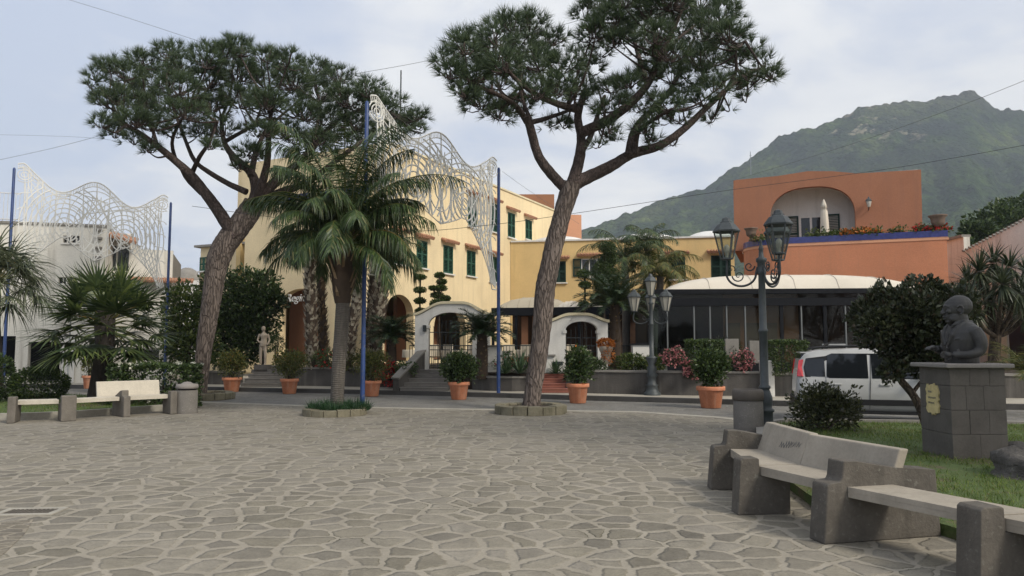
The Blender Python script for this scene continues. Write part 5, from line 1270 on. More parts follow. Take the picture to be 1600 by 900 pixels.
# topiary
def topiary(label,d,zb,stems,pads,mat='hedge'):
    base=W(*stems[0][0],d); base.z=zb; rt=thing('topiary_tree',label,'tree',base,'cloud pruned topiary trees')
    mb=MB()
    for path in stems:
        P=[W(x,y,d) for x,y in path]; mb.tube(smooth_path(P,3),.035,6)
    mb.part('trunk',M['bark'],rt); P=[];D=[]
    for x,y,r,fl in pads:
        rm=r*d/FPX; p,dd=blob(W(x,y,d+rng.uniform(-.15,.15)),(rm,rm,rm*fl),int(950*max(1,(rm/.25)**2)),.08,.1,p=2.0); P.append(p);D.append(dd)
    leafmesh('foliage',np.concatenate(P),.06,.55,M[mat],rt,np.concatenate(D),.9)
topiary('slim topiary with four flat leaf pads left of the large white gate',28.6,.8,[[(657,560),(658,520),(656,475),(657,432)]],[(657,433,9,.4),(656,453,10,.45),(656,470,9,.5),(657,486,9,.5),(657,500,8,.5)])
topiary('fuller layered topiary just above the large white gate arch',28.0,.8,[[(688,560),(686,500),(687,430)],[(686,470),(677,452)]],[(687,430,8,.5),(690,440,8,.5),(688,450,10,.5),(676,450,6,.5),(683,461,10,.5),(696,466,8,.5),(685,474,14,.5),(684,485,15,.5)])
topiary('thin topiary standard with two small pads beside the open court window',26.5,.8,[[(915,560),(914,480),(914,430)]],[(912,428,11,.6),(914,445,10,.5),(912,475,8,.5)])
topiary('tall dense cloud pruned topiary before the open court window',26.8,.8,[[(945,560),(944,480),(945,390)],[(944,440),(935,420)]],[(949,387,14,.7),(952,404,15,.7),(944,420,19,.7),(952,432,18,.75),(938,436,14,.7),(944,450,18,.7),(938,466,17,.6),(950,470,14,.6)],'leaf')
# ---------------------------------------------------------------- garden terrace, walls, gates, steps
def plan(l): return [tuple(Vector((XX(px,d,.8),d))) for px,d in l]
terr=plan([(455,27.6),(566,26.9),(640,25.9),(742,25.2),(812,24.3),(870,24.6),(930,23.2),(1060,22.35),(1190,22.0),(1430,21.6),(1640,21.2)])
MB().prism(terr+[(30,33),(14,44),(0,46),(-6,34),(-10,31)],.1,.70).struct('garden_terrace',M['soil'])
def wall_run(label,l,h,th=.3,cop=True,mat='tuffwall'):
    P=plan(l); c=P[0]; r=thing('garden_wall',label,'wall',(c[0],c[1],.118),'low dark stone walls of the hotel garden')
    MB().prism(band(P,th,1),.05,.118+h).part('wall',M[mat],r)
    if cop:
        Q=[(p[0],p[1]-.04) for p in P]; MB().prism(band(Q,th+.08,1),.118+h+.002,.118+h+.062).part('coping',M['coping'],r)
wall_run('low dark garden wall behind the queen palm trunk',[(462,27.45),(520,27.1),(566,26.75)],.62)
wall_run('short low bed wall between the grey and the red steps',[(738,25.0),(765,24.4),(800,24.1),(838,24.3),(850,24.6)],.42)
wall_run('long dark stone garden wall with pale coping under the glass pavilion',[(884,23.5),(930,23.05),(1060,22.2),(1188,21.85)],.66)
wall_run('dark garden wall section right of the white post behind the car',[(1208,21.8),(1330,21.45),(1430,21.3),(1640,20.9)],.62)
wall_run('low grey wall stub left of the stone steps beside the left pine trunk',[(318,28.6),(352,28.3),(372,28.1)],.45)
mb=MB(); p=W(1199,617,21.75); mb.box((p.x,p.y,.60),(.34,.34,1.02)); mb.box((p.x,p.y,1.135),(.40,.40,.05))
bevel(mb.solo('white_post',M['white'],(p.x,p.y,.1),'square white gate post ending the garden wall behind the tall lamp','post'),.015)
def steps(label,pa,pb,d0,n,rise,run,mat,z0=.118,name='stone_steps'):
    xa,xb=XX(pa,d0),XX(pb,d0); c=((xa+xb)/2,d0,z0); r=thing(name,label,'steps',c,None)
    for k in range(n):
        mb=MB(); mb.box((c[0],d0+run*(n+k+1)/2+0*k - run*(n-1-k)*0,z0+rise*(k+.5)-.002*0),(xb-xa,run*(n-k)+run,rise-.03)); 
        mb.box((c[0],d0+run*(n+k+1)/2-.015,z0+rise*(k+1)-.013),(xb-xa+.04,run*(n-k)+run+.03,.026)); mb.part('step',M[mat],r)
    return r
steps('broad grey stone steps climbing to the garden statue',378,438,26.6,5,.145,.36,'steps')
steps('grey stone steps rising to the large white gate',626,700,24.2,5,.13,.34,'steps')
steps('red clay steps leading up to the small white gate',840,893,23.2,4,.14,.33,'redsteps')
# sloping stair wall with handrail slab
fS=Face((XX(624,24.2),24.2),(XX(664,26.0),26.0)); mb=MB(); mb.plate(fS.at(0,0),fS.U,fS.N,[(0,.118),(fS.L,.118),(fS.L,1.42),(0,.50)],[],.22); r=thing('stair_wall','sloping grey stair wall left of the large gate steps','wall',tuple(fS.at(0,.118)))
mb.part('wall',M['tuffwall'],r); mb=MB(); mb.bar(fS.at(-.05,.53,-.11),fS.at(fS.L+.05,1.45,-.11),.30,.06); mb.part('handrail_slab',M['coping'],r)
def gate_arch(label,d,x0,x1,xi0,xi1,y_in,y_top,y_flat,zb,spr):
    a=XX(x0,d),XX(x1,d),XX(xi0,d),XX(xi1,d); c=((a[0]+a[1])/2,d,zb); r=thing('gate_arch',label,'gate',c,'white arched garden gates')
    f=Face((a[0],d),(a[1],d)); L=f.L; i0=a[2]-a[0]; i1=a[3]-a[0]; zi=ZZ(y_in,d); zt=ZZ(y_top,d); zf=ZZ(y_flat,d); n=18
    def crest(u,off=0):   # concave shoulders sweeping into a convex crown
        e=abs(2*u-1); s=max(0,min(1,(1-e)/.86)); return zf+(zt-zf)*(math.sin(min(1,s*1.12)*math.pi/2)**1.7)+off
    top=[(L*(1-k/40),crest(1-k/40)) for k in range(41)]
    hole=[(i0,zb),(i1,zb)]+[((i0+i1)/2+(i1-i0)/2*math.cos(math.pi*k/n),spr+(zi-spr)*math.sin(math.pi*k/n)) for k in range(n+1)]
    # opening reaches the ground: one outline, pier - arch - pier
    out=[(0,zb),(i0,zb)]+[hole[-1-k] for k in range(n+1)]+[(i1,zb),(L,zb)]+top
    MB().plate(f.at(0,0),f.U,f.N,out,[],.42).part('arch_wall',M['white'],r)
    mb=MB(); V=[];
    for k in range(41):
        u=k/40; z=crest(u)+.004; t=-.05+(L+.1)*u
        for o,zz in ((.07,z),(.07,z+.09),(-.49,z+.09),(-.49,z)): V.append(f.at(t,zz,o))
    F=[]
    for k in range(40):
        for q in range(4): F.append((k*4+q,k*4+(q+1)%4,k*4+4+(q+1)%4,k*4+4+q))
    F+=[(3,2,1,0),(160,161,162,163)]
    mb.add(V,F); mb.part('coping',M['cream'],r)
    mb=MB(); fbox(mb,f,i0-.1,i0+.03,spr-.1,spr,-.44,.04); fbox(mb,f,i1-.03,i1+.1,spr-.1,spr,-.44,.04); mb.part('impost',M['white'],r)
    # iron leaves inside the arch
    for s in (0,1):
        mb=MB(); w=(i1-i0)/2; t0=i0+.03+s*w; t1=t0+w-.06; zt2=spr-.15; nb=int((t1-t0)/.12)
        for k in range(nb+1):
            t=t0+(t1-t0)*k/nb; zz=zt2+.3*math.sin(math.pi*(k/nb)*.5 if s==0 else math.pi*(1-k/nb)*.5); mb.tube([f.at(t,zb+.06,-.2),f.at(t,zz,-.2)],.011,5); mb.ball(f.at(t,zz,-.2),.022,6)
        for zz in (zb+.12,zb+.75,zt2-.1): mb.bar(f.at(t0,zz,-.2),f.at(t1,zz,-.2),.02,.03)
        mb.part('iron_leaf',M['iron'],r)
    return r,f
g1,f1=gate_arch('wide white garden gate arch with cream coping at the top of the grey steps',26.0,648,766,669,738,488,475,493,.70,ZZ(508,26))
mb=MB(); c=f1.at(.35,ZZ(513,26),.0); mb.box(c+f1.N*.06,(.12,.12,.22)); mb.part('wall_lamp',M['iron'],g1)
g2,f2=gate_arch('small white garden gate arch beside the red steps and tall cycad',24.7,857,950,884,934,502,493,504,.66,ZZ(516,24.7))
mb=MB(); fbox(mb,f2,.15,.48,.95,1.07,.004,.03); mb.part('vent_plate',M['iron'],g2)
mb=MB(); c=W(851,553,24.8); mb.box((c.x-.1,24.8,.95),(.75,.34,.60)); r=thing('white_wall_stub','white wall stub with stone ledge left of the small gate','wall',(c.x-.1,24.8,.65)); mb.part('wall',M['white'],r)
mb=MB(); mb.box((c.x-.1,24.78,1.28),(.9,.46,.055)); mb.part('ledge',M['coping'],r)
# two white garden piers near the large gate, on either side of the cycad
def pier(label,px,d,w,z1,zb=.6):
    x=XX(px,d); r=thing('garden_pier',label,'pillar',(x,d,zb),'white piers of the garden railing'); MB().box((x,d,(zb+z1)/2),(w,.32,z1-zb)).part('pier',M['white'],r); MB().box((x,d,z1+.032),(w+.12,.44,.06)).part('ledge',M['coping'],r)
pier('white pier right of the large gate behind the cycad trunk',772,25.4,.55,1.55); pier('short white pier between agave bed and canopy',789,26.4,.4,1.35)
# curved white garden bench wall by the lamp
xw=XX(1005,23.6); mb=MB(); P=[(XX(989,23.6),23.6),(XX(1020,23.6),23.6)]; ff=Face(*P)
mb.plate(ff.at(0,0),ff.U,ff.N,[(0,.6),(ff.L+.45,.6),(ff.L+.45,.98),(ff.L+.25,1.03),(ff.L+.1,1.16),(ff.L,1.4),(ff.L,1.62),(0,1.62)],[],.35)
r=thing('white_scroll_wall','white garden wall end with curved foot behind the three lantern lamp','wall',(xw,23.6,.6)); mb.part('wall',M['white'],r); mb=MB(); fbox(mb,ff,-.05,ff.L+.05,1.622,1.67,-.4,.05); mb.part('ledge',M['darkmetal'],r)
for k,(px,py,w,h,lab) in enumerate(((1143,540,.42,.42,'left pale stone slab standing behind the pink flowers'),(1181,545,.42,.5,'right pale stone slab standing behind the tall lamp post'))):
    c=W(px,py,23.0); o=MB().box((c.x,c.y,c.z-.1),(w,.12,h+.2)).solo('stone_slab',M['coping'],(c.x,c.y,c.z-.3),lab,'slab','pale stone slabs in the garden'); bevel(o,.01)
# garden railing behind the gates and tables on the terrace
fR=Face((XX(640,29.5),29.5),(XX(1000,28.5),28.5)); mb=MB(); nb=int(fR.L/.13)
for k in range(nb+1): mb.tube([fR.at(k*.13,.72),fR.at(k*.13,1.62)],.011,4,0,False)
for z in (.80,1.6): mb.bar(fR.at(0,z),fR.at(fR.L,z),.025,.04)
mb.solo('garden_railing',M['iron'],tuple(fR.at(0,.7)),'dark iron railing across the hotel court behind both gates','railing')
def cafe_table(label,px,d):
    x=XX(px,d); r=thing('court_table',label,'table',(x,d,.70),'cream tables in the hotel court')
    mb=MB(); mb.lathe([(.46,.40),(.44,.70),(.43,.72),(0,.725)],18,(x,d,.70)); mb.part('tablecloth',M['cloth'],r); MB().tube([(x,d,.7),(x,d,1.38)],.04,6).part('leg',M['iron'],r); return r
def cafe_chair(label,px,d,a):
    x=XX(px,d); r=thing('court_chair',label,'chair',(0,0,0),'pale wicker chairs in the hotel court')
    MB().box((0,0,.44),(.46,.46,.05)).part('seat',M['dry'],r); mb=MB(); mb.box((0,.22,.70),(.46,.05,.48)); mb.part('backrest',M['cloth'],r)
    for sx in (-1,1):
        for sy in (-1,1): MB().tube([(.2*sx,.2*sy,0),(.2*sx,.2*sy,.42)],.018,5).part('leg',M['dry'],r)
    r.location=(x,d,.70); r.rotation_euler=(0,0,a); return r
for px,d,l in ((690,31,'cream table seen through the left half of the large gate'),(722,32,'cream table seen through the right half of the large gate'),(808,31,'cream table behind the agave bed'),(838,32.2,'cream table just left of the right pine trunk'),(908,30.5,'cream table seen through the small gate'),(645,31.5,'cream table beside the left pier of the large gate')): cafe_table(l,px,d)
for px,d,a,l in ((680,30.4,.4,'pale chair behind the left leaf of the large gate'),(705,30.6,2.6,'pale chair in the middle of the large gate opening'),(733,31,-.5,'pale chair behind the right leaf of the large gate'),(798,30.2,.3,'pale chair behind the blue post'),(824,30.6,2.9,'pale chair between the two court tables'),(895,29.8,.5,'pale chair behind the small gate leaf')): cafe_chair(l,px,d,a)
# garden statue, orange flower planter
def sculpt(name,mb,mat,parent,vox,sm=6):
    me=mb.mesh(name,mat,root_loc(parent)); o=link_mesh(name,me,parent)
    m=o.modifiers.new('remesh','REMESH'); m.mode='VOXEL'; m.voxel_size=vox; m.use_smooth_shade=True
    s=o.modifiers.new('smooth','SMOOTH'); s.factor=.5; s.iterations=sm
    dg=bpy.context.evaluated_depsgraph_get(); me2=bpy.data.meshes.new_from_object(o.evaluated_get(dg)); o.modifiers.clear(); o.data=me2
    return o
c=W(411,565,27.9); zb=.86; r=thing('garden_statue','weathered pale stone nude statue standing at the head of the left steps','statue',(c.x,c.y,zb))
MB().box((c.x,c.y,zb-.10),(.5,.5,.24)).part('plinth',M['tuffwall'],r)
mb=MB(); s=(ZZ(510,27.9)-zb-.03)/1.70; B=lambda x,y,z:(c.x+x*s,c.y+y*s,zb+.03+z*s)
mb.tube([B(-.10,0,0.02),B(-.11,-.02,.45),B(-.09,0,.88)],[.05*s,.065*s,.10*s],10); mb.tube([B(.12,-.06,0.02),B(.12,-.09,.45),B(.07,0,.88)],[.05*s,.065*s,.10*s],10)
mb.tube([B(0,0,.80),B(0,0,.95),B(.02,0,1.12),B(.01,0,1.30),B(0,0,1.42)],[.15*s,.165*s,.125*s,.17*s,.08*s],12); mb.tube([B(0,0,1.38),B(0,0,1.55)],.055*s,8); mb.ball(B(-.01,-.02,1.60),.105*s,12,0,(.88,1,1.15))
mb.tube([B(-.18,0,1.36),B(-.26,-.03,1.08),B(-.12,-.14,.98)],[.055*s,.045*s,.04*s],8); mb.tube([B(.18,0,1.36),B(.27,.0,1.08),B(.20,-.1,.86)],[.055*s,.045*s,.04*s],8); mb.ball(B(-.12,-.14,.0),.05*s,6); mb.ball(B(.12,-.14,.0),.05*s,6)
sculpt('figure',mb,M['statue'],r,.014,3)
c=W(947,569,23.6); r=thing('flower_figure_planter','mossy planter figure topped with orange flowers beside the tall cycad','planter',(c.x,c.y,c.z))
mb=MB(); h=ZZ(541,23.6)-c.z; mb.lathe([(.20,0),(.24,.1),(.15,.22),(.16,h*.6),(.22,h*.8),(.24,h),(.19,h),(.1,h-.1)],14,c); mb.part('pot',M['statue'],r)
P,D=blob((c.x,c.y,c.z+h+.08),(.26,.24,.15),800,.2,.4); leafmesh('flowers',P,.07,.8,M['petal_orange'],r,D,.9); P,D=blob((c.x+.05,c.y-.12,c.z+.3),(.2,.14,.28),240,.3,.3); leafmesh('trailing_leaves',P,.07,.6,M['petal_orange'],r,D,.9)
# ---------------------------------------------------------------- potted shrubs along the road
def pot_mesh(R0,h):
    mb=MB(); mb.lathe([(R0*.66,0),(R0*.70,.01),(R0*.88,h*.80),(R0*.89,h*.805),(R0*1.0,h*.81),(R0*1.02,h*.83),(R0*1.02,h*.98),(R0*1.0,h),(R0*.90,h),(R0*.86,h*.86)],32)
    for z in (.30,.52): mb.lathe([(R0*(.66+.24*z)+.002,h*z),(R0*(.66+.24*z)+.012,h*(z+.012)),(R0*(.66+.25*z)+.006,h*(z+.03))],32)
    return mb
def potted(label,px,py,pr_,ph,mat,blobs,leaf,asp=.5,zb=0.0,petals=None,d=None):
    g=G(px,py,zb) if d is None else Vector((XX(px,d,zb),d,zb)); k=g.y/FPX; R0=pr_*k/2; h=ph*k
    r=thing('potted_shrub',label,'potted plant',(g.x,g.y,zb),'terracotta planters with shrubs')
    mb=pot_mesh(R0,h); mb.v=[(a+g.x,b+g.y,c+zb) for a,b,c in mb.v]; mb.part('pot',M['terracotta'],r)
    mb=MB(); mb.lathe([(0.001,h*.88),(R0*.87,h*.88)],20,(g.x,g.y,zb)); mb.part('soil',M['soil'],r)
    P=[];D=[];st=MB(); B=np.array([g.x,g.y,zb+h*.86])
    for x,y,rx_,rz_,n in blobs:     # pixel offsets from pot top centre
        c=B+np.array([x*k,rng.uniform(-.06,.06),y*k+h*.14]); p,dd=blob(c,(rx_*k,rx_*k*.9,rz_*k),n,.6,.12,B[2]-.05,2.8); P.append(p);D.append(dd)
        for q in range(3): e=c+rng.uniform(-.4,.4,3)*rx_*k; st.tube([tuple(B+rng.uniform(-.06,.06,3)*[1,1,0]),tuple((B+e)/2),tuple(e)],[.014,.01,.006],5)
    P=np.concatenate(P);D=np.concatenate(D); leafmesh('foliage',P,leaf,asp,M[mat],r,D+np.array([0,0,.5]),.9); st.part('stems',M['bark'],r)
    if petals: m_,n=petals; ii=rng.choice(len(P),n); leafmesh('flowers',np.repeat(P[ii],4,0)+D[np.repeat(ii,4)]*.03,.07,.8,M[m_],r,D[np.repeat(ii,4)],.9)
potted('terracotta planter with olive shrub nearest the left pine trunk',362,612,29,22,'leaf_olive',[(0,20,19,20,1300),(-8,26,12,13,500),(9,27,11,12,500)],.085,.4)
potted('terracotta planter with wide thin olive shrub before the low garden wall',452,615,28,23,'leaf_olive',[(0,20,21,20,1100),(-12,28,14,14,500),(13,28,14,14,500)],.085,.4)
potted('terracotta planter half hidden behind the blue post',581,619,29,24,'leaf_olive',[(2,22,22,22,1300),(10,30,14,14,500),(-6,32,13,13,400)],.085,.4)
potted('terracotta planter with broad dark green shrub before the grey gate steps',717,624,33,27,'leaf',[(0,22,24,20,1300),(-14,20,14,16,600),(16,22,15,16,600),(0,34,17,12,500)],.095,.6)
potted('terracotta planter with tall compact shrub in front of the small white gate',903,629.5,35,30,'leaf',[(0,18,19,18,1100),(1,38,18,17,1000)],.09,.65,0,('petal_orange',12))
potted('largest terracotta planter with lumpy shrub left of the right bin',1111,637,43,33,'leaf',[(0,18,20,17,1000),(-4,40,20,19,1100),(16,34,15,16,700),(-12,28,14,15,500)],.085,.65)
potted('small terracotta pot with thin shrub at the white shop wall',139,607,20,20,'leaf_olive',[(0,14,11,14,420),(-5,24,9,10,220),(5,22,9,10,220)],.09,.35,.118)
# ---------------------------------------------------------------- tree rings
def ring(label,px,d,rx_,ry_,h,w=.26,n=15):
    c=Vector((XX(px,d,0),d,0)); r=thing('tree_ring',label,'planter',c,'round stone kerbs about the trees')
    for k in range(n):
        a0=2*math.pi*k/n+.012; a1=2*math.pi*(k+1)/n-.012; hh=h+rng.uniform(-.015,.015); o=rng.uniform(-.015,.015)
        P=[]
        for t in (0,.33,.66,1): a=a0+(a1-a0)*t; P.append((c.x+(rx_+o)*math.cos(a),c.y+(ry_+o)*math.sin(a)))
        for t in (1,.66,.33,0): a=a0+(a1-a0)*t; P.append((c.x+(rx_+o-w)*math.cos(a),c.y+(ry_+o-w)*math.sin(a)))
        q=MB().prism(P,-.01,hh).part('kerb_stone',M['ringstone'],r); bevel(q,.025,2)
    mb=MB(); mb.prism([(c.x+(rx_-.1)*math.cos(2*math.pi*k/24),c.y+(ry_-.1)*math.sin(2*math.pi*k/24)) for k in range(24)],-.01,h-.06); mb.part('soil',M['soil'],r); return c
ring('round mossy stone kerb about the right pine trunk',829,17.75,.86,.86,.20)
c=ring('oval stone kerb filled with dark grass about the queen palm and blue post',523,17.3,.72,.75,.15)
n=2600; a=rng.uniform(0,2*math.pi,n); q=np.sqrt(rng.uniform(0,1,n)); P=np.stack([c.x+.05+q*.72*np.cos(a),c.y+.2+q*.7*np.sin(a),np.full(n,.09)],1)
D=unit(np.stack([rng.normal(0,.5,n),rng.normal(0,.5,n),np.ones(n)],1)); me=np_mesh('ring_grass',strap(P,D,.30*rng.uniform(.6,1.2,n),.016,.9,3),4,M['grass_tuft'],c); o=link_mesh('ring_grass',me,None,c); o['kind']='stuff'
ring('low worn stone kerb about the left pine trunk',322,22.4,.80,.95,.20)
# ---------------------------------------------------------------- benches
def support(r,P,U,outline,th,mat='tuff'):
    U=Vector((U[0],U[1],0)).normalized(); N=Vector((U.y,-U.x,0)); O=Vector((P[0],P[1],0))+N*th/2
    return bevel(MB().plate(O,U,N,outline,[],th).part('support',M[mat],r,fix=True),.022,3,35)
def seat(r,quad,mat,z1=.45,h=.085):
    mb=MB(); mb.prism(quad,z1-h,z1-h/2-.002)
    c=Vector((sum(p[0] for p in quad)/4,sum(p[1] for p in quad)/4)); mb.prism([tuple(c+(Vector(p)-c)*.994) for p in quad],z1-h/2-.002,z1-h/2+.002); mb.prism(quad,z1-h/2+.002,z1)
    return bevel(mb.part('seat',M[mat],r),.006,2)
def backrest(r,A,B,z0,z1,lean,th,mat,back=(1,.1)):
    A=v2(A);B=v2(B); N=Vector((back[0],back[1],0)).normalized()
    V=[]
    for p in (A,B):
        for o,z in ((0,z0),(th,z0),(th+lean,z1),(lean,z1)): V.append(p+N*o+UP*z)
    mb=MB(); mb.add(V,[(0,1,2,3),(7,6,5,4),(0,4,5,1),(1,5,6,2),(2,6,7,3),(3,7,4,0)]); return bevel(mb.part('backrest',M[mat],r,fix=True),.012,2)
hi=[(-.13,0),(1.0,0),(.97,.555),(.55,.59),(.20,.650),(.075,.655),(.055,.52),(.04,.49),(-.065,.48),(-.085,.46)]
lo=[(-.12,0),(.40,0),(.40,.36),(.105,.36),(.10,.52),(.08,.53),(-.06,.53),(-.085,.51)]
rb=thing('curved_bench','curved bench of pale slabs on dark speckled stone supports in the right foreground','bench',(2.6,6.6,0),'curved stone benches of the square')
BSP=[((2.34,8.42),(1,-.02)),((2.25,7.20),(1,.10)),((2.62,6.20),(1,.24)),((3.16,5.08),(1,.22)),((3.72,4.05),(1,.3))]
for i,(p,u) in enumerate(BSP):
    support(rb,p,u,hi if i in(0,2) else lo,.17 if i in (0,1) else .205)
def sp(i,s,side):
    p,u=BSP[i]; U=Vector(u).normalized(); N=Vector((-U.y,U.x)); q=Vector(p)+U*s+N*side; return (q.x,q.y)
SW=.47
for i in range(4):
    a=(.087 if i==0 else .105) if i in (0,2) else .015; b_=.105 if i+1 in (2,) else .015
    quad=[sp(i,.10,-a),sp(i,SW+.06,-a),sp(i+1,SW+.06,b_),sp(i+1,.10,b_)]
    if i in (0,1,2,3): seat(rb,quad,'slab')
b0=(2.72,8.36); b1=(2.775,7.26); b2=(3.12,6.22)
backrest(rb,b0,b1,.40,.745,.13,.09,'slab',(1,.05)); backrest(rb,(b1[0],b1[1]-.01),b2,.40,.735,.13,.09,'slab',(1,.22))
# scratched scribbles on the backrest
gA=Vector((b0[0],b0[1],0)).lerp(Vector((*b1,0)),.5); gU=(Vector((*b1,0))-Vector((*b0,0))).normalized(); mb=MB()
for k in range(5):
    P=[]; s0=k*.085+rng.uniform(-.02,.02); ph=rng.uniform(0,6); am=rng.uniform(.5,1.1)
    for q in range(9): zq=.57+am*.04*math.sin(q*1.4+ph)+.012*k; P.append(gA+gU*(s0+.011*q+.014*math.sin(q*2.9+ph*2))+UP*zq+Vector((.13*(zq-.40)/.345-.002,0,0)))
    mb.tube(P,.0022,4)
# (kept thin and shallow so it reads as marker scrawl)
mb.part('scrawl',M['ink'],rb)
lb=thing('straight_bench','long low bench of pale slabs on stone supports along the left lawn','bench',(-9,15.8,0),'curved stone benches of the square')
SL=[(-10.25,15.0),(-9.32,15.45),(-8.55,16.15),(-7.92,17.05)]
SL=[tuple(G(px,py).xy) for px,py in ((18,661),(106,658),(196,651.5),(269,647))]
dirL=[]
for i in range(4):
    a=Vector(SL[max(i-1,0)]);b_=Vector(SL[min(i+1,3)]); t=(b_-a).normalized(); dirL.append((-t.y,t.x))
for i in range(4): support(lb,SL[i],dirL[i],[(-.10,0),(.62,0),(.62,.40),(.2,.58),(.06,.60),(.05,.47),(-.07,.46)] if i==2 else [(-.10,0),(.45,0),(.45,.36),(.13,.36),(.12,.54),(-.08,.54)],.15 if i!=1 else .28,'tuff_light')
for i in range(3):
    a,b_=Vector(SL[i]),Vector(SL[i+1]); t=(b_-a).normalized(); n0,n1=Vector(dirL[i]),Vector(dirL[i+1]); g0=.10 if i==2 else (.17 if i==1 else .02); g1=.11 if i==1 else (.17 if i==0 else .02)
    seat(lb,[tuple(a+n0*.1+t*g0),tuple(b_+n1*.1-t*g1),tuple(b_+n1*.5-t*g1),tuple(a+n0*.5+t*g0)],'slab_front')
a,b_=Vector(SL[2]),Vector(SL[3]); t=(b_-a).normalized()
q0=a+Vector(dirL[2])*.50+t*.02-t*.45; q1=b_+Vector(dirL[3])*.50-t*.12
backrest(lb,tuple(q1),tuple(q0),.42,.78,.10,.07,'slab_front',dirL[3])
# ---------------------------------------------------------------- litter bins
def bin_(label,px,d,w,h,domed):
    c=(XX(px,d,0),d,0); r=thing('litter_bin',label,'bin',c,'concrete litter bins')
    R0=w/2
    if domed:
        MB().lathe([(R0*1.05,0),(R0*1.05,.05),(R0*.98,.07),(R0*.97,h*.72),(R0*.9,h*.73)],28,c).part('drum',M['bin'],r); MB().lathe([(R0*.8,h*.70),(R0*.8,h*.78)],20,c).part('dark_gap',M['black'],r)
        mb=MB(); mb.lathe([(R0*.86,h*.775),(R0*1.0,h*.78),(R0*1.02,h*.84),(R0*.96,h*.915),(R0*.55,h*.93),(R0*.3,h*.985),(0.001,h)],28,c); mb.part('lid',M['bin_lid'],r)
    else:
        MB().lathe([(R0*.97,0),(R0*.98,.03),(R0*.96,h*.74),(R0*.93,h*.745)],32,c).part('drum',M['bin'],r)
        MB().lathe([(R0*.93,h*.747),(R0*1.02,h*.755),(R0*1.03,h*.93),(R0*.97,h*.985),(R0*.86,h),(R0*.80,h*.97),(R0*.78,h*.7)],32,c).part('rim',M['bin_rim'],r)
        MB().lathe([(0.001,h*.72),(R0*.79,h*.72)],20,c).part('inside',M['black'],r)
bin_('open topped concrete litter bin with brown rim beside the tall lamp',1170,13.7,.55,.80,False)
bin_('domed concrete litter bin at the end of the left bench',291,17.7,.50,.745,True)
# ---------------------------------------------------------------- street lamps
def lantern(parent,c,s,glass,n=6,rot=0.0):
    c=Vector(c)
    prof=[(.115,.0),(.235,.52)]
    mb=MB(); mb.lathe([(.10*s,-.03*s),(.125*s,-.02*s),(.125*s,.005*s),(.05*s,.006*s)],n,c,0,False,rot)
    for k in range(n):
        t=2*math.pi*k/n+rot; dv=Vector((math.cos(t),math.sin(t),0)); mb.bar(c+dv*.115*s,c+dv*.235*s+UP*.52*s,.022*s,.022*s)
    mb.lathe([(.20*s,.515*s),(.262*s,.52*s),(.27*s,.545*s),(.22*s,.56*s)],n,c,0,False,rot)
    lan=mb.part('lantern',M['greyiron'],parent)
    MB().lathe([(.103*s,.008*s),(.224*s,.515*s)],n,c,0,False,rot).part('glass_pane',M[glass],lan)
    MB().lathe([(.265*s,.548*s),(.17*s,.68*s),(.115*s,.705*s),(.11*s,.735*s),(.085*s,.745*s),(.07*s,.80*s),(.0,.83*s)],n,c,0,False,rot).part('cap',M['greyiron'],lan)
    MB().lathe([(.03*s,.005*s),(.035*s,.10*s),(.055*s,.13*s),(.06*s,.22*s),(.03*s,.27*s),(0,.275*s)],10,c).part('bulb',M['lampglass_milky'],lan)
    return lan
def scroll(mb,c,U,r0,turns,a0,rad,sgn=1,n=28,r1=.012):
    P=[]
    for i in range(n+1):
        t=i/n; rr=r0*(1-t)+r1*t; a=a0+sgn*turns*2*math.pi*t; P.append(Vector(c)+Vector(U)*rr*math.cos(a)+UP*rr*math.sin(a))
    mb.tube(P,[rad*(1-.5*i/n) for i in range(n+1)],6)
lampc=Vector((XX(1196.5,14.0,0),14.0,0)); zt=ZZ(374,14)
L1=thing('tall_street_lamp','tall grey street lamp with three scroll bracket lanterns beside the open bin','street lamp',lampc,'cast iron street lamps')
mb=MB(); mb.lathe([(.17,0),(.17,.10),(.145,.14),(.135,.34),(.165,.37),(.165,.40),(.12,.43),(.135,.50),(.14,.62),(.10,.74),(.085,.78),(.11,.80),(.11,.83),(.078,.86),(.076,1.85),(.09,1.86),(.09,1.90),(.07,1.92),(.062,2.95),(.085,2.97),(.085,3.02),(.075,3.05),(.075,3.18),(.10,3.20),(.10,3.26),(.05,3.29),(.04,3.42),(.05,3.44),(.03,3.50),(.02,zt-.04),(.03,zt-.02),(0,zt)],20,lampc); mb.part('post',M['greyiron'],L1)
for a in (R(161),R(41),R(-79)):
    U=Vector((math.cos(a),math.sin(a),0)); mb=MB(); z0=3.10; rl=.63
    P=[lampc+U*.07+UP*z0]; 
    for i in range(13):
        t=math.pi*1.0*i/12; P.append(lampc+U*(.37-.27*math.cos(t))+UP*(z0-.12-.24*math.sin(t)))
    P.append(lampc+U*rl+UP*(z0+.16)); mb.tube(smooth_path(P,2),.022,8)
    scroll(mb,lampc+U*.22+UP*(z0+.02),U,.10,1.3,math.pi*1.0,.016); scroll(mb,lampc+U*.42+UP*(z0-.16),U,.12,1.4,0,.015,-1); scroll(mb,lampc+U*.56+UP*(z0-.02),U,.08,1.2,math.pi*1.2,.013,-1)
    mb.part('arm',M['iron'],L1)
    lantern(L1,lampc+U*rl+UP*(z0+.19),.98,'lampglass',6,a)
l2=Vector((XX(1013,22.95,0),22.3,.118)); k2=22.3/FPX
L2=thing('short_street_lamp','short street lamp with three frosted lanterns against the garden wall','street lamp',l2,'cast iron street lamps')
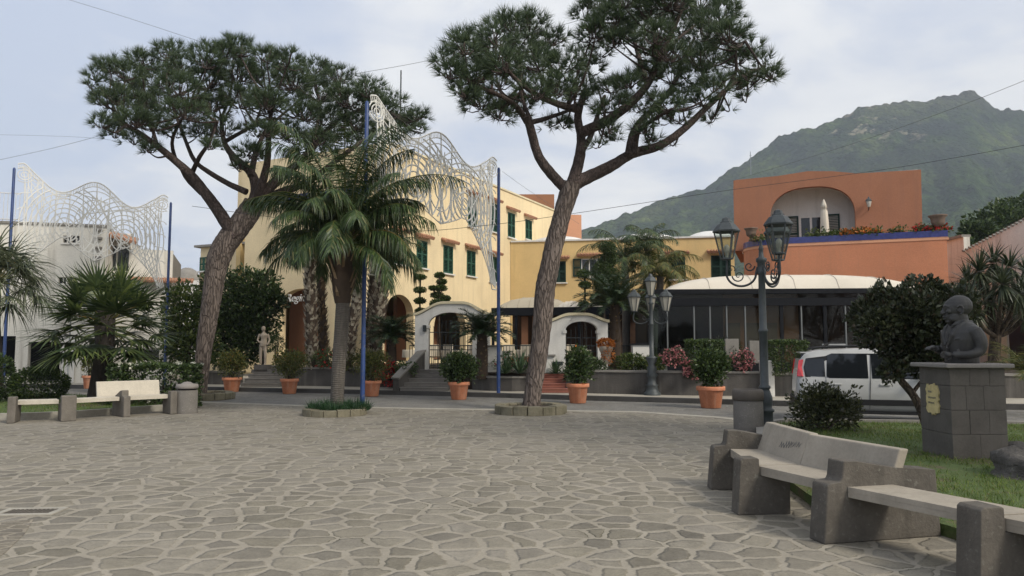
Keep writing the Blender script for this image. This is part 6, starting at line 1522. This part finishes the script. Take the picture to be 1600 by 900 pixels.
mb=MB(); mb.lathe([(.26,0),(.26,.06),(.20,.10),(.16,.26),(.20,.30),(.13,.34),(.12,.52),(.18,.60),(.12,.68),(.16,.80),(.10,.90),(.18,1.10),(.18,1.14),(.07,1.16),(.065,2.1),(.09,2.12),(.06,2.16),(.055,2.72),(.09,2.76),(.05,2.80),(.045,2.98)],16,l2); mb.part('post',M['greyiron'],L2)
lantern(L2,l2+UP*3.0,.80,'lampglass_milky',6,.3)
for a,dx in ((R(170),.50),(R(-12),.44),(R(80),.46)):
    U=Vector((math.cos(a),math.sin(a),0)); mb=MB(); P=[l2+U*.05+UP*2.25]+[l2+U*(.06+dx*.5-dx*.46*math.cos(math.pi*i/8))+UP*(2.30-.16*math.sin(math.pi*i/8)) for i in range(9)]+[l2+U*dx+UP*2.50]
    mb.tube(smooth_path(P,2),.02,6); scroll(mb,l2+U*.2+UP*2.32,U,.08,1.2,math.pi,.012); mb.part('arm',M['iron'],L2); lantern(L2,l2+U*dx+UP*2.53,.80,'lampglass_milky',6,a)
# thin pole by the shop
p=Vector((XX(116,25,0),24.6,0)); MB().lathe([(.05,0),(.05,.25),(.03,.27),(.026,2.4),(.03,2.42),(0,2.45)],10,p).solo('thin_pole',M['steel'],p,'thin grey sign pole by the white shop door','pole')
# ---------------------------------------------------------------- pedestal and bust
pc=Vector((6.22,10.27,.10)); w=.74; zt=1.36
pd=thing('bust_pedestal','grey stone block pedestal with thin cap slab carrying the bust','pedestal',pc)
mb=MB(); courses=[(.10,.42,[0,.5,1.0]),(.423,.74,[0,.33,.68,1.0]),(.743,1.06,[0,.28,.60,1]),(1.063,zt-.06,[0,.36,.72,1.0])]
for z0,z1,cut in courses:
    for i in range(len(cut)-1):
        x0=pc.x-w/2+w*cut[i]+(.0012 if i else 0); x1=pc.x-w/2+w*cut[i+1]-(.0012 if i<len(cut)-2 else 0); o=rng.uniform(-.003,.003)
        mb.box(((x0+x1)/2,pc.y+o,(z0+z1)/2-.0),(x1-x0,w,z1-z0))
b_=bevel(mb.part('block',M['tuff'] if 0 else rough_mat('grey_pedestal_stone',(.118,.106,.092),.25,2.6,30,.92,.45,.01,streak=(.17,.155,.135),streak_amt=.4),pd),.006,2)
bevel(MB().box((pc.x,pc.y,zt-.03),(w+.17,w+.17,.058)).part('cap_slab',M['coping'] if 0 else M['bin_lid'],pd),.015,2)
# ceramic plaque with burnt edges on its left face
mb=MB(); O=Vector((pc.x-w/2-.012,pc.y+.03,.86)); n=34; V=[];F=[]
for k in range(n):
    t=2*math.pi*k/n; ct,st=math.cos(t),math.sin(t); sq=1/max(abs(ct),abs(st)); rr=1+.09*math.sin(k*2.7)+.05*math.sin(k*5.1)
    V.append((O.x-.012,O.y+ct*sq**.8*.145*rr,O.z+st*sq**.8*.20*rr)); 
V2=[(O.x+.012,b,c) for a,b,c in V]
mb.add(V+V2,[tuple(range(n))[::-1],tuple(range(n,2*n))]+[(i,(i+1)%n,(i+1)%n+n,i+n) for i in range(n)])
pq=mb.part('plaque',M['plaque'],pd,fix=True); mb=MB()
for row,(z,ln,nn) in enumerate(((.10,.10,5),(.02,.20,9),(-.05,.16,7))):
    for k in range(0,nn):
        y=O.y+.09-k*ln/nn*.95; P=[(O.x-.0135,y-.007*q*.5,O.z+z+.016*math.sin(q*2.1+k*1.7)) for q in range(5)]; mb.tube(P,.0016,4)
mb.part('inscription',M['cable'],pq)
bu=thing('bust_statue','dark bronze bust of a bald man in a jacket looking left on the pedestal','statue',(pc.x-.02,pc.y,zt))
mb=MB(); s=1.0; ang=R(6)
def BB(f,l,z):   # forward, left, up in the bust's own frame
    fx,fy=-math.cos(ang),-math.sin(ang); lx,ly=math.sin(ang),-math.cos(ang)
    return (pc.x+.03+fx*f+lx*l,pc.y+fy*f+ly*l,zt+z)
Mrot=Matrix(((-math.cos(ang),math.sin(ang),0),(-math.sin(ang),-math.cos(ang),0),(0,0,1)))
prev=None
V=[];F=[]; secs=[(0,.185,.215,0,.02),(.08,.185,.225,0,.02),(.2,.19,.245,.01,.02),(.32,.19,.27,.015,.02),(.42,.175,.285,.005,.02),(.49,.145,.265,-.01,.02),(.54,.115,.20,-.015,.02),(.575,.10,.12,-.01,.02)]
n=28
for z,a,b_,off,_ in secs:
    for k in range(n):
        t=2*math.pi*k/n; ct,st=math.cos(t),math.sin(t); V.append(BB(off+a*math.copysign(abs(ct)**.85,ct),b_*math.copysign(abs(st)**.85,st),z))
for i in range(len(secs)-1):
    for k in range(n): k2=(k+1)%n; F.append((i*n+k,i*n+k2,(i+1)*n+k2,(i+1)*n+k))
F.append(tuple(range(n))[::-1]); F.append(tuple(range((len(secs)-1)*n,len(secs)*n))); mb.add(V,F)
mb.tube([BB(-.02,0,.48),BB(.0,0,.58),BB(.025,0,.68)],[.120,.108,.108],16)
hd=Matrix.Rotation(R(-26),3,'Z')   # head turned further left
HS=1.09
def HH(f,l,z):
    v=hd@Vector((f*HS,l*HS,0)); return BB(.03+v.x,v.y,.755+z*HS-.012)
HR=Mrot@hd
def hb(f,l,z,r,sc): mb.ball(HH(f,l,z),r*HS,20,0,sc,HR)
hb(-.02,0,.045,.142,(1.08,.88,.98)); hb(.045,0,.01,.118,(1.0,.90,1.15)); hb(.06,0,-.075,.098,(.92,.88,1.12)); hb(.098,0,-.150,.050,(.95,1.1,.75))
hb(.05,.07,-.12,.05,(1.2,.6,.9)); hb(.05,-.07,-.12,.05,(1.2,.6,.9))
mb.tube([HH(.138,0,.045),HH(.162,0,-.01),HH(.180,0,-.045),HH(.160,0,-.062)],[.016,.021,.025,.019],10); hb(.160,.020,-.048,.019,(1,1,.8)); hb(.160,-.020,-.048,.019,(1,1,.8))
mb.tube([HH(.108,.088,.030),HH(.142,.05,.045),HH(.150,.02,.040),HH(.150,-.02,.040),HH(.142,-.05,.045),HH(.108,-.088,.030)],[.013,.017,.015,.015,.017,.013],8)
mb.tube([HH(.138,.048,-.094),HH(.164,.0,-.090),HH(.138,-.048,-.094)],[.010,.017,.010],8); mb.tube([HH(.136,.042,-.119),HH(.158,0,-.119),HH(.136,-.042,-.119)],[.010,.017,.010],8)
for sgn in (-1,1):
    hb(.138,.046*sgn,.016,.021,(.8,1.1,.7)); hb(.112,.075*sgn,-.03,.036,(.9,.7,.8)); hb(.045,.080*sgn,-.095,.038,(1.3,.5,1.2))
    P=[HH(-.005+.034*math.cos(t),(.118+.014*math.sin(t*.5))*sgn,-.012+.054*math.sin(t)) for t in [.6+4.6*k/9 for k in range(10)]]; mb.tube(P,.010,8); hb(-.008,.112*sgn,-.015,.032,(.9,.3,1.2))
# arms: near one bent across the waist, the far one held forward
mb.tube(smooth_path([BB(-.01,.25,.45),BB(-.05,.31,.30),BB(-.03,.31,.17),BB(.10,.29,.12),BB(.25,.17,.115)],4),[.088]*4+[.082,.078,.074,.071,.068,.065,.062,.059,.056,.053,.05,.048,.046],14)
mb.tube(smooth_path([BB(0,-.26,.45),BB(-.02,-.30,.28),BB(.08,-.28,.17),BB(.22,-.22,.20)],4),[.095]*4+[.085,.08,.075,.07,.065,.06,.055,.05,.045],14)
def hand(o,fd,ld,zd,sg):
    o=Vector(o); fd=Vector(fd).normalized(); ld=Vector(ld).normalized(); ud=fd.cross(ld)
    mb.ball(o+fd*.03,.048,12,0,(1,1,.8))
    for k,(ln,off) in enumerate(((.075,-.036),(.088,-.012),(.082,.012),(.066,.034))):
        b0=o+fd*.055+ld*off; mb.tube([b0,b0+fd*ln*.55-ud*.012*sg,b0+fd*ln*.85-ud*.045*sg],[.0155,.0145,.012],8)
    mb.tube([o+ld*-.04+fd*.005,o+ld*-.07+fd*.035,o+ld*-.062+fd*.07],[.018,.016,.013],8)
fv=Vector(BB(1,0,0))-Vector(BB(0,0,0)); lv=Vector(BB(0,1,0))-Vector(BB(0,0,0))
hand(BB(.27,.155,.115),fv-lv*.75,UP*.9+fv*.1,0,1); hand(BB(.24,-.215,.205),fv*1.0+UP*.15,lv,0,1)
# jacket lapels, collar, front edge, pocket, sleeve folds
for sgn in (-1,1):
    mb.tube([BB(-.10,.10*sgn,.565),BB(.03,.125*sgn,.56),BB(.13,.115*sgn,.48),BB(.19,.09*sgn,.38),BB(.222,.03*sgn,.24)],[.026,.034,.036,.038,.014],8)
    mb.tube([BB(.06,.085*sgn,.57),BB(.125,.05*sgn,.53),BB(.15,.02*sgn,.50)],[.022,.024,.012],8)
mb.tube([BB(.222,.015,.25),BB(.226,.02,.14),BB(.214,.02,.02)],.016,6); mb.tube([BB(.150,0,.50),BB(.195,0,.40),BB(.215,0,.28)],[.026,.024,.014],8)
mb.tube([BB(.188,.125,.325),BB(.162,.185,.34)],.014,6); mb.tube([BB(.20,.13,.13),BB(.15,.21,.12)],.016,6)
for z in (.2,.09): mb.ball(BB(.240,.035,z),.017,8)
for sgn in (-1,1): mb.ball(BB(-.01,.225*sgn,.43),.104,16,0,(1,1,.85))
mb.tube([BB(.195,.19,.19),BB(.215,.245,.12),BB(.20,.20,.05)],.018,6)
sculpt('figure',mb,M['bronze'],bu,.0075,2)
# ---------------------------------------------------------------- white car
car=thing('white_car','small white hatchback with roof rails parked beyond the dark round tree','car',(0,0,0))
st=[(0.00,.58,.40,.60,.61,.58,.62),(.03,.74,.30,.92,.95,.70,.965),(.09,.775,.26,.93,1.29,.67,1.30),(.20,.79,.24,.93,1.41,.635,1.435),(.38,.795,.23,.93,1.46,.625,1.50),(.60,.80,.22,.93,1.485,.62,1.53),(1.3,.80,.22,.92,1.50,.62,1.555),(2.0,.80,.22,.91,1.47,.62,1.525),(2.35,.80,.22,.91,1.38,.63,1.43),(2.80,.79,.22,.92,1.02,.70,1.06),(2.98,.785,.22,.90,.95,.66,.985),(3.40,.75,.24,.80,.86,.58,.89),(3.58,.70,.28,.66,.76,.52,.78),(3.66,.58,.36,.56,.60,.48,.61)]
def section(s):
    x,yw,zb,zbelt,zr,yr,zc=s
    h=[(yw*.55,zb),(yw*.93,zb+.03),(yw*.995,zb+.16),(yw*1.0,(zb+zbelt)/2+.05),(yw*.985,zbelt-.03),(yw*.962,zbelt),(yr+.012,zr),(yr-.06,zr+(zc-zr)*.72),(yr*.45,zc),]
    return [(x,-a,b) for a,b in h]+[(x,a,b) for a,b in h[::-1]]
mb=MB();V=[];F=[]
for s in st: V+=section(s)
m_=18
for i in range(len(st)-1):
    for k in range(m_): k2=(k+1)%m_; F.append((i*m_+k,(i+1)*m_+k,(i+1)*m_+k2,i*m_+k2))
F.append(tuple(range(m_))); F.append(tuple(range((len(st)-1)*m_,len(st)*m_))[::-1]); mb.add(V,F,0,True)
bo=mb.part('body',M['carpaint'],car,fix=True)
def syd(x,z):   # side surface |y| at height z between belt and roof, x in the cabin
    for i in range(len(st)-1):
        if st[i][0]<=x<=st[i+1][0]:
            f=(x-st[i][0])/(st[i+1][0]-st[i][0]); a=[st[i][k]*(1-f)+st[i+1][k]*f for k in range(7)]; break
    yb=a[1]*.962; yt=a[5]+.012; zb=a[3]; zr=a[4]
    return yb+(yt-yb)*(z-zb)/(zr-zb)
def side_panel(name,poly,mat,off=.006,par=None,sides=(-1,1),nx=8):
    for sg in sides:
        mb=MB(); n=len(poly); P=[(x,sg*(syd(x,z)+off),z) for x,z in poly]; Q=[(x,sg*(syd(x,z)-.03),z) for x,z in poly]
        mb.add(P+Q,[tuple(range(n)) if sg<0 else tuple(range(n))[::-1]]+[(i,(i+1)%n,(i+1)%n+n,i+n) for i in range(n)]); mb.part(name,M[mat],par or car,fix=True)
side_panel('window_surround',[(.185,.945),(2.53,.918),(2.14,1.395),(1.98,1.44),(.72,1.44),(.60,1.385),(.21,1.335),(.16,1.15)],'blackplastic',.004)
side_panel('side_window',[(.22,.965),(.575,.955),(.575,1.34),(.215,1.31),(.17,1.15)],'carglass',.008)
side_panel('side_window',[(.60,.955),(.66,.93),(1.40,.93),(1.40,1.44),(.74,1.44),(.63,1.40)],'carglass',.010)
side_panel('side_window',[(1.47,.93),(2.48,.935),(2.12,1.36),(1.98,1.43),(1.47,1.44)],'carglass',.010)
for sg in (-1,1):
    mb=MB(); P=[(.028,.955,.735),(.055,1.17,.70),(.078,1.30,.665),(.165,1.31,.672),(.13,1.15,.705),(.145,.955,.770)]
    A=[(x-.012,sg*(y+.014),z) for x,z,y in P]; Bq=[(x+.03,sg*(y-.06),z) for x,z,y in P]; n=6
    mb.add(A+Bq,[tuple(range(n)),tuple(range(n,2*n))]+[(i,(i+1)%n,(i+1)%n+n,i+n) for i in range(n)]); bevel(mb.part('tail_light',M['redlamp'],car,fix=True),.006,2)
    for x0,x1,z in ((.60,1.42,.91),(1.435,1.445,.9)): pass
    for x,za,zb in ((.585,.36,.95),(1.435,.30,1.44)):
        mb=MB()
        for i in range(8):
            z0=za+(zb-za)*i/8; z1=za+(zb-za)*(i+1)/8
            def yy(z): return (syd(x,z) if z>.92 else .80*(.995+.005*min(1,(z-.4)/.2)) if z<.86 else .79-.0*(z))+.003
            mb.bar((x+.06*(.9-z0)*(x>1)*-1,sg*yy(z0),z0),(x+.06*(.9-z1)*(x>1)*-1,sg*yy(z1),z1),.008,.012)
        mb.part('door_seam',M['blackplastic'],car)
    for x in (.68,1.60): bevel(MB().box((x+.10,sg*.797,.80),(.20,.035,.04)).part('door_handle',M['carpaint'],car),.012,2)
    bevel(MB().box((1.78,sg*.803,.44),(2.15,.03,.12)).part('side_moulding',M['blackplastic'],car),.01,2)
    MB().box((1.8,sg*.77,.235),(2.0,.05,.07)).part('sill',M['blackplastic'],car)
    mb=MB(); mb.tube(smooth_path([(.35,sg*.565,1.515),(.5,sg*.56,1.565),(1.3,sg*.56,1.595),(1.95,sg*.56,1.56),(2.1,sg*.565,1.51)],4),.018,8); mb.part('roof_rail',M['blackplastic'],car)
    MB().lathe([(0.001,0),(.01,0)],6).part if 0 else None
    for x in (.62,2.92):
        mb=MB(); mb.lathe([(.34,-.02),(.345,.0),(.33,.012),(.0,.012)],28); 
        Rm=Matrix.Rotation(R(90)*(1 if sg<0 else -1),3,'X'); mb.v=[tuple(Rm@Vector(p)+Vector((x,sg*.792,.34))) for p in mb.v]; mb.part('wheel_arch',M['blackplastic'],car)
        mb=MB(); mb.lathe([(.20,-.16),(.27,-.16),(.29,-.13),(.29,-.03),(.27,-.0),(.20,0)],28); mb.v=[tuple(Rm@Vector(p)+Vector((x,sg*.815,.29))) for p in mb.v]; wl_=mb.part('wheel',M['rubber'],car)
        mb=MB(); mb.lathe([(.20,-.01),(.185,.0),(.05,-.03),(.04,.0),(0.0,.0)],14); mb.v=[tuple(Rm@Vector(p)+Vector((x,sg*.815,.29))) for p in mb.v]; mb.part('rim',M['alloy'],wl_)
    bevel(MB().box((2.36,sg*.90,1.0),(.12,.20,.13)).part('wing_mirror',M['carpaint'],car),.03,3)
    mb=MB(); mb.ball((3.47,sg*.60,.72),.12,12,0,(.8,.7,1.0)); mb.part('headlight',M['windowglass'],car)
mb=MB(); mb.tube([(.55,-.5,1.55),(.62,-.45,1.62),(.72,-.42,1.645),(.98,-.42,1.64)],[.03,.03,.025,.02],8); mb.part('roof_bar',M['blackplastic'],car)
bevel(MB().box((.80,-.40,1.625),(.46,.10,.035)).part('roof_bar_cover',M['carpaint'],car),.012,2)
bevel(MB().box((.20,0,1.452),(.18,1.02,.03)).part('spoiler',M['carpaint'],car),.012,2)
mb=MB(); mb.add([(.028,-.56,1.0),(.028,.56,1.0),(.135,.52,1.42),(.135,-.52,1.42),(.075,-.56,1.0),(.075,.56,1.0),(.18,.52,1.42),(.18,-.52,1.42)],[(0,3,2,1),(4,5,6,7),(0,1,5,4),(1,2,6,5),(2,3,7,6),(3,0,4,7)]); mb.part('rear_window',M['carglass'],car,fix=True)
bevel(MB().box((.02,0,.42),(.12,1.46,.20)).part('rear_bumper',M['blackplastic'],car),.04,3)
bevel(MB().box((3.62,0,.40),(.12,1.30,.20)).part('front_bumper',M['blackplastic'],car),.04,3)
mb=MB(); mb.add([(2.42,-.58,1.40),(2.42,.58,1.40),(2.83,.66,1.055),(2.83,-.66,1.055),(2.38,-.58,1.36),(2.38,.58,1.36),(2.79,.66,1.01),(2.79,-.66,1.01)],[(0,1,2,3),(7,6,5,4),(0,4,5,1),(1,5,6,2),(2,6,7,3),(3,7,4,0)]); mb.part('windscreen',M['carglass'],car,fix=True)
ca=R(-17); car.rotation_euler=(0,0,ca); car.location=(XX(1244,15.7,.8)+.23,15.7+.745,-.005)
# ---------------------------------------------------------------- festival light arches
def light_arch(label,pA,pB,zA,zB,legz,mid,hp,top_off,post=.055):
    A=Vector((*pA,0));B=Vector((*pB,0)); U=(B-A).normalized(); L=(B-A).length
    r=thing('light_arch',label,'festival lights',(A+B)/2,'festival light arches over the square')
    for p,z in ((A,zA),(B,zB)):
        MB().lathe([(post*1.05,-.02),(post*1.05,1.2),(post,1.22),(post*.9,z-.05),(post*.5,z),(0,z)],12,p).part('post',M['bluepost'],r)
    def P(u,z): return A+U*(L*u)+UP*z
    def zt(u):
        e=math.cos(4*math.pi*(u-.04)/.92) if .04<=u<=.96 else 1
        edge=.28*max(0,1-abs(u-.055)/.055)+.28*max(0,1-abs(u-.945)/.055)
        return zA+(zB-zA)*u-hp*(1-e)/2+top_off+edge*.4
    def zb(u):
        s=min(u,1-u); leg=legz+(zA+(zB-zA)*u-legz-1.9)*min(1,(max(0,s-.07)/.26))**.55 if s>.07 else legz
        return min(leg-mid*max(0,1-abs(u-.5)/.2)**.7*1.0, zt(u)-.5)
    inside=lambda u,z: .015<u<.985 and zb(u)<=z<=zt(u)
    mb=MB()
    def draw(pts,rad=.015):
        rad=rad*1.3
        run=[]
        for u,z in pts+[(-9,0)]:
            if inside(u,z): run.append(P(u,z))
            else:
                if len(run)>1: mb.tube(run,rad,4,0,False,False)
                run=[]
    us=[.02+.96*i/90 for i in range(91)]
    mb.tube([P(u,zt(u)) for u in us],.022,5); mb.tube([P(u,zt(u)-.16) for u in us],.015,4); mb.tube([P(u,zb(u)) for u in us],.018,4)
    for i in range(0,90): mb.tube([P(us[i],zt(us[i])),P((us[i]+us[i+1])/2,zt(us[i])-.16)],.010,3,0,False,False)
    for k in range(1,12):                            # upright frame bars
        u=k/12; draw([(u,zb(u)+.01+(zt(u)-zb(u)-.02)*j/10) for j in range(11)],.016)
    for sgn in (0,1):
        m=(lambda u:u) if sgn==0 else (lambda u:1-u)
        c=(.31,zt(.31)-1.25 if sgn==0 else zt(.69)-1.25)
        for q in range(1,10):                         # nested ovals
            rr=.17*q; draw([(m(c[0]+.030*q*math.cos(t)),c[1]+rr*math.sin(t)) for t in [2*math.pi*j/48+.4 for j in range(48-4*(q%3))]],.019)
        for q in range(7):                           # fan of long curves falling into the leg
            u0=.05+.045*q; z0=zt(m(u0))-.1
            draw([(m(u0+(.02+.012*q-u0)*s**.8+.05*math.sin(math.pi*s)),z0+(legz+.05*q-z0)*s) for s in [j/34 for j in range(35)]],.014)
        for q in range(6):                           # ripples across the leg
            zc=legz+.35+.5*q; draw([(m(.0+.20*s),zc+.9*s+.10*math.sin(s*9)) for s in [j/16 for j in range(17)]],.012)
        cc=(.06,zt(m(.06))-.38)
        for q in (1,2,3): draw([(m(cc[0]+.075*q/L*math.cos(t)*1.3),cc[1]+.085*q*math.sin(t)) for t in [2*math.pi*j/20 for j in range(21)]],.013)
        for q in range(5):                           # radiating struts from the top corner scroll
            a=-.25-.32*q; draw([(m(cc[0]+s*math.cos(a)/L),cc[1]+s*math.sin(a)) for s in [.3+.18*j for j in range(14)]],.013)
        for q in range(5): draw([(m(.5-.028*q*(1-s)-.22*s**2),zt(.5)-.35-.16*q-1.5*s) for s in [j/16 for j in range(17)]],.013)
    for q in range(1,5): draw([(.5+.045*q*math.cos(t),zt(.5)-1.6+.32*q*math.sin(t)) for t in [2*math.pi*j/40 for j in range(41)]],.014)
    mb.part('light_lattice',M['lights'],r); return r
light_arch('white festival light arch on blue posts spanning between queen palm and right pine',(XX(569,17.9,3),17.9),(XX(779,23.2,3),23.2),ZZ(158,17.9),ZZ(262,23.2),3.35,.55,.55,.15)
light_arch('white festival light arch on blue posts before the white house at left',(XX(11,24.4,3),24.4),(XX(261,27.6,3),27.6),ZZ(262,24.4),ZZ(316,27.6),3.6,.8,.62,.12,.05)
# ---------------------------------------------------------------- overhead cables
def cable(label,pts,rad,mat):
    P=[W(*p) for p in pts]; s=smooth_path(P,10); o=MB().tube(s,rad*.62,5,0,False).solo('overhead_cable',M[mat],P[0],label,'cable','cables strung over the square')
cable('pale cable sagging from the left pine past the palm to the far right',[(300,322,21),(470,345,20),(628,361,19.5),(760,352,20),(900,333,20.5),(1140,297,21),(1400,262,21),(1660,216,20)],.011,'cable_dark')
cable('thin cable crossing the top left sky down towards the left pine crown',[(60,-15,24),(200,28,24),(340,74,24)],.010,'cable')
cable('thin cable entering at the left border below the left pine crown',[(-30,256,25),(80,232,25),(160,211,24.5)],.010,'cable')
cable('thin cable from the left pine crown through the right pine crown',[(340,160,22),(520,122,20),(680,92,19),(860,44,18),(1040,-6,17.5)],.009,'cable')
cable('pale cable rising from the orange house roof across the mountain',[(1140,284,30),(1340,222,27),(1530,154,24),(1700,84,22)],.013,'cable')
cable('faint cable dropping from the blue post top behind the right pine trunk',[(785,268,23.2),(830,300,26),(905,350,32)],.008,'cable')
cable('faint horizontal cable beyond the left light arch',[(-20,210,30),(120,214,30),(200,222,29)],.008,'cable')
# ---------------------------------------------------------------- lawns, rocks, grate
lawnR=[sp(0,.75,-.1),(3.25,9.2),(4.4,12.6),(4.95,14.2),(5.6,14.75),(7.2,14.55),(10,14.2),(20,13.2),(20,1),(7,1),(5.0,3.4),sp(4,.6,0),sp(3,.60,0),sp(2,1.02,-.2),sp(2,1.02,.2),sp(1,.72,0)]
def zl(p): return .10+.02*math.sin(p[0]*1.3)*math.cos(p[1]*.9)
MB().prism(lawnR,-.02,.10).struct('lawn',M['lawn'])
lawnL=[tuple(G(px,py,.12).xy) for px,py in ((-60,648),(20,647),(105,644),(190,638),(262,633),(300,628),(300,622),(180,618),(60,615),(-60,613))]
MB().prism(lawnL,-.02,.12).struct('side_lawn',M['lawn'])
MB().prism(band(lawnL[:6],.16,-1),-.01,.145).struct('lawn_kerb',M['palekerb'])
MB().prism(band([(3.3,9.3),(4.3,12.6),(4.85,14.3),(5.55,14.9),(7.2,14.72),(10,14.36),(20,13.36)],.16,1),-.01,.135).struct('green_kerb',M['coping'])
def inpoly(X,Y,poly):
    ins=np.zeros(len(X),bool); n=len(poly)
    for i in range(n):
        x0,y0=poly[i];x1,y1=poly[(i+1)%n]
        c=((y0>Y)!=(y1>Y)); 
        ins^= c & (X<(x1-x0)*(Y-y0)/((y1-y0) if abs(y1-y0)>1e-9 else 1e-9)+x0)
    return ins
def grass(name,poly,n,z,L,xr,yr,thin=True):
    X=rng.uniform(*xr,n);Y=rng.uniform(*yr,n); k=inpoly(X,Y,poly)
    if thin: k&= fbm(X*1.1+5,Y*1.1+3,4,5)+rng.uniform(-.08,.08,n)>.36
    X,Y=X[k],Y[k]; m=len(X); P=np.stack([X,Y,np.full(m,z)],1); D=unit(np.stack([rng.normal(0,.45,m),rng.normal(0,.45,m),np.ones(m)],1))
    me=np_mesh(name,strap(P,D,L*rng.uniform(.4,1.2,m),.009,.8,2),4,M['grass']); o=link_mesh(name,me); o['kind']='stuff'
grass('lawn_grass',lawnR,120000,.095,.085,(2.6,13),(3.5,14.9))
grass('side_lawn_grass',lawnL,26000,.115,.09,(-18,-7),(15.5,23),False)
def rock(label,c,r,seed,name='rock'):
    V=[];F=[];n=28;h=16; rg=np.random.default_rng(seed); ph=rg.uniform(0,6,6)
    mb=MB()
    for i in range(h+1):
        a=math.pi*i/h-math.pi/2
        for k in range(n):
            t=2*math.pi*k/n; d=np.array([math.cos(a)*math.cos(t),math.cos(a)*math.sin(t),math.sin(a)])
            q=1+.16*math.sin(3*d[0]+ph[0])*math.sin(4*d[1]+ph[1])+.12*math.sin(7*d[2]+ph[2]+3*d[0])+.06*math.sin(13*d[0]+ph[3])*math.sin(11*d[1]+ph[4])
            V.append((c[0]+d[0]*r[0]*q,c[1]+d[1]*r[1]*q,c[2]+d[2]*r[2]*q))
    for i in range(h):
        for k in range(n): k2=(k+1)%n; F.append((i*n+k,i*n+k2,(i+1)*n+k2,(i+1)*n+k))
    mb.add(V,F,0,True); o=mb.solo(name,M['rock'],(c[0],c[1],.1),label,'rock','rocks on the right lawn'); 
    return o
rock('large rough volcanic rock at the right border of the lawn',(XX(1640,8.6,.2),8.6,.10),(.62,.5,.36),4)
rock('small rough rock beside the pedestal at the right border',(XX(1612,9.9,.2),9.9,.12),(.4,.35,.2),9)
# drain grate in the paving at bottom left
g=G(47,800); r=thing('drain_grate','rectangular pale framed drain grate in the paving at lower left','grate',(g.x,g.y,0)); az=.07
mb=MB(); Rz=Matrix.Rotation(az,3,'Z')
def gb(cx,cy,sx,sy,z0,z1): c=Rz@Vector((cx,cy,0)); mb.box((g.x+c.x,g.y+c.y,(z0+z1)/2),(sx,sy,z1-z0),az)
for s in (-1,1): gb(0,.13*s,.56,.06,-.01,.010); gb(.25*s,0,.06,.199,-.01,.0095)
mb.part('frame',M['palekerb'],r); mb=MB()
gb(0,0,.44,.20,-.02,.003)
for k in range(11): gb(-.2+.04*k,0,.016,.198,.003,.008)
mb.part('grille',M['tuff'],r)
MB().prism([(-2.0,-40),(-60,-40),(-60,2.0)],-.01,.0).v
# narrow gutter of small setts curving past the grate
P=[tuple(G(px,py).xy) for px,py in ((-40,900),(10,862),(38,835),(52,812))]
MB().prism(band([tuple(Vector(p)) for p in P],.34,1),-.01,.004).struct('gutter_strip',M['gutter'])
for o in list(bpy.data.objects):
    if o.type=='MESH' and o.parent is None and 'category' not in o and 'kind' not in o: o['kind']='structure'
